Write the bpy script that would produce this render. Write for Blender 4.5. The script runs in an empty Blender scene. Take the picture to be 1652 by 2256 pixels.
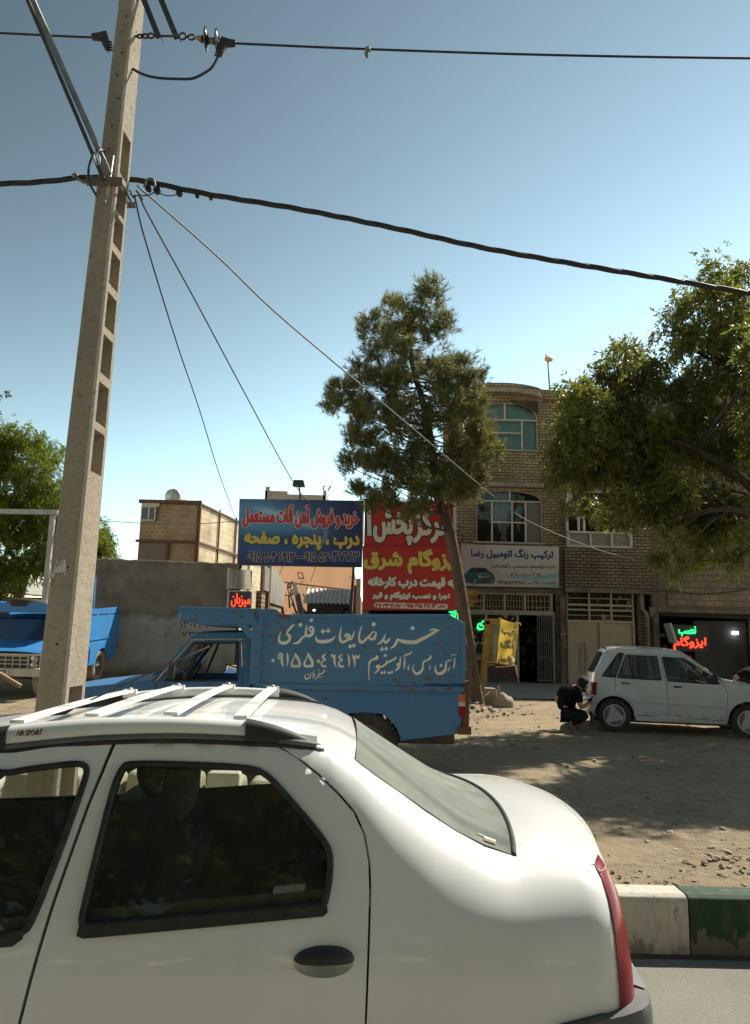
import bpy, bmesh, math, random
import numpy as np
from mathutils import Vector, Matrix
from mathutils.geometry import delaunay_2d_cdt, tessellate_polygon

random.seed(7)
rng = np.random.default_rng(11)
scene = bpy.context.scene
COL = scene.collection

# ------------------------------------------------------------------ camera, sky, sun, exposure
CAM_Z, PITCH, ROLL, FOC = 1.78, math.radians(9.65), .0235, 1630.0     # FOC in units of a 1652 x 2256 picture
V_F = np.array([0, math.cos(PITCH), math.sin(PITCH)])
V_R0 = np.array([1.0, 0, 0]); V_U0 = np.array([0, -math.sin(PITCH), math.cos(PITCH)])
V_R = math.cos(ROLL) * V_R0 + math.sin(ROLL) * V_U0
V_U = -math.sin(ROLL) * V_R0 + math.cos(ROLL) * V_U0
cam_d = bpy.data.cameras.new('camera')
cam = bpy.data.objects.new('camera', cam_d); COL.objects.link(cam)
cam_d.sensor_fit = 'VERTICAL'; cam_d.sensor_height = 36; cam_d.sensor_width = 36
cam_d.lens = 36 * FOC / 2256; cam_d.clip_start = .05; cam_d.clip_end = 3000
cam.matrix_world = Matrix(((V_R[0], V_U[0], -V_F[0], 0), (V_R[1], V_U[1], -V_F[1], 0), (V_R[2], V_U[2], -V_F[2], CAM_Z), (0, 0, 0, 1)))
scene.camera = cam

SUN_DIR = Vector((.80, .70, 1.15)).normalized()
SUN_EL = math.asin(SUN_DIR.z); SUN_AZ = math.atan2(SUN_DIR.x, SUN_DIR.y)   # azimuth from +Y towards +X
world = bpy.data.worlds.new('World'); scene.world = world; world.use_nodes = True
wn = world.node_tree.nodes; wl = world.node_tree.links
sky = wn.new('ShaderNodeTexSky'); sky.sky_type = 'NISHITA'; sky.sun_disc = False
sky.sun_elevation = SUN_EL; sky.sun_rotation = SUN_AZ
sky.altitude = 900; sky.air_density = 1.25; sky.dust_density = 0.0; sky.ozone_density = 1.5
gm = wn.new('ShaderNodeGamma'); gm.inputs[1].default_value = 2.9; wl.new(sky.outputs[0], gm.inputs[0])
hs = wn.new('ShaderNodeHueSaturation'); hs.inputs['Hue'].default_value = .44; hs.inputs['Saturation'].default_value = .64; wl.new(gm.outputs[0], hs.inputs['Color'])
wb = wn.new('ShaderNodeMix'); wb.data_type = 'RGBA'; wb.blend_type = 'MULTIPLY'; wb.inputs[0].default_value = 1; wb.inputs[7].default_value = (.0350, .0288, .0256, 1); wl.new(hs.outputs[0], wb.inputs[6])
wl.new(wb.outputs[2], wn['Background'].inputs[0]); wn['Background'].inputs[1].default_value = .15
sun_d = bpy.data.lights.new('sun', 'SUN'); sun_d.energy = 5.0; sun_d.angle = math.radians(.55); sun_d.color = (1, .93, .80)
sun = bpy.data.objects.new('sun', sun_d); COL.objects.link(sun); sun.location = (20, 20, 30)
sun.rotation_euler = SUN_DIR.to_track_quat('Z', 'Y').to_euler()
vs = scene.view_settings
vs.view_transform = 'Standard'; vs.look = 'None'; vs.exposure = 0.55; vs.gamma = 1.0; vs.use_curve_mapping = False
scene.cycles.max_bounces = 8; scene.cycles.transparent_max_bounces = 16

# ------------------------------------------------------------------ measuring: from picture units to metres on a plane of the place
def ray(x, y): return V_F + (x - 826.0) / FOC * V_R - (y - 1128.0) / FOC * V_U
C0 = np.array([0, 0, CAM_Z])
class Frame:
    """A vertical plane in the place: s runs along it, t into it, z up."""
    def __init__(s, O, psi=0.0):
        s.O = np.array(O, float); s.psi = math.radians(psi)
        s.S = np.array([math.cos(s.psi), math.sin(s.psi), 0]); s.T = np.array([-math.sin(s.psi), math.cos(s.psi), 0])
    def px(s, x, y, t=0.0):
        d = ray(x, y); k = ((s.O - C0) @ s.T + t) / (d @ s.T); P = C0 + k * d - s.O
        return float(P @ s.S), float(P[2])
    def pts(s, L, t=0.0): return [s.px(x, y, t) for x, y in L]
    def p3(s, x, y, t=0.0):
        a, z = s.px(x, y, t); return (a, t, z)
    def root(s, name, label, cat, group=None):
        o = bpy.data.objects.new(name, None); COL.objects.link(o)
        o.location = s.O; o.rotation_euler = (0, 0, s.psi); o.empty_display_size = .2
        tag(o, label, cat, group); return o
def at(x, y, Y):
    d = ray(x, y); P = C0 + d * (Y / d[1]); return (float(P[0]), float(P[1]), float(P[2]))

def tag(o, label=None, cat=None, group=None, kind=None):
    if label: o['label'] = label
    if cat: o['category'] = cat
    if group: o['group'] = group
    if kind: o['kind'] = kind
    return o
def empty(name, loc, label, cat, rotz=0.0, group=None):
    o = bpy.data.objects.new(name, None); COL.objects.link(o); o.location = loc; o.rotation_euler = (0, 0, rotz)
    o.empty_display_size = .2; return tag(o, label, cat, group)
def copy_tree(o, parent=None):
    c = o.copy(); COL.objects.link(c); c.parent = parent
    for ch in list(o.children): copy_tree(ch, c)
    return c

def pch(xs, ys):
    """smooth monotone-ish cubic through keys"""
    xs = np.array(xs, float); ys = np.array(ys, float); h = np.diff(xs); d = np.diff(ys) / h
    m = np.zeros(len(xs)); m[0] = d[0]; m[-1] = d[-1]
    for i in range(1, len(xs) - 1):
        m[i] = 0 if d[i - 1] * d[i] <= 0 else 2 * d[i - 1] * d[i] / (d[i - 1] + d[i])
    def f(x):
        x = min(max(x, xs[0]), xs[-1]); i = min(int(np.searchsorted(xs, x, 'right')) - 1, len(h) - 1); i = max(i, 0)
        u = (x - xs[i]) / h[i]; a = (1 + 2 * u) * (1 - u) ** 2; b = u * (1 - u) ** 2; c = u * u * (3 - 2 * u); e = u * u * (u - 1)
        return float(a * ys[i] + b * h[i] * m[i] + c * ys[i + 1] + e * h[i] * m[i + 1])
    return f
def smooth(a, b, x):
    u = min(max((x - a) / (b - a), 0), 1); return u * u * (3 - 2 * u)
def chaikin(P, n=2, closed=True):
    P = [tuple(p) for p in P]
    for _ in range(n):
        Q = []; N = len(P)
        for i in range(N if closed else N - 1):
            a = np.array(P[i]); b = np.array(P[(i + 1) % N]); Q += [tuple(.75 * a + .25 * b), tuple(.25 * a + .75 * b)]
        if not closed: Q = [P[0]] + Q + [P[-1]]
        P = Q
    return P
def resample(P, d, closed=True):
    out = []; N = len(P)
    for i in range(N if closed else N - 1):
        a = np.array(P[i], float); b = np.array(P[(i + 1) % N], float); k = max(1, int(math.ceil(np.linalg.norm(b - a) / d)))
        out += [tuple(a + (b - a) * j / k) for j in range(k)]
    if not closed: out.append(tuple(P[-1]))
    return out
def catmull(P, k=6):
    P = [np.array(p, float) for p in P]; Q = [2 * P[0] - P[1]] + P + [2 * P[-1] - P[-2]]; out = []
    for i in range(1, len(Q) - 2):
        for j in range(k):
            u = j / k; a, b, c, d = Q[i - 1], Q[i], Q[i + 1], Q[i + 2]
            out.append(tuple(.5 * (2 * b + (c - a) * u + (2 * a - 5 * b + 4 * c - d) * u * u + (3 * b - a - 3 * c + d) * u ** 3)))
    out.append(tuple(P[-1])); return out
def inside(pts, poly):
    x = pts[:, 0]; y = pts[:, 1]; r = np.zeros(len(pts), bool); n = len(poly)
    for i in range(n):
        x0, y0 = poly[i]; x1, y1 = poly[(i + 1) % n]
        if y0 == y1: continue
        c = ((y0 > y) != (y1 > y)) & (x < (x1 - x0) * (y - y0) / (y1 - y0) + x0); r ^= c
    return r

class MB:
    """collects shapes; build() links them as ONE mesh object"""
    def __init__(s): s.v = []; s.f = []; s.m = []; s.sm = []
    def add(s, V, Fc, m=0, sm=False):
        o = len(s.v); s.v += [tuple(map(float, p)) for p in V]; s.f += [tuple(i + o for i in f) for f in Fc]
        s.m += [m] * len(Fc); s.sm += [sm] * len(Fc); return s
    def box(s, a, b, m=0):
        x0, y0, z0 = [min(p, q) for p, q in zip(a, b)]; x1, y1, z1 = [max(p, q) for p, q in zip(a, b)]
        V = [(x0, y0, z0), (x1, y0, z0), (x1, y1, z0), (x0, y1, z0), (x0, y0, z1), (x1, y0, z1), (x1, y1, z1), (x0, y1, z1)]
        return s.add(V, [(3, 2, 1, 0), (4, 5, 6, 7), (0, 1, 5, 4), (1, 2, 6, 5), (2, 3, 7, 6), (3, 0, 4, 7)], m)
    def hexa(s, V, m=0):     # eight corners: bottom ring, top ring
        return s.add(V, [(3, 2, 1, 0), (4, 5, 6, 7), (0, 1, 5, 4), (1, 2, 6, 5), (2, 3, 7, 6), (3, 0, 4, 7)], m)
    def prism(s, P, t0, t1, m=0):          # polygon in (s, z), thickness along t
        n = len(P); V = [(a, t0, z) for a, z in P] + [(a, t1, z) for a, z in P]
        tri = tessellate_polygon([[Vector((a, z, 0)) for a, z in P]])
        area = sum(P[i][0] * P[(i + 1) % n][1] - P[(i + 1) % n][0] * P[i][1] for i in range(n))
        Fc = []
        for t in tri:
            a, b, c = t; ar = (P[b][0] - P[a][0]) * (P[c][1] - P[a][1]) - (P[c][0] - P[a][0]) * (P[b][1] - P[a][1])
            if ar < 0: a, c = c, a
            Fc += [(a, b, c), (n + c, n + b, n + a)]
        for i in range(n):
            j = (i + 1) % n; Fc.append((i, n + i, n + j, j) if area > 0 else (j, n + j, n + i, i))
        return s.add(V, Fc, m)
    def tube(s, P, r, n=8, m=0, cap=True, sm=True, closed=False, flat=None):
        P = [np.array(p, float) for p in P]; N = len(P)
        rr = r if isinstance(r, (list, tuple)) else [r] * N
        V = []; Fc = []; up = None
        for i in range(N):
            if closed: d = P[(i + 1) % N] - P[i - 1]
            else: d = P[min(i + 1, N - 1)] - P[max(i - 1, 0)]
            d = d / (np.linalg.norm(d) + 1e-12)
            if up is None:
                up = np.array([0, 0, 1.0]) if abs(d[2]) < .9 else np.array([0, 1.0, 0])
            a = np.cross(d, up); a /= np.linalg.norm(a) + 1e-12; b = np.cross(a, d); up = b
            for k in range(n):
                th = 2 * math.pi * k / n; V.append(P[i] + rr[i] * (math.cos(th) * a + math.sin(th) * (flat or 1) * b))
        for i in range(N if closed else N - 1):
            j = (i + 1) % N
            for k in range(n):
                k2 = (k + 1) % n; Fc.append((i * n + k, i * n + k2, j * n + k2, j * n + k))
        s.add(V, Fc, m, sm)
        if cap and not closed:
            o = len(s.v) - N * n
            s.f += [tuple(o + k for k in reversed(range(n))), tuple(o + (N - 1) * n + k for k in range(n))]; s.m += [m, m]; s.sm += [False, False]
        return s
    def bar(s, p, q, w, h, m=0, up=(0, 0, 1)):          # square bar between two points
        p = np.array(p, float); q = np.array(q, float); d = (q - p) / np.linalg.norm(q - p); u = np.array(up, float)
        if abs(d @ u) > .95: u = np.array([0, 1.0, 0])
        a = np.cross(d, u); a /= np.linalg.norm(a); b = np.cross(a, d); V = []
        for c in (p, q):
            for i, j in ((-1, -1), (1, -1), (1, 1), (-1, 1)): V.append(c + a * i * w / 2 + b * j * h / 2)
        return s.add(V, [(0, 1, 2, 3), (7, 6, 5, 4), (0, 4, 5, 1), (1, 5, 6, 2), (2, 6, 7, 3), (3, 7, 4, 0)], m)
    def lathe(s, c, prof, n=32, m=0, axis='t', sm=True, closed=False):   # prof: (along axis, radius)
        V = []; Fc = []; K = len(prof)
        for i in range(n):
            th = 2 * math.pi * i / n; ca, sa = math.cos(th), math.sin(th)
            for a, r in prof:
                if axis == 't': V.append((c[0] + r * ca, c[1] + a, c[2] + r * sa))
                elif axis == 's': V.append((c[0] + a, c[1] + r * ca, c[2] + r * sa))
                else: V.append((c[0] + r * ca, c[1] + r * sa, c[2] + a))
        for i in range(n):
            j = (i + 1) % n
            for k in range(K if closed else K - 1):
                l = (k + 1) % K; Fc.append((i * K + k, i * K + l, j * K + l, j * K + k))
        return s.add(V, Fc, m, sm)
    def ball(s, c, r, m=0, n=12, k=8):
        r = r if isinstance(r, (list, tuple)) else (r, r, r); V = []; Fc = []
        for i in range(k + 1):
            ph = math.pi * i / k
            for j in range(n):
                th = 2 * math.pi * j / n; V.append((c[0] + r[0] * math.sin(ph) * math.cos(th), c[1] + r[1] * math.sin(ph) * math.sin(th), c[2] + r[2] * math.cos(ph)))
        for i in range(k):
            for j in range(n): l = (j + 1) % n; Fc.append((i * n + j, (i + 1) * n + j, (i + 1) * n + l, i * n + l))
        return s.add(V, Fc, m, True)
    def grid(s, rows, m=0, sm=True, flip=False):         # rows: list of equally long lists of points
        K = len(rows[0]); V = [p for r in rows for p in r]; Fc = []
        for i in range(len(rows) - 1):
            for k in range(K - 1):
                q = (i * K + k, i * K + k + 1, (i + 1) * K + k + 1, (i + 1) * K + k); Fc.append(q[::-1] if flip else q)
        return s.add(V, Fc, m, sm)
    def panel(s, outline, holes, fn, d=.05, m=0, sm=True, depth=0.0, flip=False, refine=None):
        """a sheet-metal panel: polygon with openings in (s, z), laid on the surface fn(s, z), edges turned in by depth"""
        O = resample(outline, d); H = [resample(h, d) for h in holes]
        pts = list(O); edges = [(i, (i + 1) % len(O)) for i in range(len(O))]
        for h in H:
            o = len(pts); pts += h; edges += [(o + i, o + (i + 1) % len(h)) for i in range(len(h))]
        A = np.array(O); x0, y0 = A.min(0); x1, y1 = A.max(0)
        gx, gz = np.meshgrid(np.arange(x0, x1, d), np.arange(y0, y1, d)); G = np.stack([gx.ravel(), gz.ravel()], 1) + 1e-4
        if refine is not None: G = np.concatenate([G, refine])
        k = inside(G, O)
        for h in H: k &= ~inside(G, h)
        B = np.array(pts)
        G = G[k]
        if len(G):
            dm = np.array([np.min((B[:, 0] - g[0]) ** 2 + (B[:, 1] - g[1]) ** 2) for g in G]); G = G[dm > (d * .35) ** 2]
        allp = [Vector((float(a), float(b))) for a, b in list(pts) + [tuple(g) for g in G]]
        V2, E2, F2, *_ = delaunay_2d_cdt(allp, edges, [], 0, 1e-6)
        V2 = np.array([tuple(v) for v in V2]); T = [tuple(f) for f in F2]
        cen = np.array([V2[list(f)].mean(0) for f in T]); k = inside(cen, O)
        for h in H: k &= ~inside(cen, h)
        T = [t for t, q in zip(T, k) if q]
        W = [fn(a, z) for a, z in V2]
        s.add(W, [t[::-1] if flip else t for t in T], m, sm)
        if depth:
            for loop in [O] + H:
                n = len(loop); R = [fn(a, z) for a, z in loop]; R2 = [(p[0], p[1] + depth, p[2]) for p in R]
                s.add(R + R2, [(i, (i + 1) % n, n + (i + 1) % n, n + i) for i in range(n)], m, False)
        return s
    def build(s, name, mats, parent=None, bev=0.0, seg=2, smooth=None, loc=None, auto=None):
        me = bpy.data.meshes.new(name); me.from_pydata(s.v, [], s.f); me.update()
        for mt in (mats if isinstance(mats, (list, tuple)) else [mats]): me.materials.append(mt)
        me.polygons.foreach_set('material_index', s.m)
        me.polygons.foreach_set('use_smooth', [True] * len(s.f) if smooth else s.sm)
        o = bpy.data.objects.new(name, me); COL.objects.link(o)
        if parent: o.parent = parent
        if loc is not None: o.location = loc
        if bev:
            b = o.modifiers.new('bevel', 'BEVEL'); b.width = bev; b.segments = seg; b.limit_method = 'ANGLE'; b.angle_limit = math.radians(35)
        return o

# ------------------------------------------------------------------ materials
def nodes_of(name):
    m = bpy.data.materials.new(name); m.use_nodes = True; nt = m.node_tree
    return m, nt, nt.nodes, nt.links, nt.nodes['Principled BSDF']
def rgba(c): return (c[0], c[1], c[2], 1)
def ramp(n, l, src, a, b, ca=(0, 0, 0), cb=(1, 1, 1)):
    r = n.new('ShaderNodeValToRGB'); r.color_ramp.elements[0].position = a; r.color_ramp.elements[1].position = b
    r.color_ramp.elements[0].color = rgba(ca); r.color_ramp.elements[1].color = rgba(cb); l.new(src, r.inputs[0]); return r.outputs[0]
def noise(n, l, vec, scale, detail=5, rough=.55, dist=0.0):
    t = n.new('ShaderNodeTexNoise'); t.inputs['Scale'].default_value = scale; t.inputs['Detail'].default_value = detail
    t.inputs['Roughness'].default_value = rough; t.inputs['Distortion'].default_value = dist; l.new(vec, t.inputs['Vector']); return t.outputs['Fac']
def mixc(n, l, fac, a, b, mode='MIX'):
    x = n.new('ShaderNodeMix'); x.data_type = 'RGBA'; x.blend_type = mode
    for sock, val in ((x.inputs[0], fac), (x.inputs[6], a), (x.inputs[7], b)):
        if isinstance(val, (int, float)): sock.default_value = val
        elif isinstance(val, tuple): sock.default_value = rgba(val)
        else: l.new(val, sock)
    return x.outputs[2]
def scaled(n, l, vec, sc):
    mp = n.new('ShaderNodeMapping'); mp.inputs['Scale'].default_value = sc; l.new(vec, mp.inputs[0]); return mp.outputs[0]
def bump(n, l, b, h, strength, dist=.02):
    bp = n.new('ShaderNodeBump'); bp.inputs['Strength'].default_value = strength; bp.inputs['Distance'].default_value = dist
    l.new(h, bp.inputs['Height']); l.new(bp.outputs[0], b.inputs['Normal'])
_mc = {}
def mat(name, col, rough=.6, col2=None, scale=5, lo=.4, hi=.62, col3=None, scale3=22, lo3=.6, hi3=.7, metal=0.0, coat=0.0, bmp=0.0, bscale=60, bdist=.01, spec=.5, stretch=(1, 1, 1)):
    if name in _mc: return _mc[name]
    m, nt, n, l, b = nodes_of(name)
    tc = n.new('ShaderNodeTexCoord').outputs['Object']; vec = scaled(n, l, tc, stretch)
    c = col
    if col2 is not None: c = mixc(n, l, ramp(n, l, noise(n, l, vec, scale), lo, hi), col, col2)
    if col3 is not None: c = mixc(n, l, ramp(n, l, noise(n, l, vec, scale3, 8, .65), lo3, hi3), c, col3)
    if isinstance(c, tuple): b.inputs['Base Color'].default_value = rgba(c)
    else: l.new(c, b.inputs['Base Color'])
    b.inputs['Roughness'].default_value = rough; b.inputs['Metallic'].default_value = metal
    b.inputs['Coat Weight'].default_value = coat; b.inputs['Coat Roughness'].default_value = .06
    b.inputs['Specular IOR Level'].default_value = spec
    if bmp: bump(n, l, b, noise(n, l, tc, bscale, 6, .6), bmp, bdist)
    _mc[name] = m; return m
def emis(name, col, k):
    m, nt, n, l, b = nodes_of(name)
    b.inputs['Base Color'].default_value = rgba(tuple(.3 * x for x in col)); b.inputs['Emission Color'].default_value = rgba(col); b.inputs['Emission Strength'].default_value = k
    return m
def brick(name, c1, c2, mortar, bw, bh, mo=.014, bmp=.9, mess=.02, rough=.9):
    m, nt, n, l, b = nodes_of(name)
    tc = n.new('ShaderNodeTexCoord').outputs['Object']
    sp = n.new('ShaderNodeSeparateXYZ'); l.new(tc, sp.inputs[0])
    ad = n.new('ShaderNodeMath'); ad.operation = 'ADD'; l.new(sp.outputs[0], ad.inputs[0]); l.new(sp.outputs[1], ad.inputs[1])
    cb = n.new('ShaderNodeCombineXYZ'); l.new(ad.outputs[0], cb.inputs[0]); l.new(sp.outputs[2], cb.inputs[1])
    nz = n.new('ShaderNodeTexNoise'); nz.inputs['Scale'].default_value = 5; nz.inputs['Detail'].default_value = 4; l.new(tc, nz.inputs['Vector'])
    sb = n.new('ShaderNodeVectorMath'); sb.operation = 'SUBTRACT'; l.new(nz.outputs['Color'], sb.inputs[0]); sb.inputs[1].default_value = (.5, .5, .5)
    scl = n.new('ShaderNodeVectorMath'); scl.operation = 'SCALE'; l.new(sb.outputs[0], scl.inputs[0]); scl.inputs['Scale'].default_value = mess * 2
    av = n.new('ShaderNodeVectorMath'); av.operation = 'ADD'; l.new(cb.outputs[0], av.inputs[0]); l.new(scl.outputs[0], av.inputs[1])
    bt = n.new('ShaderNodeTexBrick'); l.new(av.outputs[0], bt.inputs['Vector'])
    bt.inputs['Color1'].default_value = rgba(c1); bt.inputs['Color2'].default_value = rgba(c2); bt.inputs['Mortar'].default_value = rgba(mortar)
    bt.inputs['Scale'].default_value = 1; bt.inputs['Mortar Size'].default_value = mo; bt.inputs['Mortar Smooth'].default_value = .3
    bt.inputs['Brick Width'].default_value = bw; bt.inputs['Row Height'].default_value = bh; bt.inputs['Bias'].default_value = -.1
    big = ramp(n, l, noise(n, l, tc, 1.1, 5), .28, .74, (.58, .57, .55), (1.2, 1.17, 1.1))
    c = mixc(n, l, 1.0, bt.outputs['Color'], big, 'MULTIPLY')
    fine = ramp(n, l, noise(n, l, tc, 38, 6, .7), .3, .7, (.75, .75, .75), (1.15, 1.15, 1.15))
    c = mixc(n, l, 1.0, c, fine, 'MULTIPLY')
    l.new(c, b.inputs['Base Color']); b.inputs['Roughness'].default_value = rough; b.inputs['Specular IOR Level'].default_value = .2
    mx = n.new('ShaderNodeMath'); mx.operation = 'MULTIPLY_ADD'; l.new(bt.outputs['Fac'], mx.inputs[0]); mx.inputs[1].default_value = -1.0
    l.new(noise(n, l, tc, 30, 6, .7), mx.inputs[2]); bump(n, l, b, mx.outputs[0], bmp, .02)
    return m
def glass(name, tint, dust=0.0, dustc=(.35, .37, .33), rough=.02, rscale=6):
    m, nt, n, l, b = nodes_of(name); n.remove(b); out = n['Material Output']
    tr = n.new('ShaderNodeBsdfTransparent'); tr.inputs[0].default_value = rgba(tint)
    gl = n.new('ShaderNodeBsdfGlossy'); gl.inputs['Roughness'].default_value = rough
    fr = n.new('ShaderNodeFresnel'); fr.inputs[0].default_value = 1.5
    x = n.new('ShaderNodeMixShader'); l.new(fr.outputs[0], x.inputs[0]); l.new(tr.outputs[0], x.inputs[1]); l.new(gl.outputs[0], x.inputs[2]); o = x.outputs[0]
    if dust:
        tc = n.new('ShaderNodeTexCoord').outputs['Object']
        df = n.new('ShaderNodeBsdfDiffuse'); df.inputs[0].default_value = rgba(dustc)
        fac = ramp(n, l, noise(n, l, scaled(n, l, tc, (1, 1, .35)), rscale, 6, .65), .25, .8, (dust * .75,) * 3, (min(1, dust * 1.25),) * 3)
        y = n.new('ShaderNodeMixShader'); l.new(fac, y.inputs[0]); l.new(o, y.inputs[1]); l.new(df.outputs[0], y.inputs[2]); o = y.outputs[0]
    l.new(o, out.inputs[0]); return m
def leafmat(name, c1, c2, c3, trans=.35, rough=.5, tcol=None):
    m, nt, n, l, b = nodes_of(name); out = n['Material Output']
    ge = n.new('ShaderNodeNewGeometry'); tc = n.new('ShaderNodeTexCoord').outputs['Object']
    r = n.new('ShaderNodeValToRGB'); e = r.color_ramp.elements; e[0].color = rgba(c1); e[1].color = rgba(c3); e.new(.55).color = rgba(c2); l.new(ge.outputs['Random Per Island'], r.inputs[0])
    c = mixc(n, l, 1.0, r.outputs[0], ramp(n, l, noise(n, l, tc, 1.4, 3), .3, .7, (.7, .75, .75), (1.25, 1.2, 1.05)), 'MULTIPLY')
    l.new(c, b.inputs['Base Color']); b.inputs['Roughness'].default_value = rough; b.inputs['Specular IOR Level'].default_value = .35
    t = n.new('ShaderNodeBsdfTranslucent'); l.new(mixc(n, l, 1.0, c, tcol or (1.5, 1.5, .7), 'MULTIPLY'), t.inputs[0])
    x = n.new('ShaderNodeMixShader'); x.inputs[0].default_value = trans; l.new(b.outputs[0], x.inputs[1]); l.new(t.outputs[0], x.inputs[2]); l.new(x.outputs[0], out.inputs[0])
    return m

WHITE_PAINT = mat('white_car_paint', (.80, .80, .78), .30, (.70, .69, .66), 2.6, .42, .78, (.40, .36, .30), 30, .69, .78, coat=.7, stretch=(1, 1, .5))
HATCH_PAINT = mat('hatchback_paint', (.56, .575, .58), .35, (.48, .485, .48), 3, .45, .75, (.36, .33, .29), 30, .72, .80, coat=.4)
BLACK_RUBBER = mat('black_rubber', (.018, .016, .015), .7, (.04, .036, .032), 30)
BLACK_PLASTIC = mat('black_plastic', (.022, .022, .022), .6, (.032, .031, .03), 20, bmp=.1, bscale=300, bdist=.001)
GREY_PLASTIC = mat('grey_plastic', (.12, .12, .12), .5, (.15, .15, .145), 12)
TYRE = mat('tyre_rubber', (.028, .027, .026), .85, (.05, .046, .04), 12, bmp=.25, bscale=50)
DUSTY_TYRE = mat('dusty_tyre', (.32, .27, .20), .95, (.22, .18, .14), 9, bmp=.3, bscale=50)
CHROME = mat('chrome', (.6, .6, .6), .2, metal=1.0)
STEEL = mat('galvanised_steel', (.33, .33, .31), .5, (.24, .235, .22), 9, metal=.55)
DARK_STEEL = mat('dark_steel', (.035, .033, .03), .6, (.06, .05, .042), 14)
BROWN_STEEL = mat('oxide_red_steel', (.13, .055, .035), .75, (.09, .045, .03), 7)
CABLE = mat('black_cable', (.02, .02, .021), .5)
GREY_CABLE = mat('grey_cable', (.16, .16, .15), .6)
CAR_GLASS = glass('car_glass', (.84, .88, .83), .035)
HATCH_GLASS = glass('hatchback_glass', (.55, .60, .58), .08, (.25, .28, .28))
REAR_GLASS = glass('dusty_rear_glass', (.45, .5, .46), .62, (.30, .32, .285), rscale=9)
PANE = glass('window_pane', (.7, .75, .72), .05)
INTERIOR = mat('car_interior', (.075, .075, .072), .8, (.11, .108, .10), 8)
DOOR_CARD = mat('door_card', (.26, .26, .235), .75, (.30, .30, .27), 5)
# ------------------------------------------------------------------ lettering: shaped Persian text as flat meshes
_FORMS = {'ا': 0xFE8D, 'آ': 0xFE81, 'ب': 0xFE8F, 'پ': 0xFB56, 'ت': 0xFE95, 'ث': 0xFE99, 'ج': 0xFE9D, 'چ': 0xFB7A, 'ح': 0xFEA1, 'خ': 0xFEA5, 'د': 0xFEA9, 'ذ': 0xFEAB, 'ر': 0xFEAD, 'ز': 0xFEAF,
          'س': 0xFEB1, 'ش': 0xFEB5, 'ص': 0xFEB9, 'ض': 0xFEBD, 'ع': 0xFEC9, 'ف': 0xFED1, 'ق': 0xFED5, 'ک': 0xFB8E, 'گ': 0xFB92, 'ل': 0xFEDD, 'م': 0xFEE1, 'ن': 0xFEE5, 'و': 0xFEED, 'ه': 0xFEE9, 'ی': 0xFBFC}
_TWO = set('اآدذرزو')
def shape(t):
    o = []
    for i, c in enumerate(t):
        if c not in _FORMS: o.append(c); continue
        pj = i > 0 and t[i - 1] in _FORMS and t[i - 1] not in _TWO
        nj = i < len(t) - 1 and t[i + 1] in _FORMS and c not in _TWO
        o.append(chr(_FORMS[c] + (2 if nj else 0) + (1 if pj else 0)))
    return ''.join(reversed(o))
_fc = bpy.data.curves.new('lettering', 'FONT'); _fc.resolution_u = 4; _fo = bpy.data.objects.new('lettering', _fc); COL.objects.link(_fo)
_gl = {}
def _mesh_of(body, fill):
    _fc.body = body; _fc.fill_mode = 'BOTH' if fill else 'NONE'; _fc.bevel_depth = 0
    dg = bpy.context.evaluated_depsgraph_get(); dg.update()
    me = bpy.data.meshes.new_from_object(_fo.evaluated_get(dg))
    V = [tuple(v.co) for v in me.vertices]; P = [tuple(p.vertices) for p in me.polygons]; Ed = [tuple(e.vertices) for e in me.edges]
    bpy.data.meshes.remove(me); return V, P, Ed
def glyph(ch):
    if ch in _gl: return _gl[ch]
    V, P, _ = _mesh_of(ch, True); V2, _, Ed = _mesh_of(ch, False)
    nb = {}
    for a, b in Ed: nb.setdefault(a, []).append(b); nb.setdefault(b, []).append(a)
    seen = set(); loops = []
    for s in nb:
        if s in seen: continue
        lp = [s]; seen.add(s); cur = s
        while True:
            nx = [q for q in nb[cur] if q not in seen]
            if not nx: break
            cur = nx[0]; seen.add(cur); lp.append(cur)
        loops.append([V2[i][:2] for i in lp])
    W, _, _ = _mesh_of(ch + '|', True); W1, _, _ = _mesh_of('|', True)
    adv = max(v[0] for v in W) - max(v[0] for v in W1)
    _gl[ch] = ([v[:2] for v in V], P, loops, adv); return _gl[ch]
def layout(txt):
    x = 0; out = []
    for ch in txt:
        g = glyph(ch); out.append((g, x)); x += g[3]
    pts = [(p[0] + dx, p[1]) for g, dx in out for lp in g[2] for p in lp]
    A = np.array(pts); return out, A.min(0), A.max(0)
def ribbons(mb, loops, mp, r, z0, zr, m=0):
    for lp in loops:
        if len(lp) < 3: continue
        A = np.array([mp(*p) for p in lp])        # (s, z)
        keep = [0]
        for i in range(1, len(A)):
            if np.linalg.norm(A[i] - A[keep[-1]]) > 1e-5: keep.append(i)
        A = A[keep]; n = len(A)
        if n < 3: continue
        d = np.roll(A, -1, 0) - np.roll(A, 1, 0); d /= np.linalg.norm(d, axis=1)[:, None] + 1e-9; nn = np.stack([-d[:, 1], d[:, 0]], 1)
        V = []; Fc = []; z1 = z0 + random.uniform(-.0004, .0004)
        for i in range(n):
            z0 = z1 + (i % 5) * .00006
            for du, dz in ((1, 0), (.6, -.8), (-.6, -.8), (-1, 0), (-.6, .8), (.6, .8)): V.append((A[i, 0] + nn[i, 0] * r * du, z0 + dz * zr, A[i, 1] + nn[i, 1] * r * du))
        for i in range(n):
            j = (i + 1) % n
            for k in range(6): k2 = (k + 1) % 6; Fc.append((i * 6 + k, i * 6 + k2, j * 6 + k2, j * 6 + k))
        mb.add(V, Fc, m, False)
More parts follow.
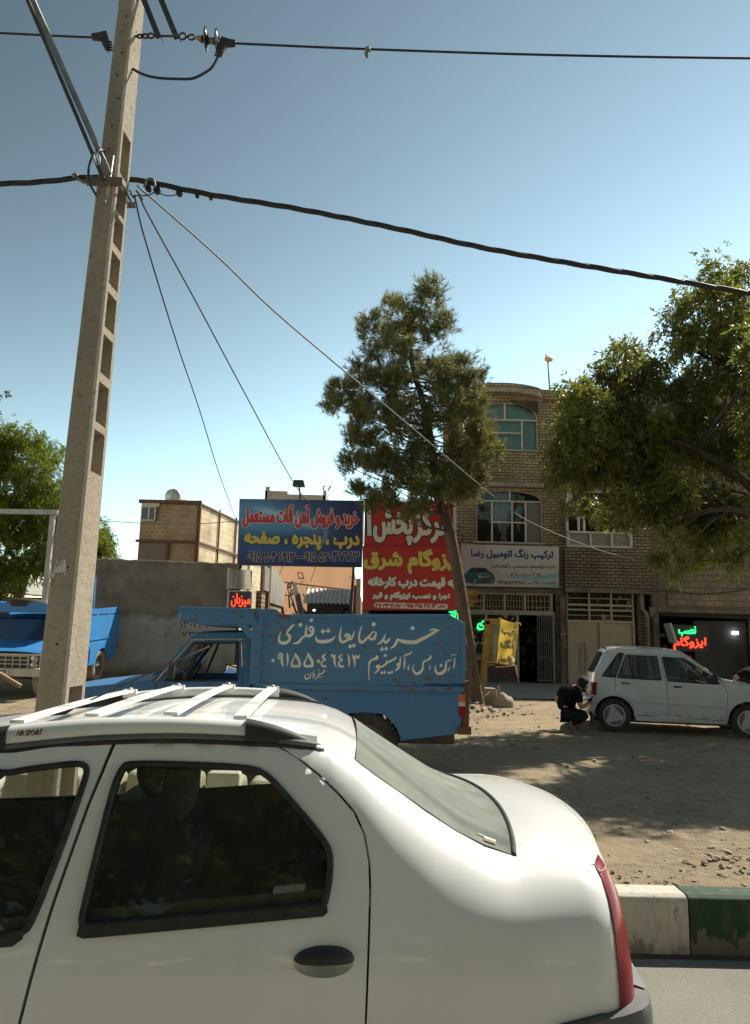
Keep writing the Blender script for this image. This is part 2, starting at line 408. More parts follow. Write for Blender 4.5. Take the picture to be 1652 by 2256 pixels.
def quadmap(lo, hi, Q):         # Q: TL, TR, BR, BL in (s, z)
    TL, TR, BR, BL = [np.array(q, float) for q in Q]
    def f(x, y):
        u = (x - lo[0]) / (hi[0] - lo[0]); v = (y - lo[1]) / (hi[1] - lo[1])
        return (TL * (1 - u) + TR * u) * v + (BL * (1 - u) + BR * u) * (1 - v)
    return f
def lettering(mb, txt, Q, t=0.0, bold=.0, m=0, outline=0.0, mo=1, fill=True, latin=False, dep=.004):
    """lettering laid on the plane t (towards the viewer is -t); bold / outline in metres"""
    out, lo, hi = layout(txt if latin else shape(txt)); mp = quadmap(lo, hi, Q)
    for gi, (g, dx) in enumerate(out):
        f = lambda x, y: mp(x + dx, y)
        if fill:
            V = [f(*p) for p in g[0]]; mb.add([(a, t - dep - .0012 * (gi % 3), z) for a, z in V], [p[::-1] for p in g[1]], m)
            if bold: ribbons(mb, g[2], f, bold, t - dep - .0012 * (gi % 3), .0015, m)
        if outline: ribbons(mb, g[2], f, bold + outline, t - .0016 - .0004 * (gi % 3), .0009, mo)
    return mb
def neon(mb, txt, Q, t, r, m=0):
    out, lo, hi = layout(shape(txt)); mp = quadmap(lo, hi, Q)
    for g, dx in out:
        for lp in g[2]:
            L = [mp(x + dx, y) for x, y in lp]; P = [L[0]]
            for q in L[1:]:
                if np.linalg.norm(q - P[-1]) > r * .6: P.append(q)
            if len(P) > 2: mb.tube([(q[0], t, q[1]) for q in P], r, 6, m, closed=True)
def stroke(mb, L, t, m=0, k=5):
    """a brush stroke: list of (s, z, width)"""
    P = catmull(L, k) if len(L) > 2 else L
    V = []; n = len(P)
    for i in range(n):
        a = np.array(P[max(i - 1, 0)][:2]); b = np.array(P[min(i + 1, n - 1)][:2]); d = b - a; d /= np.linalg.norm(d) + 1e-9; w = max(P[i][2], .001) / 2
        V += [(P[i][0] - d[1] * w, t, P[i][1] + d[0] * w), (P[i][0] + d[1] * w, t, P[i][1] - d[0] * w)]
    mb.add(V, [(2 * i, 2 * i + 1, 2 * i + 3, 2 * i + 2) for i in range(n - 1)], m)
    for q in (P[0], P[-1], *L[1:-1]):
        w = q[2] / 2
        if w > .004: mb.add([(q[0] + w * math.cos(a), t - .0004, q[1] + w * math.sin(a)) for a in np.linspace(0, 2 * math.pi, 11)[:-1]], [tuple(range(10))], m)
# ------------------------------------------------------------------ setting: ground, road, kerb
def ground_z(x, y):
    hr = float(np.interp(y, [4.9, 8, 11, 14.2, 17.2, 20, 24, 60], [.30, .25, .25, .27, .40, .46, .47, .5]))
    hl = float(np.interp(y, [4.9, 8, 11, 14.5, 18, 20, 24, 60], [.30, .27, .32, .42, .63, .70, .75, .8]))
    return hr + (hl - hr) * (1 - smooth(-6.5, -.5, x))
def vnoise(x, y):
    return (math.sin(x * 3.1 + 1.7 * math.sin(y * 2.3)) + math.sin(y * 4.3 + 1.3 * math.sin(x * 3.7)) + .6 * math.sin(x * 9.1 + y * 7.7) + .5 * math.sin(x * 15.3 - y * 13.1)) / 3
DIRT, nt, n, l, b = nodes_of('packed_dirt')
tc = n.new('ShaderNodeTexCoord').outputs['Object']
c = mixc(n, l, ramp(n, l, noise(n, l, tc, .55, 6, .6), .38, .66), (.385, .30, .195), (.255, .198, .132))
c = mixc(n, l, ramp(n, l, noise(n, l, scaled(n, l, tc, (1, 3.2, 1)), 1.6, 6, .65), .5, .72), c, (.18, .142, .10))
c = mixc(n, l, ramp(n, l, noise(n, l, tc, 7, 6, .7), .45, .7), c, (.40, .315, .21))
c = mixc(n, l, ramp(n, l, noise(n, l, tc, 42, 5, .7), .56, .66), c, (.25, .205, .15))
c = mixc(n, l, ramp(n, l, noise(n, l, tc, 90, 3, .7), .62, .68), c, (.50, .44, .35))
l.new(c, b.inputs['Base Color']); b.inputs['Roughness'].default_value = .95; b.inputs['Specular IOR Level'].default_value = .15
ha = n.new('ShaderNodeMath'); ha.operation = 'MULTIPLY_ADD'; l.new(noise(n, l, tc, 5, 8, .68), ha.inputs[0]); ha.inputs[1].default_value = 2.2; l.new(noise(n, l, tc, 45, 6, .7), ha.inputs[2])
bump(n, l, b, ha.outputs[0], .8, .035)

ASPH = mat('worn_asphalt', (.20, .19, .165), .9, (.25, .235, .20), 1.3, .4, .7, (.13, .125, .115), 60, .5, .7, bmp=.5, bscale=160, bdist=.006, spec=.2)
xs = np.concatenate([np.arange(-60, -9, 2.5), np.arange(-9, -.5, .3), np.arange(-.5, 6.5, .07), np.arange(6.5, 14, .5), np.arange(14, 61, 4)])
ys = np.concatenate([np.arange(4.86, 9.2, .07), np.arange(9.2, 26, .25), np.arange(26, 60, 2.5), [70, 100, 160]])
rows = [[(x, y, ground_z(x, y) + (.011 * vnoise(x * 1.2, y * 1.6) + .02 * vnoise(x * .31 + 4, y * .4) * smooth(4.9, 6, y) if y < 26 and y > 4.9 else 0)) for x in xs] for y in ys]
mb = MB().grid(rows, 0, True, flip=False); tag(mb.build('dirt_lot', DIRT), kind='structure')
mb = MB().add([(-60, -30, 0), (60, -30, 0), (60, 4.70, 0), (-60, 4.70, 0)], [(0, 1, 2, 3)]); tag(mb.build('road', ASPH), kind='structure')
mb = MB().add([(-1500, -1500, -.06), (1500, -1500, -.06), (1500, 1500, -.06), (-1500, 1500, -.06)], [(0, 1, 2, 3)])
tag(mb.build('ground', mat('distant_ground', (.27, .22, .16), .95, (.2, .17, .12), .05)), kind='structure')
# painted kerb: white and green stretches, chipped
def painted(name, c1, chip, k):
    m, nt, n, l, b = nodes_of(name); tc = n.new('ShaderNodeTexCoord').outputs['Object']
    sp = n.new('ShaderNodeSeparateXYZ'); l.new(tc, sp.inputs[0])
    hz = n.new('ShaderNodeMapRange'); hz.inputs[1].default_value = .02; hz.inputs[2].default_value = .17; hz.inputs[3].default_value = k; hz.inputs[4].default_value = 0; l.new(sp.outputs[2], hz.inputs[0])
    a = n.new('ShaderNodeMath'); a.operation = 'ADD'; l.new(noise(n, l, scaled(n, l, tc, (1, 1, .55)), 9, 7, .68), a.inputs[0]); l.new(hz.outputs[0], a.inputs[1])
    c = mixc(n, l, ramp(n, l, a.outputs[0], .58, .66), c1, chip)
    c = mixc(n, l, ramp(n, l, noise(n, l, scaled(n, l, tc, (1, 1, .25)), 20, 6, .7), .5, .75), c, mixc(n, l, .45, c, (.16, .13, .10)))
    l.new(c, b.inputs['Base Color']); b.inputs['Roughness'].default_value = .85; bump(n, l, b, noise(n, l, tc, 35, 6, .7), .5, .01); return m
KW = painted('kerb_white_paint', (.52, .475, .40), (.27, .235, .19), .13); KG = painted('kerb_green_paint', (.018, .052, .028), (.15, .135, .11), .24)
KC = mat('kerb_concrete', (.42, .38, .32), .9, (.30, .27, .22), 6, bmp=.5, bscale=30)
mb = MB(); x = -12.05; i = 0
edges = [(-12, -9.6, 1), (-9.6, -7.1, 0), (-7.1, -4.6, 1), (-4.6, -2.1, 0), (-2.1, -.62, 1), (-.62, 1.90, 0), (1.90, 4.3, 1), (4.3, 6.8, 0), (6.8, 9.4, 1), (9.4, 12, 0)]
for a, e, g in edges:
    k = max(1, int(round((e - a) / .5)))
    for j in range(k):
        u = a + (e - a) * j / k + .004; v = a + (e - a) * (j + 1) / k - .004; dz = random.uniform(-.008, .006); dy = random.uniform(-.006, .006); prof = [(4.672, -.02), (4.668, .20), (4.670, .285), (4.685, .315), (4.715, .327), (4.87, .327), (4.885, -.02)]
        V = [(q, y + dy, z + (dz if z > .1 else 0)) for q in (u, v) for y, z in prof]; N = len(prof)
        mb.add(V, [(p, p + N, (p + 1) % N + N, (p + 1) % N) for p in range(N)] + [tuple(range(N)), tuple(reversed(range(N, 2 * N)))], g if not (-2.1 < u < -.62 and g) else g)
tag(mb.build('kerb', [KW, KG], bev=.006), kind='structure')
mb = MB().add([(-60, 4.61, .004), (60, 4.61, .004), (60, 4.672, .004), (-60, 4.672, .004)], [(0, 1, 2, 3)])  # thin dark strip along the kerb foot
tag(mb.build('gutter', mat('gutter_dark', (.05, .044, .036), .9, (.13, .11, .085), 4, .45, .7, bmp=.6, bscale=40)), kind='structure')
# concrete apron in front of the shops
rows = [[(x, y, ground_z(x, y) + .03) for x in np.arange(2.6, 16.1, .5)] for y in np.arange(18.0, 24.3, .5)]
tag(MB().grid(rows, 0, True).build('pavement', mat('apron_concrete', (.30, .275, .235), .9, (.22, .20, .17), 1.2, .4, .7, (.15, .135, .115), 14, .55, .75, bmp=.4, bscale=45)), kind='structure')
# loose stones on the dirt
def stones(name, spots, m):
    mb = MB()
    for x, y, r in spots:
        ax = random.uniform(.7, 1.4); az = random.uniform(.5, .8); rot = random.uniform(0, 6.3); V = []
        for (a, bq, c) in ((1, 0, 0), (-1, 0, 0), (0, 1, 0), (0, -1, 0), (0, 0, 1), (0, 0, -1), (.65, .65, .5), (-.65, .6, .55), (.6, -.65, .5), (-.6, -.6, .6)):
            j = random.uniform(.75, 1.2); p, q = a * ax * r * j, bq * r * j; V.append((x + p * math.cos(rot) - q * math.sin(rot), y + p * math.sin(rot) + q * math.cos(rot), ground_z(x, y) + r * az * .35 + c * az * r * j))
        bm = bmesh.new(); vs_ = [bm.verts.new(v) for v in V]; h = bmesh.ops.convex_hull(bm, input=vs_); bm.verts.index_update()
        vv = list(bm.verts); ix = {v: i for i, v in enumerate(vv)}; mb.add([v.co for v in vv], [tuple(ix[v] for v in f.verts) for f in bm.faces]); bm.free()
    return tag(mb.build(name, m), kind='stuff')
sp_ = []
for _ in range(1000):
    y = 4.95 + 4.6 * random.random() ** 1.9; x = random.uniform(.6, 5.2) * (y / 6.5) ** .5; sp_.append((x, y, .006 + .014 * random.random() ** 3))
for _ in range(40):
    y = random.uniform(5.0, 8); sp_.append((random.uniform(1.2, 4.6), y, random.uniform(.018, .036)))
for cx, cy in ((2.5, 5.6), (2.75, 5.35), (2.95, 5.9), (2.4, 5.2)):
    for _ in range(16): sp_.append((cx + random.gauss(0, .14), cy + random.gauss(0, .1), random.uniform(.012, .03)))
for _ in range(140): sp_.append((random.uniform(1.0, 7), random.uniform(9, 17), random.uniform(.012, .04)))
for _ in range(60): sp_.append((random.uniform(-6, -4.6), random.uniform(15, 19), random.uniform(.02, .06)))
stones('gravel', sp_, mat('stone', (.34, .275, .19), .9, (.22, .175, .125), 3, .4, .6, (.45, .39, .31), 1.7, .55, .66))
# ------------------------------------------------------------------ buildings (facade plane 23.8 m away)
FZ = Frame((0, 23.8, 0))
def z6(x, y): return (936.1 + x * .2441, 770.9 + y * .2441)
def z7(x, y): return (1183.9 + x * .28333, 991.2 + y * .28333)
def z8(x, y): return (991.2 + .4 * x, 1294 + .4 * y)
BR = brick('facade_brick', (.40, .30, .195), (.30, .222, .142), (.115, .088, .062), .25, .102, .0135, 1.0, .024)
BR2 = brick('grey_facade_brick', (.30, .235, .165), (.225, .175, .125), (.07, .055, .042), .25, .104, .017, 1.0, .022)
BR3 = brick('block_wall', (.29, .24, .18), (.23, .19, .145), (.13, .105, .08), .30, .20, .012, .6, .012)
MORTAR = mat('rough_mortar', (.34, .28, .21), .95, (.22, .18, .135), 5, .35, .65, bmp=.8, bscale=18, bdist=.03)
CONC = mat('dark_concrete', (.20, .165, .125), .95, (.13, .11, .085), 2.5, .4, .65, bmp=.6, bscale=25, bdist=.02)
CREAM = mat('cream_window_frame', (.50, .43, .31), .6, (.42, .35, .25), 9)
WFRAME = mat('white_window_frame', (.55, .52, .46), .6, (.45, .42, .36), 8)
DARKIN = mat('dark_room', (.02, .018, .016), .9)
TEAL = mat('teal_curtain', (.30, .50, .50), .9, (.36, .56, .55), 3, stretch=(6, 1, .4))
NETC = mat('net_curtain', (.38, .46, .40), .9, (.30, .38, .32), 4, stretch=(9, 1, .5))
def arcw(x0, x1, zb, zs, za, k=18):
    """window outline: straight jambs, segmental arch on top"""
    P = [(x0, zb), (x1, zb)]; cx = (x0 + x1) / 2; hw = (x1 - x0) / 2
    return P + [(cx + hw * math.cos(a), zs + (za - zs) * math.sin(a) ** .8) for a in np.linspace(0, math.pi, k)]
def wallpanel(mb, outline, holes, t0, depth, m=0):
    mb.panel(outline, holes, lambda a, z: (a, t0, z), .6, m, False, depth)
def frame_of(mb, P, t, w, d, m=0):
    n = len(P)
    for i in range(n):
        a, b = P[i], P[(i + 1) % n]; mb.bar((a[0], t, a[1]), (b[0], t, b[1]), w, d, m, up=(0, 1, 0))
def vb(mb, x, z0, z1, t, w, d, m=0): mb.box((x - w / 2, t - d / 2, z0), (x + w / 2, t + d / 2, z1), m)
def hb(mb, x0, x1, z, t, w, d, m=0): mb.box((x0, t - d / 2, z - w / 2), (x1, t + d / 2, z + w / 2), m)

B1 = FZ.root('brick_building', 'three storey tan brick building with two arched windows above a paint shop', 'building')
zt = 10.12; L1, R1 = 2.62, 6.12
uw = arcw(3.19, 5.36, 8.02, 9.06, 9.66); lw = arcw(3.32, 5.46, 4.93, 6.28, 6.66)
zg = 3.45
par = [(L1, zg), (R1, zg), (R1, 10.12), (5.95, 10.12)] + [(x, 10.12 + .10 * math.sin(math.pi * (x - 2.7) / 2.9) ** .7) for x in np.linspace(5.5, 2.8, 12)] + [(L1, 10.1)]
mb = MB(); wallpanel(mb, par, [uw, lw], 0, .22, 0)
mb.box((L1, .25, zg), (L1 + .2, 4.4, 10.0)); mb.box((R1 - .2, .25, zg), (R1 - .003, 4.4, 10.0)); mb.box((L1, 4.4, .3), (R1, 4.6, 10.0)); mb.box((L1 + .2, .25, 9.7), (R1 - .2, 4.4, 9.8))
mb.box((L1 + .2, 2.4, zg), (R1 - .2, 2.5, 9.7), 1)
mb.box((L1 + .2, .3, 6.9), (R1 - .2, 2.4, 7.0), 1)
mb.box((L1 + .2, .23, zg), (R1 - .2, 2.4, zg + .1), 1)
mb.build('wall', [BR, DARKIN], B1)
# projecting curved cornice with a rough mortar edge
mb = MB(); k = 16; xs_ = np.linspace(2.75, 5.52, k)
rowsA = []; rowsB = []
for x in xs_:
    u = (x - 2.75) / 2.77; pr = -.32 * math.sin(math.pi * u) ** .6 - .05; zz = 10.12 + .10 * math.sin(math.pi * u) ** .7
    rowsA.append([(x, -.005, zz - .34), (x, pr, zz - .31), (x, pr - .015, zz - .24), (x, pr, zz - .16), (x, -.005, zz - .158)]); rowsB.append([(x, -.004, zz - .157), (x, pr + .02, zz - .157), (x, pr + .02, zz), (x, -.004, zz + .01)])
mb.grid(rowsA, 0, False); mb.add(rowsA[0], [(0, 1, 2, 3, 4)]); mb.add(rowsA[-1], [(4, 3, 2, 1, 0)])
mb.build('cornice', MORTAR, B1); mb = MB(); mb.grid(rowsB, 0, False); mb.add(rowsB[0], [(0, 1, 2, 3)]); mb.add(rowsB[-1], [(3, 2, 1, 0)]); mb.build('parapet', BR, B1)
mb = MB(); hb(mb, 5.55, 6.06, 9.73, -.015, .15, .05); mb.build('lintel', BROWN_STEEL, B1); mb = MB(); hb(mb, 5.52, 6.06, 6.84, -.015, .14, .05); mb.build('lintel', BROWN_STEEL, B1)
mb = MB(); mb.box((3.7, -.09, 6.76), (5.52, -.002, 6.92)); mb.build('stone_band', MORTAR, B1, bev=.02)
lat = brick('lattice_brick', (.34, .25, .16), (.28, .2, .13), (.03, .025, .02), .07, .07, .02, 1, .004)
mb = MB(); mb.panel([(4.55, 9.62), (5.38, 9.28), (5.38, 9.74), (4.4, 9.74)], [], lambda a, z: (a, -.004, z), .6, 0, False); mb.build('lattice', lat, B1)
def window_unit(name, P, bars_v, bars_h, sill, glassm=PANE, fw=.055, par_=B1, fm=CREAM):
    mb = MB(); frame_of(mb, P, .10, fw, .07)
    for x, a, b_ in bars_v: vb(mb, x, a, b_, .10, fw, .06)
    for x0, x1, z in bars_h: hb(mb, x0, x1, z, .10, fw * .9, .055)
    w = mb.build(name, fm, par_)
    g = MB(); g.panel(P, [], lambda a, z: (a, .115, z), .5, 0, False); g.build('pane', glassm, w)
    if sill: s_ = MB(); s_.box((sill[0], -.07, sill[2] - .05), (sill[1], .14, sill[2])); s_.build('sill', mat('stone_sill', (.42, .36, .27), .8, (.34, .29, .22), 5), w, bev=.008)
    return w
w1 = window_unit('window', uw, [(4.27, 9.08, 9.64), (3.74, 8.04, 9.06), (4.84, 8.04, 9.06)], [(3.2, 5.35, 9.07), (3.74, 4.84, 8.62)], (3.0, 5.55, 8.02))
def curtain(P, t, m, amp, name, par_, f=26):
    xs_ = [p[0] for p in P]; zs_ = [p[1] for p in P]; x0, x1, z0, z1 = min(xs_), max(xs_), min(zs_), max(zs_)
    mb = MB(); mb.panel(P, [], lambda a, z: (a, t + amp * math.sin(a * f + .8 * math.sin(z * 2)) + amp * .5 * math.sin(a * f * 2.3), z), .05, 0, True); mb.build(name, m, par_)
curtain(uw, .30, TEAL, .02, 'curtain', w1)
mb = MB(); mb.lathe((4.31, .2, 8.03), [(0, .05), (.05, .06), (.12, .05)], 10, 0, 'z'); mb.bar((4.30, .2, 8.12), (4.27, .2, 8.32), .02, .02); mb.bar((4.32, .2, 8.12), (4.37, .2, 8.3), .02, .02); mb.build('vase', mat('vase', (.05, .09, .08), .5), w1)
w2 = window_unit('window', lw, [(4.42, 6.3, 6.64), (3.83, 4.95, 6.28), (4.49, 4.95, 6.28), (4.93, 4.95, 6.28)], [(3.33, 5.45, 6.30), (3.83, 4.93, 5.60)], (3.2, 5.55, 4.93))
mb = MB(); Ph = [(3.9, 6.6), (3.92, 5.9), (3.98, 5.6), (4.12, 5.35), (4.17, 5.22), (4.12, 4.96), (4.36, 4.96), (4.31, 5.22), (4.36, 5.38), (4.46, 5.6), (4.52, 5.9), (4.7, 6.6)]
mb.panel(Ph, [], lambda a, z: (a, .27 + .018 * math.sin(a * 42 + z), z), .04, 0, True); mb.panel([(4.72, 6.6), (4.62, 5.7), (4.75, 5.3), (4.9, 6.0), (4.95, 6.5)], [], lambda a, z: (a, .29 + .015 * math.sin(a * 42), z), .04, 0, True); mb.build('curtain', NETC, w2)
mb = MB(); mb.panel([(4.96, 4.96), (5.42, 4.96), (5.42, 6.26), (4.96, 6.26)], [], lambda a, z: (a, .085, z), .5, 0, False); mb.build('insect_screen', mat('insect_screen', (.13, .115, .095), .8, (.15, .13, .11), 30), w2)
# ground floor: transom band with grilles, shop window, open doorway
gz = .50
FRM = mat('shop_frame_paint', (.40, .35, .27), .6, (.30, .26, .20), 8, .45, .65)
mb = MB(); mb.box((2.62, -.02, 3.30), (6.1, .24, 3.46)); mb.build('concrete_beam', CONC, B1, bev=.02)
mb = MB(); hb(mb, 2.7, 5.75, 2.70, .06, .09, .1); hb(mb, 2.7, 5.75, 3.28, .06, .05, .08)
for x in (2.75, 3.55, 4.22, 4.87, 5.72): vb(mb, x, 2.7, 3.3, .06, .075, .09)
mb.build('transom_frame', FRM, B1)
mb = MB(); GR = mat('grille_bar', (.36, .29, .18), .6)
for a, b_ in ((2.8, 3.5), (3.6, 4.18), (4.27, 4.83), (4.92, 5.68)):
    for x in np.linspace(a + .05, b_ - .05, 6): vb(mb, x, 2.74, 3.20, .0, .018, .018)
    hb(mb, a, b_, 2.86, .012, .018, .014); hb(mb, a, b_, 3.06, .012, .018, .014)
    for x in np.linspace(a + .1, b_ - .15, 3): mb.tube([(x + .08 * math.cos(q), .0, 3.19 + .06 * math.sin(q)) for q in np.linspace(0, math.pi, 8)], .009, 5)
mb.build('window_grille', GR, B1)
mb = MB(); mb.panel([(2.7, 2.74), (5.7, 2.74), (5.7, 3.27), (2.7, 3.27)], [], lambda a, z: (a, .10, z), 1, 0, False); mb.build('transom_glass', glass('dirty_transom', (.35, .33, .27), .35, (.16, .13, .09)), B1)
fr_ = MB()
for x in (2.78, 3.62, 4.63): vb(fr_, x, gz, 2.66, .06, .075, .09)
vb(fr_, 5.78, gz, 2.72, .06, .08, .1)
hb(fr_, 2.78, 4.63, 1.22, .06, .07, .08); hb(fr_, 2.78, 4.63, 2.62, .06, .05, .08); hb(fr_, 4.63, 5.74, 2.64, .06, .06, .09)
fr_.build('shop_frame', FRM, B1)
mb = MB(); mb.panel([(2.82, 1.25), (4.6, 1.25), (4.6, 2.6), (2.82, 2.6)], [], lambda a, z: (a, .08, z), 1, 0, False); mb.build('shop_window', glass('shop_glass', (.6, .62, .58), .06), B1)
pl = MB(); pl.box((2.82, .05, gz), (4.6, .08, 1.19)); LOWP = mat('shop_lower_panel', (.085, .082, .07), .7, (.06, .058, .05), 6); lowp = pl.build('lower_panel', LOWP, B1)
REDL = mat('faded_red_letters', (.17, .035, .022), .8)
mb = MB(); lettering(mb, 'رنگ', [(3.78, 1.1), (4.45, 1.12), (4.45, .62), (3.78, .6)], .05, .02); mb.build('lettering', REDL, lowp); mb = MB(); lettering(mb, 'ماشین', [(2.88, 1.05), (3.5, 1.05), (3.5, .65), (2.88, .65)], .05, .02); mb.build('lettering', REDL, lowp)
# inside of the shop: shelves and tins seen through the door and glass
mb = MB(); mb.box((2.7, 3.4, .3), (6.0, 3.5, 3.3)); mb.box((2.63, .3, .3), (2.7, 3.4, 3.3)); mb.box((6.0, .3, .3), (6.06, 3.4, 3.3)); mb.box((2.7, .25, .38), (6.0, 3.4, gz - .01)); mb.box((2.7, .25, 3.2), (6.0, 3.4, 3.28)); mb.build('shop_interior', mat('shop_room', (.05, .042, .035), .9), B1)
SH = [mat('tin_red', (.22, .03, .02), .5), mat('tin_pale', (.30, .28, .24), .5), mat('tin_ochre', (.25, .15, .05), .5), mat('tin_dark', (.05, .05, .05), .5)]
sh = MB()
for z in (.9, 1.3, 1.7, 2.1, 2.5): sh.box((2.75, 2.5, z), (5.9, 3.35, z + .03), 3)
shelf = sh.build('shelf', SH, B1)
tn = MB()
for z in (.93, 1.33, 1.73, 2.13):
    x = 2.85
    while x < 5.8:
        r_ = random.uniform(.04, .09); h = random.uniform(.1, .28); tn.lathe((x, 2.65 + random.random() * .2, z), [(0, 0), (0, r_), (h, r_), (h, 0)], 8, random.randrange(4), 'z', False); x += 2 * r_ + random.uniform(.01, .12)
tag(tn.build('paint_tins', SH, B1), kind='stuff')
mb = MB()
for x in np.linspace(5.25, 5.70, 8): mb.box((x - .015, -.04 + (x - 5.25) * -.25, gz + .05), (x + .015, -.01 + (x - 5.25) * -.25, 2.6))
for z in (gz + .08, 1.3, 1.8, 2.58): mb.bar((5.23, -.025, z), (5.72, -.14, z), .04, .04)
mb.build('door_gate', mat('gate_paint', (.16, .15, .13), .6, (.1, .09, .08), 9), B1)
# masonry pier with honeycomb brick
mb = MB(); mb.box((5.83, -.03, gz - .1), (6.2, .3, 3.30)); mb.build('pier', brick('pier_brick', (.22, .17, .12), (.3, .26, .2), (.05, .042, .035), .09, .075, .02, 1, .02), B1)
mb = MB(); mb.box((5.97, -.05, gz - .1), (6.14, -.032, 3.2)); mb.build('pier_plaster', mat('stained_plaster', (.20, .14, .10), .95, (.10, .07, .055), 4, .4, .62, (.34, .33, .31), 9, .6, .66, bmp=.5, bscale=18), B1, bev=.01)

# --- neighbour with the garage
B2 = FZ.root('garage_building', 'grey brick building with a cream metal garage door and white balcony window', 'building')
L2, R2 = 6.125, 8.93
mb = MB(); wz0 = FZ.px(1318, 1205)[1]; wz1 = FZ.px(1318, 1085)[1]
wx0, wx1 = 6.24, 8.30
wallpanel(mb, [(L2, 3.5), (R2, 3.5), (R2, 10.05), (L2, 10.05)], [[(wx0, wz0), (wx1, wz0), (wx1, wz1), (wx0, wz1)], [(wx0, 7.9), (wx1, 7.9), (wx1, 9.4), (wx0, 9.4)]], -.12, .25)
mb.box((R2 - .2, .13, 3.5), (R2, 9, 10)); mb.box((L2, 9, .3), (R2, 9.2, 10)); mb.box((L2 + .003, .13, 9.75), (R2 - .2, 9, 9.85)); mb.box((L2, 1.6, 3.5), (R2 - .2, 1.7, 9.7), 1); mb.box((L2 + .003, .14, 6.9), (R2 - .2, 1.6, 7.0), 1)
mb.build('wall', [BR2, DARKIN], B2)
mb = MB(); mb.box((L2, -.16, 3.36), (R2 + .02, 1.2, 3.499)); mb.build('overhang_slab', CONC, B2, bev=.02)
GP = mat('garage_paint', (.42, .34, .24), .55, (.36, .29, .20), 2.5, .4, .7, (.28, .22, .15), 26, .64, .74)
# white enclosed balcony
ww = MB(); frame_of(ww, [(wx0, wz0), (wx1, wz0), (wx1, wz1), (wx0, wz1)], -.08, .07, .1); hb(ww, wx0, wx1, wz0 + .45, -.10, .06, .14)
for x in (6.24 + .03, 6.98, 7.66, 8.27): vb(ww, x, wz0, wz0 + .45, -.11, .06, .12)
for x in (6.62, 6.80, 7.76): vb(ww, x, wz0 + .45, wz1, -.06, .07, .08)
hb(ww, wx0, wx1, wz0 + 1.05, -.06, .07, .08)
wq = ww.build('window', WFRAME, B2)
mb = MB(); mb.panel([(wx0, wz0), (wx1, wz0), (wx1, wz0 + .44), (wx0, wz0 + .44)], [], lambda a, z: (a, -.075, z), 1, 0, False); mb.build('frosted_panel', mat('frosted_panel', (.25, .235, .195), .5, (.21, .2, .165), 4), wq)
mb = MB(); mb.panel([(wx0, wz0 + .46), (wx1, wz0 + .46), (wx1, wz1), (wx0, wz1)], [], lambda a, z: (a, -.045, z), 1, 0, False); mb.build('pane', PANE, wq)
mb = MB(); mb.box((wx0 + .05, -.06, wz0 + 1.1), (6.8, -.05, wz1 - .03)); mb.build('blind', mat('cream_blind', (.50, .44, .34), .8), wq)
mb = MB(); mb.box((6.72, -.03, wz0 + .47), (6.80, .0, wz0 + 1.05)); mb.build('curtain', mat('white_curtain', (.4, .38, .34), .9), wq)
uw2 = MB(); frame_of(uw2, [(wx0, 7.9), (wx1, 7.9), (wx1, 9.4), (wx0, 9.4)], -.05, .07, .08); vb(uw2, 7.25, 7.9, 9.4, -.05, .06, .07); q = uw2.build('window', WFRAME, B2)
mb = MB(); mb.panel([(wx0, 7.9), (wx1, 7.9), (wx1, 9.4), (wx0, 9.4)], [], lambda a, z: (a, -.03, z), 1, 0, False); mb.build('pane', PANE, q)
# garage door
gx0, gx1 = 6.23, 8.36; gt = .16
gd = MB()
dz1 = FZ.px(1325, 1368)[1]; t1 = FZ.px(1325, 1344)[1]; t1b = FZ.px(1325, 1363)[1]; t2 = FZ.px(1325, 1304)[1]; t2b = FZ.px(1325, 1333)[1]
for a, b_ in ((gx0 + .05, (gx0 + gx1) / 2 - .02), ((gx0 + gx1) / 2 + .02, gx1 - .05)): gd.box((a, gt, gz - .02), (b_, gt + .05, dz1 - .05))
door = gd.build('garage_door', GP, B2, bev=.006)
for cx in (6.76, 7.86):
    hd = MB()
    for dx, h in ((-.11, .75), (-.045, .95), (.045, .95), (.11, .75)): hd.box((cx + dx - .022, gt - .03, gz + .35), (cx + dx + .022, gt + .001, gz + .35 + h))
    hd.build('ornament_bar', GP, door, bev=.004)
gf = MB()
for x in (gx0, (gx0 + gx1) / 2, gx1): vb(gf, x, gz - .02, dz1, gt - .01, .07, .1)
for x in (gx0, 6.95, 7.66, gx1): vb(gf, x, dz1, t2 + .02, gt - .01, .06, .09)
for z, w in ((dz1 - .02, .08), (t1, .06), ((t1 + dz1) / 2 - .0, .025), (t2b, .07), (t2, .05), ((t2 + t2b) / 2, .025)): hb(gf, gx0 - .03, gx1 + .03, z, gt - .015, w, .085)
gf.build('garage_frame', GP, B2, bev=.004)
mb = MB(); mb.panel([(gx0, dz1), (gx1, dz1), (gx1, t2), (gx0, t2)], [], lambda a, z: (a, gt + .02, z), 1, 0, False); mb.build('transom_glass', glass('dark_transom', (.2, .2, .18), .2, (.1, .09, .07)), B2)
mb = MB(); mb.box((gx0 - .1, gt + .06, .3), (gx1 + .1, gt + .2, 3.4)); mb.box((R2 - .45, .02, gz - .1), (R2 - .22, .5, 3.36), 1); mb.box((L2 + .02, .02, gz - .1), (gx0 - .04, .4, 3.36), 1); mb.build('garage_wall', [DARKIN, BR2], B2)
mb = MB(); mb.tube([(8.55, -.08, 3.34), (8.57, -.1, 2.9), (8.7, -.12, 2.72), (8.72, -.12, 2.5), (8.73, -.12, gz)], .06, 10); mb.build('downpipe', mat('zinc_downpipe', (.21, .19, .16), .6, (.15, .135, .115), 8), B2)
mb = MB(); mb.box((8.80, -.14, 2.63), (8.98, -.02, 2.95)); mb.build('meter_box', mat('meter_box', (.2, .17, .13), .7, (.13, .11, .09), 8), B2, bev=.01)

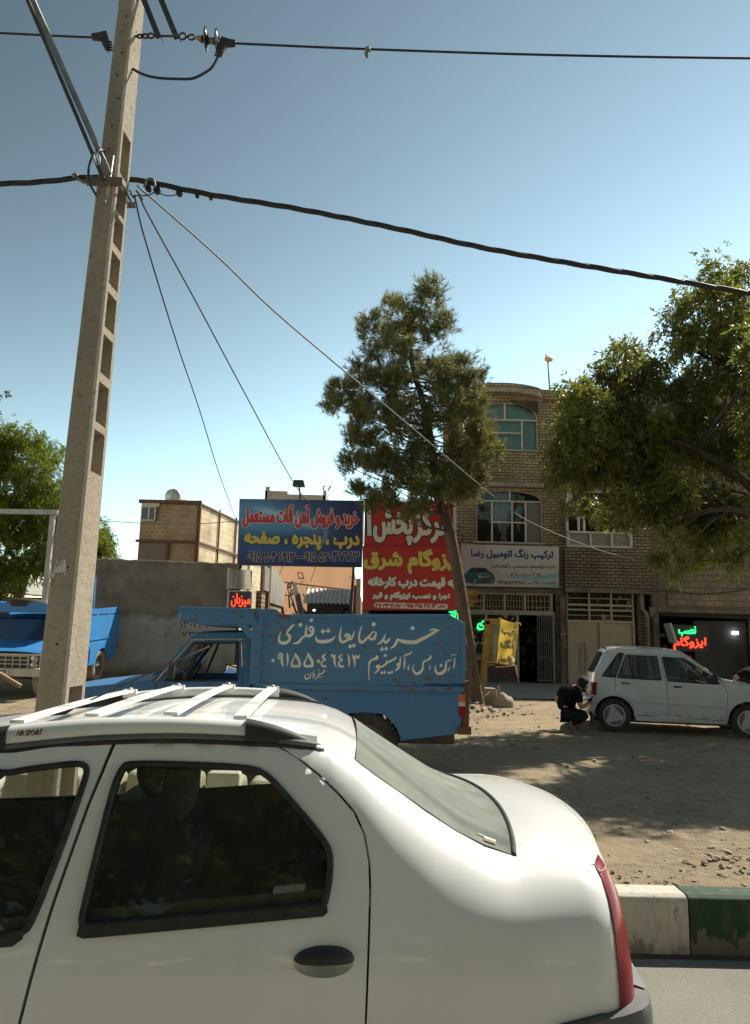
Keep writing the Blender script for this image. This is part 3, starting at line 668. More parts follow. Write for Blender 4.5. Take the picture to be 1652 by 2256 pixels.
# --- building at the right end, with the roofing shop
B3 = FZ.root('roofing_shop_building', 'plastered block building with a dark open roofing shop and neon below a wide window', 'building')
L3, R3 = 8.935, 15.5
x0, x1 = FZ.px(1483, 1240)[0], FZ.px(1638, 1240)[0]; zb, zt3 = 4.47, 6.3
mb = MB(); PL = mat('brown_plaster', (.17, .135, .10), .95, (.12, .095, .07), 1.6, .4, .68, bmp=.5, bscale=22)
wallpanel(mb, [(L3, 2.92), (R3, 2.92), (R3, 10.4), (L3, 10.4)], [[(x0, zb), (x1, zb), (x1, zt3), (x0, zt3)], [(12.2, zb), (14.6, zb), (14.6, zt3), (12.2, zt3)], [(9.6, 7.6), (11.6, 7.6), (11.6, 9.2), (9.6, 9.2)]], -.05, .25)
mb.box((R3, -.05, .3), (R3 + .2, 9, 10.4)); mb.box((L3 + .003, .2, 10.2), (R3, 9, 10.3)); mb.box((L3, 8.8, .3), (R3, 9, 10.2)); mb.box((L3 + .01, 2, 2.9), (R3, 2.1, 10), 1)
mb.build('wall', [PL, DARKIN], B3)
mb = MB(); mb.box((x0 - .25, -.09, 3.02), (R3, -.052, 4.40)); mb.build('block_band', BR3, B3)
mb = MB(); mb.box((L3, -.12, 2.80), (R3, .3, 2.919)); mb.build('lintel', CONC, B3, bev=.015)
mb = MB(); mb.box((L3 + .003, -.04, .3), (9.12, 3, 2.8)); mb.build('pier', PL, B3); mb = MB(); mb.box((12.6, -.04, .3), (R3, 3, 2.8)); mb.build('pier', PL, B3)
def bigwin(x0, x1, zb, zt3, div):
    ww = MB(); frame_of(ww, [(x0, zb), (x1, zb), (x1, zt3), (x0, zt3)], .02, .09, .08)
    for x in div: vb(ww, x, zb, zt3, .02, .07, .07)
    hb(ww, x0, x1, zb + .55, .02, .05, .07)
    q = ww.build('window', mat('brown_window_frame', (.05, .04, .032), .6), B3)
    mb = MB(); mb.panel([(x0, zb), (x1, zb), (x1, zt3), (x0, zt3)], [], lambda a, z: (a, .045, z), 1, 0, False); mb.build('pane', PANE, q)
    mb = MB(); mb.box((x0 - .05, -.12, zb - .09), (x1 + .05, .0, zb - .045)); mb.build('sill', MORTAR, q)
    return q
q = bigwin(x0, x1, zb, zt3, (x0 + (x1 - x0) * .25, x0 + (x1 - x0) * .75))
WC = mat('white_lace_curtain', (.36, .35, .34), .9, (.24, .235, .23), 3, .4, .6, stretch=(5, 1, .6))
mb = MB(); xm = x0 + (x1 - x0)
mb.panel([(x0 + 1.0, zt3), (x0 + 1.12, zb + .5), (x0 + .9, zb + .05), (x1 - .1, zb + .05), (x1 - .1, zt3)], [], lambda a, z: (a, .25 + .03 * math.sin(a * 25 + z * 2), z), .06, 0, True); mb.build('curtain', WC, q)
bigwin(12.2, 14.6, zb, zt3, (13.4,)); bigwin(9.6, 11.6, 7.6, 9.2, (10.6,))
mb = MB(); zf = ground_z(10, 23.8)
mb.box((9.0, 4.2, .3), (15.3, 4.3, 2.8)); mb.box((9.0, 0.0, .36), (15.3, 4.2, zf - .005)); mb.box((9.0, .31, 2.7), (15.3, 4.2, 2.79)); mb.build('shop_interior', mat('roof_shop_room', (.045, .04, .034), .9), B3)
mb = MB(); mb.box((10.75, 1.2, zf), (12.5, 1.3, 2.6)); mb.build('partition', mat('grey_partition', (.085, .082, .075), .8), B3)
mb = MB()
for z in (.95, 1.3, 1.65, 2.0, 2.35): mb.box((9.2, 2.2, z), (10.7, 2.6, z + .03), 0)
for k in range(26): x = random.uniform(9.3, 10.6); z = random.choice((.98, 1.33, 1.68, 2.03)); mb.box((x, 2.15, z), (x + random.uniform(.04, .12), 2.35, z + random.uniform(.06, .22)), random.randrange(1, 4))
mb.build('shelf', [mat('shelf_board', (.12, .08, .045), .8), SH[1], SH[2], SH[0]], B3)
mb = MB(); mb.box((9.15, 1.4, zf), (10.4, 1.9, 1.32)); mb.build('counter', mat('shop_counter', (.20, .19, .165), .8), B3)
mb = MB(); mb.box((10.15, .9, .8), (10.5, 1.0, 1.45)); mb.lathe((10.33, .89, 1.12), [(0, 0), (0, .13)], 16, 1); mb.build('red_poster', [mat('poster_red', (.25, .02, .02), .6), mat('poster_disc', (.4, .4, .4), .6)], B3)
p = FZ.px(1619.5, 1394.5, 1.1); mb = MB(); mb.box((p[0] - .08, 1.05, p[1] - .05), (p[0] + .08, 1.15, p[1] + .05)); tag(mb.build('shop_lamp', emis('lamp_white', (.9, .95, 1), 6)), 'small white lamp glowing inside the dark roofing shop', 'lamp').location = FZ.O
p = FZ.px(1489, 1392, -.1); mb = MB()
a = FZ.px(1470, 1373, -.3); b_ = FZ.px(1484, 1416, -.3); mb.bar((a[0], -.3, a[1]), (b_[0], -.3, b_[1]), .07, .5, 0, up=(0, 1, 0)); o = mb.build('projecting_sign', mat('pale_sign_edge', (.42, .45, .47), .5)); o.location = FZ.O
tag(o, 'narrow pale sign box projecting edge on beside the neon letters', 'sign')
def neon_sign(name, parts, label, t, loc=FZ.O, cat='neon sign'):
    r_ = empty(name, loc, label, cat)
    for txt, Q, col, rr in parts: mb = MB(); neon(mb, txt, Q, t, rr); mb.build('neon_tube', NEON[col], r_)
    return r_
NEON = {'green': emis('neon_green', (.03, 1, .25), 1.3), 'red': emis('neon_red', (1, .07, .03), 1.3)}
def qd(fr, x0, y0, x1, y1, t=0, sl=.0): return [fr.px(x0, y0, t), fr.px(x1, y0 + sl * (x1 - x0), t), fr.px(x1, y1 + sl * (x1 - x0), t), fr.px(x0, y1, t)]
r_ = neon_sign('neon_sign', [('نصب', qd(FZ, 1495, 1380.5, 1532.5, 1401, .3), 'green', .014), ('ایزوگام', qd(FZ, 1484.5, 1402, 1555, 1432, .3), 'red', .014)], 'green and red neon lettering in the open roofing shop at the right', .3)
mb = MB(); a = qd(FZ, 1478, 1376, 1560, 1436, .36); mb.box((a[0][0], .36, a[2][1]), (a[1][0], .38, a[0][1])); mb.build('backing_board', mat('neon_board', (.02, .02, .02), .5), r_)
r_ = empty('neon_sign', FZ.O, 'green neon script in the paint shop window behind the leaning pine trunk', 'neon sign')
mb = MB(); T_ = lambda L: [(p[0], .0, p[1]) for p in FZ.pts([(1013.2 + x * .15333, 1321.6 + y * .15333) for x, y in L], 0)]
for L in ([(380, 290), (330, 310), (305, 345), (330, 375), (360, 390), (340, 412), (290, 412), (260, 390), (262, 350), (285, 342), (300, 375)], [(240, 395), (280, 430), (360, 405)]): mb.tube(catmull(T_(L), 5), .022, 6)
mb.build('neon_tube', NEON['green'], r_)

# --- rooftop lamp on the brick building
r_ = empty('roof_lamp', (0, 0, 0), 'thin roof pole with an orange lamp head above the brick parapet', 'lamp post')
P0 = at(1212, 858, 24.5); P1 = at(1207, 797, 24.5); mb = MB(); mb.tube([(P0[0], 24.5, 9.9), P1], .028, 6); mb.build('pole', mat('blue_grey_pole', (.12, .15, .17), .6), r_)
h0 = at(1201, 790, 24.5); h1 = at(1217, 793, 24.4); mb = MB(); mb.tube([h0, tuple((np.array(h0) + h1) / 2), h1], [.08, .11, .05], 8); mb.ball(at(1203, 783, 24.5), .035, 0, 8, 6); mb.build('lamp_head', mat('orange_lamp', (.55, .34, .16), .6), r_)

# --- wires hung along the facade
for i, (L, lab) in enumerate([([(1417, 1301), (1440, 1303), (1480, 1301), (1540, 1309), (1600, 1305), (1652, 1298)], 'black cable sagging along the block wall over the roofing shop'), ([(1434, 1240), (1446, 1262), (1448, 1300), (1450, 1330), (1440, 1360)], 'thin cable running down the plaster beside the brick corner'), ([(998, 1179), (1012, 1182), (1020, 1178), (1018, 1190), (1010, 1198)], 'loose looping wire on the brick beside the red billboard')]):
    mb = MB(); mb.tube(catmull([at(x, y, 23.62) for x, y in L], 5), .016, 5); tag(mb.build('facade_cable', CABLE), lab, 'cable')

# ------------------------------------------------------------------ plaster wall, yard, buildings on the left
PW = Frame((0, 19.5, 0), 0.6)
a = PW.px(195, 1229); b_ = PW.px(527, 1241)
m, nt, n, l, b = nodes_of('patched_plaster'); tc = n.new('ShaderNodeTexCoord').outputs['Object']; sp = n.new('ShaderNodeSeparateXYZ'); l.new(tc, sp.inputs[0])
hz = n.new('ShaderNodeMath'); hz.operation = 'MULTIPLY_ADD'; l.new(noise(n, l, tc, 1.3, 6, .65), hz.inputs[0]); hz.inputs[1].default_value = .42; l.new(sp.outputs[2], hz.inputs[2])
up = ramp(n, l, hz.outputs[0], .0, 1.0); mr = n.new('ShaderNodeMapRange'); mr.inputs[1].default_value = 2.28; mr.inputs[2].default_value = 2.48; l.new(hz.outputs[0], mr.inputs[0])
lowc = mixc(n, l, ramp(n, l, noise(n, l, tc, 3, 6, .6), .35, .7), (.52, .475, .40), (.42, .38, .32))
lowc = mixc(n, l, ramp(n, l, noise(n, l, scaled(n, l, tc, (1, 1, 1.5)), 4.5, 8, .75), .60, .68), lowc, (.16, .20, .24))
upc = mixc(n, l, ramp(n, l, noise(n, l, tc, 1.6, 6, .65), .35, .7), (.15, .125, .095), (.27, .225, .17))
c = mixc(n, l, mr.outputs[0], lowc, upc)
m2 = n.new('ShaderNodeMapRange'); m2.inputs[1].default_value = .85; m2.inputs[2].default_value = 1.25; l.new(hz.outputs[0], m2.inputs[0])
c = mixc(n, l, m2.outputs[0], (.12, .10, .078), c); c = mixc(n, l, ramp(n, l, noise(n, l, scaled(n, l, tc, (1, 1, .6)), 2.4, 8, .72), .56, .70), c, mixc(n, l, .55, c, (.09, .075, .058)))
l.new(c, b.inputs['Base Color']); b.inputs['Roughness'].default_value = .95; b.inputs['Specular IOR Level'].default_value = .1; bump(n, l, b, noise(n, l, tc, 9, 8, .7), .7, .03)
PWM = m
r_ = empty('plaster_wall', (0, 0, 0), 'tall grey plaster yard wall with a paler patched and stained lower half', 'wall')
mb = MB(); N = 40; rowsF = []; zr = [ -.2, .8, 2.2]
top = []
for i in range(N + 1):
    s_ = a[0] + (b_[0] - a[0]) * i / N - 0; zz = a[1] + (b_[1] - a[1]) * i / N + random.uniform(-.018, .018); top.append((s_, zz))
w_ = lambda s_, t, z: tuple(PW.w(s_, t, z)) if False else tuple(PW.O + s_ * PW.S + t * PW.T + np.array([0, 0, z]))
rows = [[w_(s_, 0, .2), w_(s_, 0, z - .03), w_(s_, .03, z), w_(s_, .22, z), w_(s_, .25, z - .03), w_(s_, .25, .2)] for s_, z in top]
mb.grid(rows, 0, False); mb.add(rows[-1], [(0, 1, 2, 3, 4, 5)]); mb.add(rows[0], [(5, 4, 3, 2, 1, 0)])
mb.build('wall', PWM, r_)
gr = MB(); T_ = lambda x, y: PW.px(x, y, 0)
lettering(gr, '۷۲۲۰۳۱', qd(PW, 722, 1349 + 150, 766, 1356 + 152, 0), -.0, .008); 
gr2 = MB(); lettering(gr2, '۷۲۲۰۳۱', qd(PW, 397 + 325 - 325 + 0, 1367, 462, 1383, 0), -.001, .006); lettering(gr2, '۰۹۱۵۳۷', qd(PW, 399, 1391, 470, 1402, 0), -.001, .006)
o = gr2.build('faded_number', mat('faded_green_paint', (.12, .17, .15), .9)); o.location = PW.O; o.rotation_euler = (0, 0, PW.psi)
bpy.context.view_layer.update(); o.parent = r_
# weeds/rubble foot of the wall is left to the ground; far brick building
LB = Frame(at(441, 1230, 30.0) * np.array([1, 1, 0]), 0)
r_ = empty('brick_warehouse', (0, 0, 0), 'raw ochre brick building with rust red steel columns and a small water tank on top', 'building')
BRL = brick('ochre_brick', (.40, .29, .17), (.32, .23, .135), (.26, .21, .15), .22, .085, .012, .5, .006); BRB = brick('ochre_block', (.42, .32, .20), (.36, .27, .165), (.30, .235, .16), .38, .25, .012, .5, .006)
BRS = brick('sunlit_block', (.66, .57, .42), (.60, .51, .37), (.5, .42, .3), .42, .26, .014, .6, .006); BRG = brick('mixed_brick', (.36, .20, .11), (.24, .25, .17), (.38, .31, .21), .22, .16, .03, .5, .006)  # BRS: side wall block made paler, sunlight put into its colour
A0 = np.array(at(312, 1108, 30.0)); A1 = np.array(at(441, 1108, 30.0)); E1 = np.array([A1[0] + 1.35, 38.6, 0]); zt_ = A1[2]; zm = at(400, 1194, 30)[2]
D_ = (E1 - A1) * np.array([1, 1, 0])
def quadw(p, q, z0, z1, m, mb): mb.add([(p[0], p[1], z0), (q[0], q[1], z0), (q[0], q[1], z1), (p[0], p[1], z1)], [(0, 1, 2, 3)], m)
mb = MB(); xm = at(372, 1150, 30)[0]; Amid = np.array([xm, 30.0, 0])
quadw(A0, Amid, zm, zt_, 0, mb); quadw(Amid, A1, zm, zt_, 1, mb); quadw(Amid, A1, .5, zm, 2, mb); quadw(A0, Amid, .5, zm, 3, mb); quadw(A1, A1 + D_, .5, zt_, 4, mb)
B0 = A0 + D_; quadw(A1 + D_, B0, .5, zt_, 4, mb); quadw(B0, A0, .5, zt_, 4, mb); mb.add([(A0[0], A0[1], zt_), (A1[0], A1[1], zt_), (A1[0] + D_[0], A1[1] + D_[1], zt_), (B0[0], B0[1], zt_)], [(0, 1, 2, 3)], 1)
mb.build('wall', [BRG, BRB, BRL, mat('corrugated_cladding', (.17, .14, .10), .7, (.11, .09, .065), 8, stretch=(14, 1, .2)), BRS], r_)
mb = MB()
def beam(p, q, w=.16): mb.bar(p, q, w, w)
mb.bar((A1[0], 29.95, .5), (A1[0], 29.95, zt_ + .08), .15, .15); mb.bar((A0[0] - .08, 29.93, zt_), (A1[0] + .02, 29.93, zt_), .14, .14); mb.bar((A0[0] - .1, 29.93, zm), (A1[0], 29.93, zm), .10, .10); mb.bar((xm + .03, 29.95, .5), (xm + .03, 29.95, zm), .1, .1)
off = np.array([.05, -.01, 0])
for f in (.25, .5, .75, 1.0): p = A1 + D_ * f + off; mb.bar((p[0], p[1], .5), (p[0], p[1], zt_ + .1), .06, .06)
for z in (zt_ - .05, zm): p = A1 + off; q = A1 + D_ + off; mb.bar((p[0], p[1], z), (q[0], q[1], z), .07, .07)
mb.build('steel_frame', BROWN_STEEL, r_)
wv = MB(); p = at(328, 1132, 29.97); wv.box((p[0] - .28, 29.9, p[2] - .28), (p[0] + .28, 29.99, p[2] + .28)); wq = wv.build('window', mat('dark_glass', (.03, .028, .025), .2), r_)
mb = MB()
for dx in (-.28, 0.02, .28): mb.box((p[0] + dx - .025, 29.86, p[2] - .28), (p[0] + dx + .025, 29.9, p[2] + .28))
for dz in (-.28, .28): mb.box((p[0] - .28, 29.86, p[2] + dz - .025), (p[0] + .28, 29.9, p[2] + dz + .025))
mb.build('frame', WFRAME, wq)
mb = MB(); mb.box((p[0] - .3, 29.9, p[2] + .3), (p[0] + .42, 29.98, p[2] + .55)); mb.build('lintel', mat('pale_render', (.5, .46, .38), .9), r_)
P0 = at(388, 1099, 31); mb = MB(); mb.lathe((P0[0], 30.4, P0[2]), [(0, 0), (0, .30), (.04, .33), (1.1, .33), (1.14, .3), (1.14, 0)], 20, 0, 't'); mb.bar((P0[0], 30.38, P0[2]), (P0[0] - .06, 30.38, P0[2] + .3), .04, .03)
tag(mb.build('water_tank', mat('tank_metal', (.5, .5, .46), .45, (.36, .36, .33), 5, metal=.4)), 'round pale metal water tank lying on the brick warehouse roof', 'water tank')
# grey concrete roof structure far behind the blue billboard
r_ = empty('concrete_house', (0, 0, 0), 'unfinished grey concrete roof parapet behind the blue billboard', 'building')
mb = MB()
for (xa, ya, xb, yb) in ((584, 1081, 632, 1105), (585, 1072, 589, 1082), (633, 1089, 716, 1105), (712, 1081, 718, 1090)):
    p = at(xa, ya, 46); q = at(xb, yb, 46); mb.box((p[0], 46, .5), (q[0], 50, p[2]))
mb.build('wall', mat('far_concrete', (.30, .28, .23), .9, (.24, .22, .18), 2), r_)
mb = MB()
for L in ([(592, 1081), (592, 1074), (595, 1072)], [(714, 1082), (712, 1073), (716, 1071)], [(722, 1081), (729, 1070)]): mb.tube([at(x, y, 46.2) for x, y in L], .05, 5)
mb.build('vent_pipe', GREY_CABLE, r_)
# little shop behind the red billboards
SBF = Frame((0, 19.75, 0))
r_ = SBF.root('red_sign_shop', 'low shop building behind the red billboards with a dark open front', 'building')
mb = MB(); mb.box((-.28, .1, .3), (-.08, 1.9, 4.6)); mb.box((2.15, .1, .3), (2.35, 1.9, 4.6)); mb.box((-.08, 1.7, .3), (2.15, 1.9, 4.6)); mb.box((-.28, .1, 4.6), (2.35, 1.9, 4.72)); mb.box((-.08, .1, 2.75), (2.15, .3, 4.59))
mb.build('wall', BR2, r_)
mb = MB(); mb.box((-.06, 1.6, .4), (2.13, 1.69, 2.74)); mb.build('shop_interior', DARKIN, r_)
mb = MB(); p = SBF.px(920, 1352, 1); mb.box((.1, 1.2, .45), (1.2, 1.5, 2.35)); mb.box((1.3, 1.2, .45), (1.9, 1.5, 2.2)); mb.build('shelf', mat('shop_shelf', (.22, .18, .13), .8, (.1, .08, .06), 6), r_)
r2_ = empty('neon_sign', SBF.O, 'green neon scribble in the shop front above the pickup rear corner', 'neon sign')
mb = MB(); q = lambda L: [(a_, 0, z_) for a_, z_ in SBF.pts([(815 + x * .12666, 1343.6 + y * .12666) for x, y in L], 0)]
for L in ([(1380, 25), (1395, 40), (1500, 25)], [(1410, 90), (1430, 65), (1490, 60), (1530, 80), (1530, 130), (1590, 145)], [(1410, 90), (1440, 110), (1480, 90), (1475, 130), (1450, 150), (1500, 190), (1540, 155), (1570, 200), (1605, 205)], [(1550, 80), (1570, 115)]): mb.tube(catmull(q(L), 4), .018, 6)
mb.build('neon_tube', NEON['green'], r2_)
# ------------------------------------------------------------------ yard seen between wall and billboards
def zy(x, y): return (550.7 + x * .16667, 1239 + y * .16667)
YB = brick('yard_brick', (.50, .42, .27), (.42, .34, .21), (.20, .14, .085), .21, .115, .022, 1, .02)
r_ = empty('yard_side_wall', (-2.98, 19.9, 0), 'sunlit yellow brick side wall of the scrap yard topped with corrugated sheets', 'wall')
mb = MB(); mb.box((-.15, .0, .3), (0, .75, 2.95)); mb.box((-.15, 1.35, .3), (0, 6.8, 2.75)); mb.build('wall', YB, r_)
CORR = mat('white_corrugated', (.52, .50, .45), .6, (.40, .37, .32), 4); 
def corr(mb, p, q, z0, z1, amp=.02, per=.09, t=(1, 0, 0), m=0, zq0=None, zq1=None):
    p = np.array(p, float); q = np.array(q, float); L = np.linalg.norm(q - p); k = max(2, int(L / per * 6)); rows = []
    for i in range(k + 1):
        u = i / k; c = p + (q - p) * u + np.array(t) * amp * math.sin(2 * math.pi * L * u / per)
        a_ = z0 + ((zq0 if zq0 is not None else z0) - z0) * u; b_ = z1 + ((zq1 if zq1 is not None else z1) - z1) * u; rows.append([(c[0], c[1], a_), (c[0], c[1], b_)])
    mb.grid(rows, m, True)
mb = MB(); corr(mb, (.06, 0, 0), (.06, .75, 0), 2.98, 3.62, .025, .12); mb.build('corrugated_sheet', CORR, r_)
mb = MB(); corr(mb, (.05, 1.3, 0), (.05, 6.8, 0), 2.7, 3.9, .012, .5, zq0=2.72, zq1=3.2); mb.build('tin_fence', mat('tin_fence', (.26, .235, .19), .6, (.34, .31, .26), 1.5, stretch=(1, 3, .3)), r_)
mb = MB(); mb.box((-.05, .78, .3), (.08, .9, 3.9)); mb.box((-.03, 1.3, .3), (.05, 1.36, 2.9)); mb.build('gate_post', mat('red_brown_post', (.20, .07, .035), .7, (.12, .05, .03), 6), r_)
mb = MB(); mb.box((-.02, .9, .4), (.03, 1.3, 2.92)); mb.build('gate_panel', mat('white_gate', (.62, .6, .56), .5), r_)
# orange back wall, leaning back and turned to the sun
r_ = empty('orange_wall', (0, 0, 0), 'faded orange painted back wall of the yard with dark drawings', 'wall')
a = np.array([-2.78, 24.3, 0]); d = np.array([.60, .80, 0]); nrm = np.array([-.80, .60, 0]); Lw = 4.4
m, nt, n, l, b = nodes_of('orange_wall_paint'); tc = n.new('ShaderNodeTexCoord').outputs['Object']
c = mixc(n, l, ramp(n, l, noise(n, l, tc, 1.1, 5), .35, .7), (.56, .30, .14), (.46, .25, .12))
c = mixc(n, l, ramp(n, l, noise(n, l, tc, 2.1, 8, .75), .60, .66), c, (.18, .10, .06)); l.new(c, b.inputs['Base Color']); b.inputs['Roughness'].default_value = .9
W3 = lambda u, z, o=0: tuple(a + d * u + nrm * ((z - 2.2) * .36 + o) + np.array([0, 0, z]))
mb = MB(); mb.add([W3(0, 2.2), W3(Lw, 2.2), W3(Lw, 5.2), W3(0, 5.2), W3(0, 2.2, .12), W3(Lw, 2.2, .12), W3(Lw, 5.2, .12), W3(0, 5.2, .12)], [(0, 1, 2, 3), (7, 6, 5, 4), (0, 4, 5, 1), (3, 2, 6, 7), (0, 3, 7, 4), (1, 5, 6, 2)]); mb.build('wall', m, r_)
mb = MB()
def lin(P, w):
    for p, q in zip(P, P[1:]): mb.bar(W3(*p, -.008), W3(*q, -.008), w, .008, 0, up=tuple(-nrm))
lin([(0, 3.55), (Lw, 3.5)], .05); lin([(.55, 3.55), (.55, 2.3)], .05); lin([(1.75, 3.53), (1.75, 2.3)], .06); lin([(2.55, 3.52), (2.5, 2.4)], .05)
for P in ([(1.1, 3.75), (1.1, 3.95), (1.35, 3.95), (1.35, 3.75), (1.1, 3.75)], [(2.0, 2.9), (2.08, 2.6), (2.0, 2.5)], [(.1, 3.75), (.6, 4.3)], [(1.7, 3.7), (2.2, 4.3)]): lin(P, .025)
for _ in range(26):
    u = random.gauss(.95, .35); z = random.gauss(2.75, .28)
    if .1 < u < 1.7: lin([(u, z), (u + random.uniform(-.12, .12), z + random.uniform(-.1, .1))], random.uniform(.02, .06))
for _ in range(14):
    u = random.uniform(2.5, 3.2); z = random.gauss(2.8, .18); lin([(u, z), (u + random.uniform(-.15, .15), z + random.uniform(-.06, .06))], random.uniform(.02, .05))
mb.build('drawing', mat('faded_drawing', (.17, .115, .08), .9), r_)
# shed with corrugated roof in front of it
r_ = empty('yard_shed', (0, 23.2, 0), 'dark open shed with a wavy sunlit tin roof edge below the orange wall', 'shed')
p = at(666, 1328, 23.2); q = at(770, 1332, 23.2); mb = MB(); rows = []
for i in range(85):
    u = i / 84; x = p[0] + (q[0] - p[0]) * u; zz = p[2] + .03 * math.sin(u * 2 * math.pi * 11); rows.append([(x, 0, zz), (x, 1.6, zz + .55)])
mb.grid(rows, 0, True); mb.build('roof', CORR, r_)
MB().box((p[0], 1.7, .4), (q[0], 1.8, 3.0)).build('back_wall', DARK_STEEL, r_); MB().box((p[0] - .02, .1, 2.35), (q[0], .2, 2.55)).build('beam', DARK_STEEL, r_)
for x in (p[0], p[0] + .95): MB().box((x, .02, .4), (x + .08, .09, 2.6)).build('post', DARK_STEEL, r_)
for x, y, s_, lab in ((692, 1344.3, .028, 'leftmost of three small white lamps in the dark yard shed'), (741.5, 1352, .035, 'larger middle white lamp in the dark yard shed'), (749, 1350.3, .025, 'small white lamp close right of the larger lamp in the yard shed')):
    P0 = at(x, y, 23.6); mb = MB(); mb.ball((0, 0, 0), (s_ * 1.4, s_, s_), 0, 10, 6); tag(mb.build('shed_lamp', bpy.data.materials['lamp_white'], loc=P0), lab, 'lamp', 'lamps in the yard shed')
P0 = at(763, 1349, 23.3); mb = MB(); mb.lathe(P0, [(0, .14), (.02, .19), (.12, .19), (.12, 0)], 16); mb.lathe(P0, [(-.01, 0), (-.01, .05)], 10, 1)
tag(mb.build('air_fan', [DARK_STEEL, GREY_PLASTIC]), 'round dark fan housing beside the yard shed lamps', 'fan')
# leaning bundle of poles and posts
LEANP = [((646, 1284), (671, 1354), .05, 'dark'), ((650, 1283), (677, 1354), .055, 'dark'), ((655, 1290), (681, 1354), .04, 'pale')]
for i, (p, q, w, k) in enumerate(LEANP):
    mb = MB(); mb.bar(at(*p, 22.2 + .15 * i), np.array(at(*q, 21.0 + .1 * i)) - np.array([0, 0, .6]), w, w)
    tag(mb.build('scrap_pole', STEEL if k == 'pale' else mat('weathered_pole', (.16, .14, .115), .8, (.10, .085, .07), 6)), ('pale thin pole lowest of the bundle leaning', 'grey pole, left of the leaning bundle', 'thick grey pole, middle of the leaning bundle')[(1, 2, 0)[i]] + ' against the yard brick wall', 'pole', 'poles leaning in the yard')
r_ = empty('scrap_metal', (0, 0, 0), 'bent dark scrap metal frame leaning by the yard poles', 'scrap frame'); mb = MB()
for L in ([(633, 1289), (645, 1280), (640, 1292), (636, 1295), (633, 1289)], [(633, 1293), (637, 1310), (645, 1299), (648, 1306), (637, 1313)], [(628, 1312), (636, 1311), (638, 1340)], [(644, 1330), (655, 1353)], [(640, 1310), (650, 1345)]): mb.tube([at(x, y, 22.4) for x, y in L], .025, 5)
mb.build('bent_rod', DARK_STEEL, r_)
for (x0_, y0_, x1_, y1_, w, mt, lab, nm) in ((779, 1250, 772, 1354, .07, DARK_STEEL, 'dark slim post under the blue billboard right end', 'billboard_post'), (790, 1275, 789, 1355, .12, mat('pale_post', (.36, .34, .30), .7), 'pale pipe post close left of the red billboard', 'pale_pipe'), (784, 1290, 780, 1355, .10, mat('brown_plank', (.17, .075, .04), .8, (.11, .055, .03), 7), 'rusty brown plank leaning between two posts near the red billboard', 'brown_plank')):
    mb = MB(); p = at(x0_, y0_, 20.0); q = np.array(at(x1_, y1_, 20.0)); q = q + (q - np.array(p)) * .9; mb.bar(p, q, w, w); tag(mb.build(nm, mt), lab, 'post' if nm != 'brown_plank' else 'plank')
mb = MB(); p = at(529, 1245, 19.62); mb.tube([(p[0], 19.62, .5), (p[0], 19.62, p[2])], .05, 8); tag(mb.build('billboard_post', DARK_STEEL), 'dark post holding the left end of the blue billboard', 'post')
# steel sign box and small neon box at the end of the plaster wall
SF2 = Frame((0, 19.25, 0))
def z4(x, y): return (495.6 + x * .33333, 1046.3 + y * .33333)
P = [SF2.px(*z4(x, y)) for x, y in ((28, 622), (168, 628), (170, 758), (27, 752))]
r_ = empty('metal_sign_box', SF2.O, 'blank curved sheet metal sign box above the small red neon sign', 'sign box'); mb = MB(); rows = []
for i in range(11):
    u = i / 10; rows.append([(P[3][0] + (P[2][0] - P[3][0]) * u, .10 * math.sin(math.pi * u * .95), P[3][1]), (P[0][0] + (P[1][0] - P[0][0]) * u, .10 * math.sin(math.pi * u * .95), P[0][1])])
mb.grid(rows, 0, True, flip=True); mb.box((P[3][0], .12, P[3][1]), (P[1][0], .3, P[1][1]), 1); mb.build('sheet', [mat('brushed_sheet', (.42, .40, .36), .35, (.28, .26, .23), 3, metal=.7, stretch=(8, 1, .3)), GREY_PLASTIC], r_)
mb = MB(); mb.box((P[3][0] - .06, -.06, P[3][1] - .02), (P[3][0], .3, P[0][1] + .02)); mb.build('frame', WFRAME, r_, bev=.005)
P = [SF2.px(*z4(x, y)) for x, y in ((22, 770), (172, 772), (174, 900), (22, 900))]
r_ = empty('neon_sign_box', SF2.O, 'small dark sign box with glowing red neon word beside the plaster wall', 'neon sign'); mb = MB(); mb.box((P[3][0], 0, P[3][1]), (P[1][0], .2, P[0][1])); mb.build('box', mat('sign_black', (.05, .045, .045), .4), r_)
mb = MB(); mb.box((P[3][0] - .05, -.02, P[3][1]), (P[3][0], .22, P[0][1] + .03)); mb.box((P[3][0], -.02, P[0][1]), (P[1][0], .22, P[0][1] + .03)); mb.build('frame', WFRAME, r_, bev=.004)
mb = MB(); neon(mb, 'میزبان', [SF2.px(*z4(42, 778)), SF2.px(*z4(166, 790)), SF2.px(*z4(166, 876)), SF2.px(*z4(42, 872))], -.03, .0075); mb.build('neon_tube', NEON['red'], r_)

# ------------------------------------------------------------------ billboards (real printed boards, plane 19.5 m away)
BB = Frame((0, 19.5, 0))
def art(name, nx=70, nz=40, fn=None, Q=None, t=0.0):
    """printed face: the print's own colours stored per point"""
    TL, TR, BR_, BL = [np.array(q) for q in Q]; V = []; C = []
    for j in range(nz + 1):
        for i in range(nx + 1):
            u, v = i / nx, j / nz; p = (TL * (1 - u) + TR * u) * (1 - v) + (BL * (1 - u) + BR_ * u) * v; V.append((p[0], t, p[1])); C.append(fn(u, v))
    Fc = [(j * (nx + 1) + i, (j + 1) * (nx + 1) + i, (j + 1) * (nx + 1) + i + 1, j * (nx + 1) + i + 1) for j in range(nz) for i in range(nx)]
    mb = MB().add(V, Fc); m, nt, n, l, b = nodes_of(name); at_ = n.new('ShaderNodeVertexColor'); at_.layer_name = 'print'; l.new(at_.outputs[0], b.inputs['Base Color']); b.inputs['Roughness'].default_value = .45
    return mb, m, C
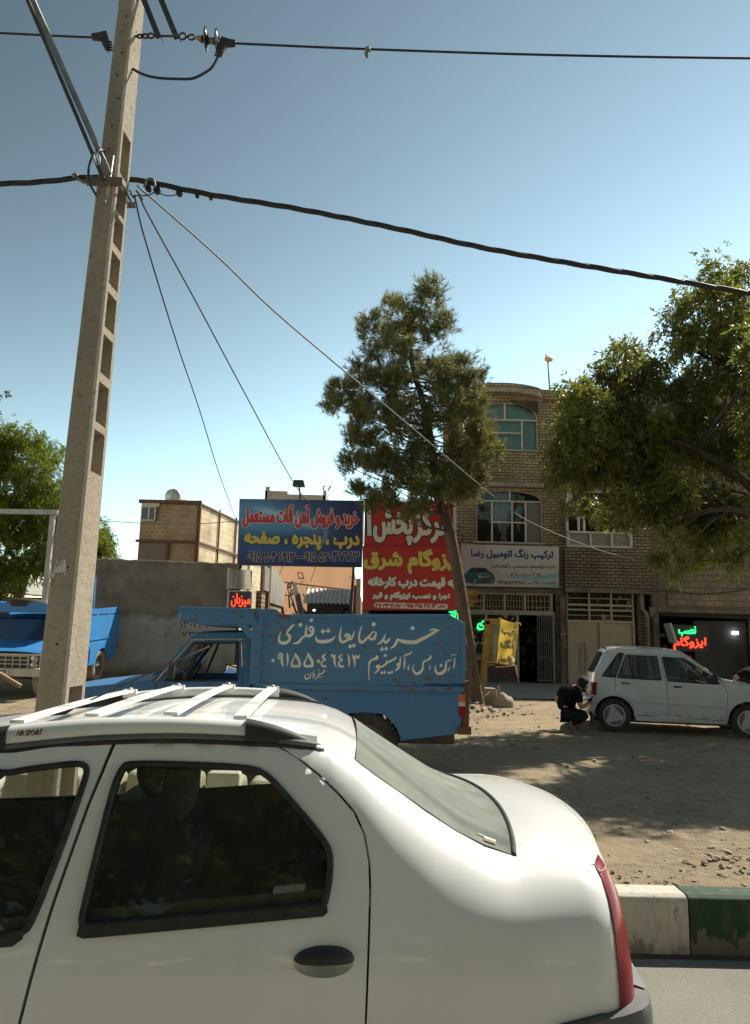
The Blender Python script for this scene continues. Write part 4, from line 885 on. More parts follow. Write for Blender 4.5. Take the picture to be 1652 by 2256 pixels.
def art_build(t3, name, parent):
    mb, m, C = t3; o = mb.build(name, m, parent); ca = o.data.color_attributes.new('print', 'FLOAT_COLOR', 'POINT'); ca.data.foreach_set('color', np.array([(c[0], c[1], c[2], 1) for c in C], np.float32).ravel()); return o
def board(name, label, Q, face, depth=.14, fm=None):
    r = empty(name, BB.O, label, 'billboard'); mb = MB(); V = [(q[0], .012, q[1]) for q in (Q[3], Q[2], Q[1], Q[0])] + [(q[0], depth, q[1]) for q in (Q[3], Q[2], Q[1], Q[0])]
    mb.add(V, [(0, 1, 2, 3), (7, 6, 5, 4), (0, 4, 5, 1), (1, 5, 6, 2), (2, 6, 7, 3), (3, 7, 4, 0)]); mb.build('frame', fm or mat('board_frame', (.30, .29, .27), .5), r); return r
Q = [BB.px(527.3, 1098.6), BB.px(800, 1103), BB.px(797.3, 1249.6), BB.px(522.3, 1244.6)]
r_ = board('blue_billboard', 'blue and navy billboard with red and yellow Persian lettering and phone numbers', Q, None)
def wave(u, v):
    x = u * 1.87; y = v
    base = np.array([.018, .016, .075]) * 1.0
    navy = np.array([.03, .032, .12])
    c = base * (v) + navy * (1 - v)
    def gl(cx, cy, rx, ry, p=1.6): return math.exp(-((((x - cx) / rx) ** 2 + ((y - cy) / ry) ** 2) ** (p / 2)))
    cy = np.array([.065, .235, .33]); pale = np.array([.30, .42, .42]); mid = np.array([.012, .075, .24])
    c = c + mid * 1.1 * gl(.55, .72, .75, .22) * .6
    c = c + cy * min(1, gl(.15, .22, .55, .35) + .75 * gl(.75, .38, .6, .22))
    d1 = abs(y - (.10 + .16 * x + .10 * x * x)); c = c + pale * .75 * math.exp(-(d1 / .055) ** 2) * smooth(.1, .5, x) * (1 - smooth(.95, 1.3, x))
    rr = math.hypot((x - 1.02) / .30, (y - .45) / .34); c = c + pale * .5 * math.exp(-((rr - 1) / .09) ** 2) * smooth(1.1, 1.3, x) * smooth(.25, .5, y)
    c = c * (1 - .75 * gl(.55, .62, .55, .10) * (1 if x < 1.1 else .6))
    c = c * (1 - .6 * smooth(1.3, 1.55, x)) + navy * .5 * smooth(1.3, 1.55, x)
    return np.clip(c, 0, 1)
face = art_build(art('blue_print', 90, 48, wave, Q, .0), 'printed_face', r_)
bx = lambda x0, y0, x1, y1: [BB.px(*z4(x0, y0)), BB.px(*z4(x1, y0 + .017 * (x1 - x0))), BB.px(*z4(x1, y1 + .017 * (x1 - x0))), BB.px(*z4(x0, y1))]
RED = mat('print_red', (.47, .035, .035), .45); PALE = mat('print_pale', (.62, .55, .50), .45); YEL = mat('print_yellow', (.58, .46, .10), .45); INK = mat('print_ink', (.022, .018, .022), .45); OFFW = mat('print_white', (.60, .565, .50), .45)
NAVY = mat('print_navy', (.03, .055, .16), .45)
mb = MB(); lettering(mb, 'خرید و فروش آهن آلات مستعمل', bx(118, 196, 880, 342), 0, .019, 0, .017, 1); mb.build('lettering', [RED, PALE], face)
mb = MB(); lettering(mb, 'درب ، پنجره ، صفحه', bx(132, 374, 884, 484), 0, .024, 0, .011, 1); mb.build('lettering', [YEL, INK], face)
pt = MB(); q4 = bx(680, 494, 893, 573); pt.add([(q[0], -.0008, q[1]) for q in (q4[3], q4[2], q4[1], q4[0])], [(0, 1, 2, 3)]); pt.build('number_patch', mat('patch_blue', (.02, .075, .28), .4), face)
mb = MB()
for tx, q4, ft in (('۰۹۱۵ ۵۰۴ ۶۴۱۳', bx(148, 508, 460, 570), 1), ('-', bx(468, 540, 502, 548), 1), ('۰۹۱۵ ۵۲', bx(515, 510, 678, 570), 1), ('۰۴۷۷۳', bx(690, 506, 886, 566), 1)): lettering(mb, tx, q4, 0, .010, 0, .010, 1, latin=True)
mb.build('lettering', [INK, PALE], face)
REDB = mat('billboard_red', (.42, .028, .024), .45, (.36, .024, .02), 1.2)
def plain_face(Q, m, r): mb = MB(); mb.add([(q[0], 0, q[1]) for q in (Q[3], Q[2], Q[1], Q[0])], [(0, 1, 2, 3)]); return mb.build('printed_face', m, r)
Q = [BB.px(803.5, 1103.6), BB.px(998.3, 1108), BB.px(998.3, 1200.6), BB.px(802, 1200.6)]
r_ = board('red_billboard', 'upper red billboard with big white black edged lettering behind the pine', Q, None); f2 = plain_face(Q, REDB, r_)
bz = lambda x0, y0, x1, y1: [BB.px(792.9 + x * .14, 1090.3 + y * .14) for x, y in ((x0, y0), (x1, y0 + .012 * (x1 - x0)), (x1, y1 + .012 * (x1 - x0)), (x0, y1))]
mb = MB(); lettering(mb, 'ا', bz(125, 215, 165, 640), 0, .03, 0, .03, 1); lettering(mb, 'پخش', bz(225, 225, 815, 772), 0, .034, 0, .03, 1); lettering(mb, 'مرکز', bz(850, 225, 1420, 745), 0, .034, 0, .03, 1); mb.build('lettering', [OFFW, INK], f2)
mb = MB(); p = BB.px(800.5, 1103); q = BB.px(799.5, 1201); mb.bar((p[0], -.02, p[1]), (q[0], -.02, q[1]), .035, .03); p = BB.px(1002.5, 1105); q = BB.px(1002.5, 1200.5); mb.bar((p[0], .05, p[1]), (q[0], .05, q[1]), .07, .1); mb.build('edge_strip', WFRAME, r_)
Q = [BB.px(798.3, 1202), BB.px(1010.6, 1202.3), BB.px(1009, 1344), BB.px(799, 1344)]
r_ = board('red_billboard', 'lower red billboard with yellow heading, white lines and a phone number pill', Q, None); f3 = plain_face(Q, REDB, r_)
mb = MB(); lettering(mb, 'ایزوگام شرق', bz(70, 850, 1540, 1220), 0, .03, 0, .012, 1); mb.build('lettering', [YEL, INK], f3)
mb = MB(); lettering(mb, 'به قیمت درب کارخانه', bz(135, 1290, 1500, 1462), 0, .022, 0, .012, 1); lettering(mb, 'اجرا و نصب ایزوگام و قیر', bz(200, 1525, 1408, 1652), 0, .018, 0, .011, 1); mb.build('lettering', [OFFW, INK], f3)
mb = MB(); q4 = bz(225, 1690, 1385, 1790); (x0_, z1_), (x1_, _), (_, z0_), _ = q4; rad = (z1_ - z0_) / 2; zc = (z0_ + z1_) / 2; lo_, hi_ = min(x0_, x1_), max(x0_, x1_)
P = [(hi_ - rad + rad * math.cos(t_), zc + rad * math.sin(t_)) for t_ in np.linspace(-math.pi / 2, math.pi / 2, 10)] + [(lo_ + rad + rad * math.cos(t_), zc + rad * math.sin(t_)) for t_ in np.linspace(math.pi / 2, 1.5 * math.pi, 10)]
mb.add([(a_, -.002, z_) for a_, z_ in P], [tuple(range(len(P)))]); mb.build('number_pill', OFFW, f3)
mb = MB(); RD2 = mat('print_number_red', (.45, .03, .035), .45)
for tx, q4, la in (('۳۷ ۳۳ ۴۱ ۶۷', bz(248, 1712, 640, 1772), True), ('-', bz(668, 1738, 695, 1746), True), ('۰۹۱۵ ۳۱۵ ۳۸ ۱۳', bz(715, 1712, 1195, 1772), True), ('جبلی', bz(1232, 1722, 1335, 1772), False)): lettering(mb, tx, q4, -.003, .008, 0, latin=la)
mb.build('lettering', RD2, f3)
# floodlight above the blue billboard
r_ = empty('floodlight', (0, 0, 0), 'dark rectangular floodlight on a short pole above the blue billboard', 'floodlight')
p = at(661, 1099, 19.3); q = at(659, 1072, 19.3); mb = MB(); mb.tube([(p[0], 19.4, p[2]), (q[0], 19.3, q[2])], .022, 6); mb.build('pole', DARK_STEEL, r_)
mb = MB(); c0 = at(658.5, 1066, 19.2); mb.hexa([(c0[0] - .16, 19.02, c0[2] - .07), (c0[0] + .16, 19.02, c0[2] - .07), (c0[0] + .16, 19.34, c0[2] - .07), (c0[0] - .16, 19.34, c0[2] - .07), (c0[0] - .13, 19.05, c0[2] + .08), (c0[0] + .13, 19.05, c0[2] + .08), (c0[0] + .13, 19.3, c0[2] + .08), (c0[0] - .13, 19.3, c0[2] + .08)]); mb.build('lamp_head', DARK_STEEL, r_, bev=.015)

# white paint shop sign on the brick building
WS = Frame((0, 23.55, 0))
z6p = lambda x, y: WS.px(*z6(x, y))
Q = [z6p(320, 1755), z6p(1208, 1776), z6p(1210, 2146), z6p(324, 2130)]
r_ = empty('paint_shop_sign', WS.O, 'pale pink and white shop sign with navy lettering and a dark car picture', 'shop sign')
mb = MB(); V = [(q[0], .012, q[1]) for q in (Q[3], Q[2], Q[1], Q[0])] + [(q[0], .16, q[1]) for q in (Q[3], Q[2], Q[1], Q[0])]; mb.add(V, [(0, 1, 2, 3), (7, 6, 5, 4), (0, 4, 5, 1), (1, 5, 6, 2), (2, 6, 7, 3), (3, 7, 4, 0)]); mb.build('frame', mat('board_frame', (.3, .29, .27)), r_)
def wsart(u, v):
    c = np.array([.50, .465, .40]); pink = np.array([.45, .25, .25]); bl = np.array([.12, .36, .44])
    k = max(0, 1 - u * 2.6) * max(0, 1 - v * .7); c = c * (1 - k * .8) + pink * k * .8
    k = .35 * math.exp(-((u - .2 - v * .25) / .05) ** 2); c = c * (1 - k) + pink * k
    k = .75 * math.exp(-((v - .73 + .05 * math.sin(u * 7)) / .045) ** 2) * smooth(.3, .55, u) + .55 * smooth(.62, 1, v + .22 * (u - .8)) * smooth(.5, 1, u); k = min(1, k); c = c * (1 - k) + bl * k
    return c
face = art_build(art('pale_print', 50, 24, wsart, Q, 0), 'printed_face', r_)
wq_ = lambda x0, y0, x1, y1: [z6p(x, y) for x, y in ((x0, y0), (x1, y0 + .02 * (x1 - x0)), (x1, y1 + .02 * (x1 - x0)), (x0, y1))]
mb = MB(); lettering(mb, 'ترکیب رنگ اتومبیل رضا', wq_(416, 1790, 1158, 1880), 0, .016, 0, .012, 1); mb.build('lettering', [NAVY, PALE], face)
mb = MB(); lettering(mb, 'دارنده گواهینامه تخصصی رنگهای لاین', wq_(602, 1928, 1180, 1968), 0, .002, 1, .0); lettering(mb, '۲۱-۱۱-۶۹', wq_(772, 2010, 1045, 2042), 0, .0, 1, .0, latin=True); lettering(mb, 'مدیریت : فلاسی', wq_(930, 2084, 1185, 2112), 0, .002, 1, .0); lettering(mb, '۰۹۳۵۱۹۴۳۶۷۱', wq_(648, 2084, 900, 2112), 0, .003, 1, .0, latin=True); mb.build('lettering', [OFFW, INK], face)
mb = MB(); cp = lambda L: [z6p(x, y) for x, y in L]
def flat(L, t, m): P = cp(L); tri = tessellate_polygon([[Vector((a_, z_, 0)) for a_, z_ in P]]); mb.add([(a_, t, z_) for a_, z_ in P], [tuple(x) for x in tri], m)
flat([(343, 2095), (342, 2035), (375, 2010), (410, 1970), (470, 1963), (550, 1968), (590, 2005), (625, 2030), (632, 2085), (615, 2108), (560, 2110), (480, 2112), (420, 2108)], -.002, 0)
flat([(385, 2008), (415, 1977), (450, 1972), (440, 2008)], -.003, 1); flat([(450, 2008), (462, 1972), (540, 1974), (572, 2002)], -.003, 1)
flat([(500, 2045), (590, 2032), (600, 2045), (510, 2060)], -.003, 2); flat([(480, 2040), (505, 2035), (512, 2055), (490, 2060)], -.003, 3); flat([(430, 2020), (560, 2012), (600, 2022), (470, 2036)], -.0025, 4)
for cx, cy, rr in ((362, 2085, 24), (452, 2090, 30), (605, 2090, 26)):
    for k_, (f_, mm) in enumerate(((1, 1), (.7, 5), (.35, 1))): flat([(cx + rr * .72 * f_ * math.cos(t_), cy + rr * f_ * math.sin(t_)) for t_ in np.linspace(0, 2 * math.pi, 15)[:-1]], -.004 - .001 * k_, mm)
mb.build('car_picture', [mat('pic_teal', (.03, .075, .09), .45), mat('pic_black', (.012, .014, .016), .45), mat('pic_grille', (.18, .22, .23), .45), mat('pic_lamp', (.5, .52, .5), .45), mat('pic_teal_light', (.08, .15, .17), .45), mat('pic_rim', (.30, .33, .34), .45)], face)
# small yellow sign under it
Q = [FZ.px(*z8(62, 0), -.5), FZ.px(*z8(162, 22), -.5), FZ.px(*z8(128, 110), -.5), FZ.px(*z8(85, 100), -.5)]
r_ = empty('yellow_sign', FZ.O + np.array([0, -.5, 0]), 'small yellow tapered hanging sign with red lettering beside the pine trunk', 'shop sign')
mb = MB(); mb.prism([Q[0], Q[1], Q[2], Q[3]], 0, .06); fc = mb.build('board', mat('sign_yellow', (.42, .28, .06), .5, (.36, .24, .06), 4), r_)
mb = MB(); lettering(mb, 'ترکیب رنگ', [FZ.px(*z8(72, 18), -.5), FZ.px(*z8(152, 32), -.5), FZ.px(*z8(146, 74), -.5), FZ.px(*z8(78, 60), -.5)], -.001, .008); mb.build('lettering', mat('print_red', (.4, .04, .04)), fc)
mb = MB(); p = FZ.px(1010, 1200, -.2); mb.ball((p[0], -.25, p[1]), .06, 0, 10, 7); o = tag(mb.build('globe_lamp', mat('globe_white', (.6, .58, .52), .4)), 'small white globe lamp at the corner between the red and white signs', 'lamp'); o.location = FZ.O

# ------------------------------------------------------------------ concrete utility pole and its fittings
PX, PY = -2.44, 5.98
pole = empty('utility_pole', (PX, PY, ground_z(PX, PY)), 'tall tapering concrete utility pole with recessed panels, rising in front of the blue pickups', 'utility pole', rotz=math.radians(-2)); pole.rotation_euler[1] = .0107
CP, nt, n, l, b = nodes_of('pole_concrete'); tc = n.new('ShaderNodeTexCoord').outputs['Object']
c = mixc(n, l, ramp(n, l, noise(n, l, scaled(n, l, tc, (1, 1, .3)), 3, 6, .6), .35, .7), (.37, .32, .25), (.28, .24, .185)); c = mixc(n, l, ramp(n, l, noise(n, l, tc, 22, 7, .7), .52, .68), c, (.22, .19, .148)); c = mixc(n, l, ramp(n, l, noise(n, l, tc, 70, 3, .6), .62, .68), c, (.46, .42, .36))
l.new(c, b.inputs['Base Color']); b.inputs['Roughness'].default_value = .95; b.inputs['Specular IOR Level'].default_value = .15
h1 = n.new('ShaderNodeMath'); h1.operation = 'MULTIPLY_ADD'; l.new(noise(n, l, tc, 12, 6, .7), h1.inputs[0]); h1.inputs[1].default_value = 1.5; l.new(noise(n, l, tc, 60, 6, .7), h1.inputs[2]); bump(n, l, b, h1.outputs[0], .9, .012)
H = 9.6
wx = lambda z: .118 - .0062 * z; wy = lambda z: .205 - .0105 * z       # half widths
mb = MB()
def zat(y):   # height on the pole for a picture row
    d = ray(200, y); return float((C0 + d * (PY / d[1]))[2]) - ground_z(PX, PY)
rec = []
z = zat(1043)
tops = [(1043, 952), (935, 848), (828, 745), (728, 652), (634, 562), (545, 482), (472, 415), (392, 300), (1560, 1512)]
rec = sorted([(zat(p), zat(q)) for p, q in tops]); rec = [(.06, rec[0][1])] + rec[1:]
zs = sorted(set([0.0, H] + [v for r in rec for v in r] + list(np.linspace(0, H, 60))))
zs = [zs[0]] + [v for i, v in enumerate(zs[1:], 1) if v - zs[i - 1] > 1e-4]
inr = lambda z0, z1: any(a_ - 1e-6 <= z0 and z1 <= b_ + 1e-6 for a_, b_ in rec)
ch = .018
for z0, z1 in zip(zs, zs[1:]):
    ring = lambda z: [(-wx(z), -wy(z) + ch, z), (-wx(z) + ch, -wy(z), z), (wx(z) - ch, -wy(z), z), (wx(z), -wy(z) + ch, z), (wx(z), -wy(z) * .62, z), (wx(z), wy(z) * .62, z), (wx(z), wy(z) - ch, z), (wx(z) - ch, wy(z), z), (-wx(z) + ch, wy(z), z), (-wx(z), wy(z) - ch, z)]
    jit = lambda R: [(x + random.uniform(-.0025, .0025), y + random.uniform(-.0025, .0025), zz) for x, y, zz in R]
    a_, b_ = ring(z0), ring(z1); k = len(a_); Fc = [(i, (i + 1) % k, k + (i + 1) % k, k + i) for i in range(k) if not (i == 4 and inr(z0, z1))]
    mb.add(a_ + b_, Fc)
    if inr(z0, z1):
        dp = .10 - .004 * z0; i0, i1, j0, j1 = a_[4], a_[5], b_[4], b_[5]; s_ = lambda p: (p[0] - dp, p[1] * .92, p[2])
        mb.add([i0, i1, j0, j1, s_(i0), s_(i1), s_(j0), s_(j1)], [(4, 5, 7, 6), (0, 4, 6, 2), (5, 1, 3, 7)])
for a_, b_ in rec:
    for z in (a_, b_):
        dp = .10 - .004 * z; w = wy(z) * .62; mb.add([(wx(z), -w, z), (wx(z), w, z), (wx(z) - dp, w * .92, z), (wx(z) - dp, -w * .92, z)], [(0, 1, 2, 3)])
mb.add([(-wx(H), -wy(H), H), (wx(H), -wy(H), H), (wx(H), wy(H), H), (-wx(H), wy(H), H)], [(0, 1, 2, 3)])
pole_body = mb.build('concrete_shaft', CP, pole)
HOLE = mat('hole_dark', (.02, .018, .016), .9)
for y in (20, 60, 95, 140, 190, 240, 300, 350, 1255, 1420): z = zat(y); MB().lathe((random.uniform(-.02, .03), -wy(z) - .0015, z), [(0, 0), (0, .011)], 8).build('bolt_hole', HOLE, pole)
for y in (35, 70, 110, 165, 180, 232): z = zat(y); MB().lathe((wx(z) + .0015, random.uniform(-.03, .03), z), [(0, 0), (0, .010)], 8, 0, 's').build('bolt_hole', HOLE, pole)
# graffiti
mb = MB(); z = zat(1257); lettering(mb, 'یاابلفضل', [(-wx(z) + .03, z + .06), (.02, z + .07), (.02, z - .06), (-wx(z) + .02, z - .075)], -wy(z) - .002, .0028); mb.build('graffiti', mat('chalk_white', (.62, .6, .55), .8), pole_body)
PO = np.array(pole.location); PYW = PY
inv = pole.rotation_euler.to_matrix().inverted()
def onp(x, y, Y=PY): p = np.array(at(x, y, Y)) - PO; return tuple(inv @ Vector(p))
def part(name, m, fn, bev=0): mb = MB(); fn(mb); return mb.build(name, m, pole, bev=bev)
part('brace', STEEL, lambda mb: (mb.bar(onp(22, -110, 5.55), onp(238, 380, 5.74), .045, .006, up=(0, 1, 0)), mb.bar(np.array(onp(22, -110, 5.55)) + np.array([.022, .026, .004]), np.array(onp(238, 380, 5.74)) + np.array([.022, .026, .004]), .006, .045, up=(0, 1, 0))))
part('brace', DARK_STEEL, lambda mb: mb.bar(onp(14, -110, 5.5), onp(229, 398, 5.72), .03, .03, up=(0, 1, 0)))
part('bracket', mat('bracket_steel', (.17, .15, .12), .7, (.11, .095, .075), 7), lambda mb: mb.bar(onp(190, 399, 5.75), onp(272, 401, 5.75), .055, .055, up=(0, 1, 0)))
part('bracket_stub', bpy.data.materials['bracket_steel'], lambda mb: mb.bar(onp(277, 452, 6.25), onp(299, 452, 6.25), .035, .04))
part('tie_rod', DARK_STEEL, lambda mb: mb.tube([onp(268, 405, 5.78), onp(294, 456, 6.25)], .012, 6))
part('pale_rod', STEEL, lambda mb: mb.tube([onp(249, 343, 5.78), onp(241, 398, 5.76), onp(236, 436, 5.76)], .011, 6))
part('clamp_plate', CP, lambda mb: (mb.box(tuple(np.array(onp(222, 448, 5.785)) - np.array([0, .02, 0])), onp(238, 412, 5.785)),), .004)
part('cable_loop', CABLE, lambda mb: (mb.tube(catmull([onp(235, 342), onp(222, 330, 5.7), onp(204, 345, 5.65), onp(195, 375, 5.65), onp(198, 405, 5.65), onp(213, 432, 5.7)], 6), .011, 6),))
part('cable_loop', STEEL, lambda mb: (mb.tube(catmull([onp(206, 342, 5.6), onp(211, 336, 5.6), onp(218, 345, 5.6), onp(219, 358, 5.6), onp(214, 362, 5.6), onp(208, 352, 5.6), onp(206, 342, 5.6)], 5), .008, 6),))
# steel angles coming down from the crossarm above the frame
for i, (p, q, mm) in enumerate((((285, -80), (350, 84), DARK_STEEL), ((322, -80), (390, 86), DARK_STEEL))):
    part('crossarm_angle', mm, lambda mb: (mb.bar(onp(*p, 5.95), onp(*q, 5.95), .05, .006, up=(0, 1, 0)), mb.bar(np.array(onp(*p, 5.95)) + np.array([.025, .022, 0]), np.array(onp(*q, 5.95)) + np.array([.025, .022, 0]), .006, .045, up=(0, 1, 0))))
# overhead line with disc insulators
YL = 5.95
r_ = empty('insulator_string', (0, 0, 0), 'string of two glass disc insulators with chain links at the top line', 'insulator')
mb = MB()
def discs(mb, x, y, m=0):
    c_ = np.array(at(x, y, YL)); mb.lathe(c_, [(-.035, .02), (-.02, .035), (-.008, .10), (0, .112), (.008, .108), (.006, .085), (.014, .08), (.010, .055), (.02, .05), (.03, .025)], 28, m, 's')
discs(mb, 455, 88); discs(mb, 479, 92); mb.build('glass_disc', mat('insulator_glass', (.035, .025, .02), .12, coat=.8), r_)
mb = MB(); mb.tube([at(428, 82, YL), at(446, 87, YL)], [.012, .035], 10); mb.tube([at(460, 89, YL), at(472, 91, YL)], .03, 10); mb.build('cap', mat('insulator_cap', (.30, .27, .20), .6), r_)
mb = MB()
def link(x, y, rx, rz): mb.tube([tuple(np.array(at(x, y, YL)) + np.array([rx * math.cos(t_), 0, rz * math.sin(t_)])) for t_ in np.linspace(0, 2 * math.pi, 15)[:-1]], .009, 6, closed=True)
for x, y, a_, c_ in ((309, 80, .03, .018), (320, 79.5, .035, .02), (332, 79, .03, .025), (402, 80, .032, .034), (422, 82, .026, .028)): link(x, y, a_, c_)
mb.tube([at(298, 80, YL), at(306, 80, YL)], .011, 6); mb.tube([at(338, 79, YL), at(398, 80, YL)], .010, 6); mb.tube([at(408, 80, YL), at(416, 81, YL)], .012, 6); mb.build('chain_link', DARK_STEEL, r_)
def clamp(name, sgn, x0, y0, lab):
    r = empty(name, (0, 0, 0), lab, 'clamp'); mb = MB(); p = np.array(at(x0, y0, YL)); Pq = [(0, .045), (.08 * sgn, .02), (.13 * sgn, .012), (.13 * sgn, -.03), (.09 * sgn, -.035), (.05 * sgn, -.04), (.01 * sgn, -.12), (-.03 * sgn, -.16), (-.035 * sgn, -.10), (-.02 * sgn, -.02)]
    mb.prism([(p[0] + a_, p[2] + c_) for a_, c_ in Pq], YL - .02, YL + .02); mb.build('clamp_body', DARK_STEEL, r)
    mb = MB()
    for k in range(4): q = p + np.array([(-.01 - .006 * k) * sgn, 0, -.05 - .028 * k]); mb.bar(q + np.array([-.03, 0, 0]), q + np.array([.045, 0, -.01]), .012, .012)
    mb.build('clamp_bolt', DARK_STEEL, r); return r
clamp('wire_clamp', 1, 488, 93, 'dark bolted clamp at the right end of the insulators')
clamp('wire_clamp', -1, 234, 80, 'dark bolted clamp on the line at the left of the pole')
def cable(name, P, r, lab, m=CABLE, k=8, cat='cable'): mb = MB(); mb.tube(catmull(P, k), r, 7, cap=True); return tag(mb.build(name, m), lab, cat)
cable('power_line', [at(-260, 62, YL), at(0, 73, YL), at(120, 79, YL), at(236, 84, YL)], .010, 'thin top power line running left from the pole')
cable('power_line', [at(500, 95, YL), at(800, 108, YL), at(1200, 121, YL), at(1652, 128.5, YL), at(1950, 128, YL)], .0105, 'top power line running right from the insulators across the sky')
cable('jumper_wire', [at(292, 152, YL), at(318, 165, YL), at(350, 172, YL), at(390, 174, YL), at(424, 173, YL), at(452, 160, YL), at(468, 147, YL), at(482, 122, YL)], .012, 'black jumper wire looping below the insulator discs')
r_ = empty('line_marker', (0, 0, 0), 'small knobbly clamp hanging on the top power line', 'line clamp'); mb = MB(); p = at(810, 112, YL)
mb.ball((p[0], p[1], p[2] + .01), (.028, .03, .03), 0, 10, 7); mb.ball((p[0] - .01, p[1], p[2] - .03), (.022, .024, .022), 0, 8, 6); mb.tube([(p[0] - .012, p[1], p[2] - .02), (p[0] - .005, p[1], p[2] - .065)], .012, 7); mb.build('clamp_body', GREY_PLASTIC, r_)
# twisted bundle of service cables, then the drops to the houses
def twist(name, P, lab, R=.0105, r=.0155, per=.85):
    C_ = [np.array(p) for p in catmull(P, 40)]; L = 0; S3 = [[], [], []]
    for i, p in enumerate(C_):
        if i: L += np.linalg.norm(p - C_[i - 1])
        for k in range(3): t_ = 2 * math.pi * (L / per + k / 3); S3[k].append(tuple(p + np.array([0, math.cos(t_) * R, math.sin(t_) * R])))
    root = empty(name, (0, 0, 0), lab, 'cable')
    for k in range(3): mb = MB(); mb.tube(S3[k], r, 7); mb.build('strand', CABLE, root)
    return root
Yc = 6.15
twist('twisted_cable', [at(-250, 412, Yc), at(0, 405, Yc), at(100, 400, Yc), at(172, 392, Yc), at(230, 391, Yc), at(290, 396, Yc), at(330, 402, Yc), at(470, 430, Yc), at(660, 461, Yc), at(870, 503, Yc), at(1060, 545, Yc), at(1250, 579, Yc), at(1450, 612, Yc), at(1652, 646, Yc), at(1950, 690, Yc)], 'thick black twisted service cable sagging from the pole to the right')
r_ = empty('cable_clamp', (0, 0, 0), 'pale hook clamp and black connectors hanging from the twisted cable by the pole', 'cable clamp')
mb = MB(); mb.tube(catmull([at(318, 412, Yc - .05), at(322, 398, Yc - .05), at(334, 394, Yc - .05), at(340, 402, Yc - .05), at(341, 414, Yc - .05)], 6), .012, 7); mb.build('hook', GREY_PLASTIC, r_)
mb = MB()
for x, y, s_ in ((327, 416, .03), (346, 420, .034), (395, 426, .03), (434, 431, .02), (464, 436, .018)):
    mb = MB(); p = at(x, y, Yc); mb.lathe((p[0], p[1] - .02, p[2]), [(0, 0), (0, s_), (.04, s_), (.04, 0)], 8, 0, 't', False); mb.build('connector', CABLE, r_, bev=.004)
mb = MB(); mb.tube(catmull([at(286, 428, Yc), at(300, 431, Yc), at(326, 430, Yc), at(346, 420, Yc)], 5), .006, 5); mb.tube(catmull([at(346, 424, Yc), at(366, 431, Yc), at(384, 430, Yc), at(395, 424, Yc)], 5), .005, 5); mb.build('tap_wire', CABLE, r_)
r_ = empty('cable_clamp', (0, 0, 0), 'small dark clamp on the twisted cable left of the pole', 'cable clamp'); mb = MB(); p = at(168, 391, Yc); mb.ball((p[0], p[1] - .03, p[2]), (.03, .02, .025), 0, 8, 6); mb.bar(at(170, 394, Yc - .03), at(186, 402, Yc - .03), .03, .02); mb.build('clamp_body', GREY_CABLE, r_)
def drop(name, pts_, y0, y1, r, lab, m=GREY_CABLE):
    P = []; n_ = len(pts_)
    xs2 = [p[0] for p in pts_]
    for x, y in pts_: u = (x - xs2[0]) / (xs2[-1] - xs2[0]); P.append(at(x, y, 1 / ((1 - u) / y0 + u / y1)))
    return cable(name, P, r, lab, m, 8, 'wire')
drop('drop_wire', [(302, 408), (318, 424), (340, 442), (480, 566), (600, 682), (740, 802), (900, 936), (1060, 1071), (1160, 1146), (1300, 1205), (1374, 1227), (1432, 1240)], 6.15, 23.6, .0095, 'grey service wire falling from the pole across the pine to the brick house', GREY_CABLE)
drop('drop_wire', [(304, 425), (330, 480), (430, 662), (540, 868), (640, 1052), (700, 1140), (745, 1202)], 6.15, 19.4, .008, 'thin service wire dropping from the pole to the blue billboard face', CABLE)
drop('drop_wire', [(296, 430), (320, 530), (390, 758), (440, 905), (480, 1036), (505, 1105), (522, 1150)], 6.15, 19.7, .008, 'thin wire dropping steeply from the pole to the left billboard edge', CABLE)
cable('drop_wire', [at(190, 1144, 24), at(300, 1152, 24), at(400, 1155, 24), at(470, 1152, 24), at(526, 1147, 24)], .012, 'faint level wire in front of the brick warehouse', GREY_CABLE)
r_ = empty('wire_tap', (0, 0, 0), 'small pale tension clamps where the thin wires leave the pole', 'clamp'); mb = MB()
for L in ([(286, 420), (290, 428), (294, 436)], [(300, 420), (308, 430), (314, 440)]): mb.tube([at(x, y, 6.1) for x, y in L], .010, 6)
mb.build('tension_clamp', GREY_PLASTIC, r_)
# white gantry frame and shack at the far left
r_ = empty('steel_gantry', (0, 0, 0), 'white painted steel gate frame with peeling paint in front of the lime tree', 'frame')
WFR = mat('peeling_white_steel', (.42, .41, .37), .7, (.34, .32, .28), 4, .4, .65, (.20, .15, .10), 16, .62, .7)
p = np.array(at(117, 1131, 19.7)); q = np.array([p[0], p[1], .5]); mb = MB(); mb.bar(p, q, .12, .12); mb.build('post', WFR, r_)
mb = MB(); mb.bar(at(-220, 1123, 19.6), at(128, 1129, 19.6), .13, .12, up=(0, 1, 0)); mb.build('beam', WFR, r_)
r_ = empty('shack', (0, 0, 0), 'low dark shack with a pale sheet roof behind the parked blue pickup', 'shack')
p = np.array(at(84, 1302, 23)); mb = MB(); mb.add([tuple(p + np.array(v)) for v in ((-3.2, -.6, .1), (2.0, -.6, -.28), (2.0, 2.4, .25), (-3.2, 2.4, .6), (-3.2, -.6, .06), (2.0, -.6, -.32), (2.0, 2.4, .21), (-3.2, 2.4, .56))], [(0, 1, 2, 3), (7, 6, 5, 4), (0, 4, 5, 1), (1, 5, 6, 2)]); mb.build('roof', mat('pale_sheet', (.48, .46, .41), .7, (.36, .33, .29), 2), r_)
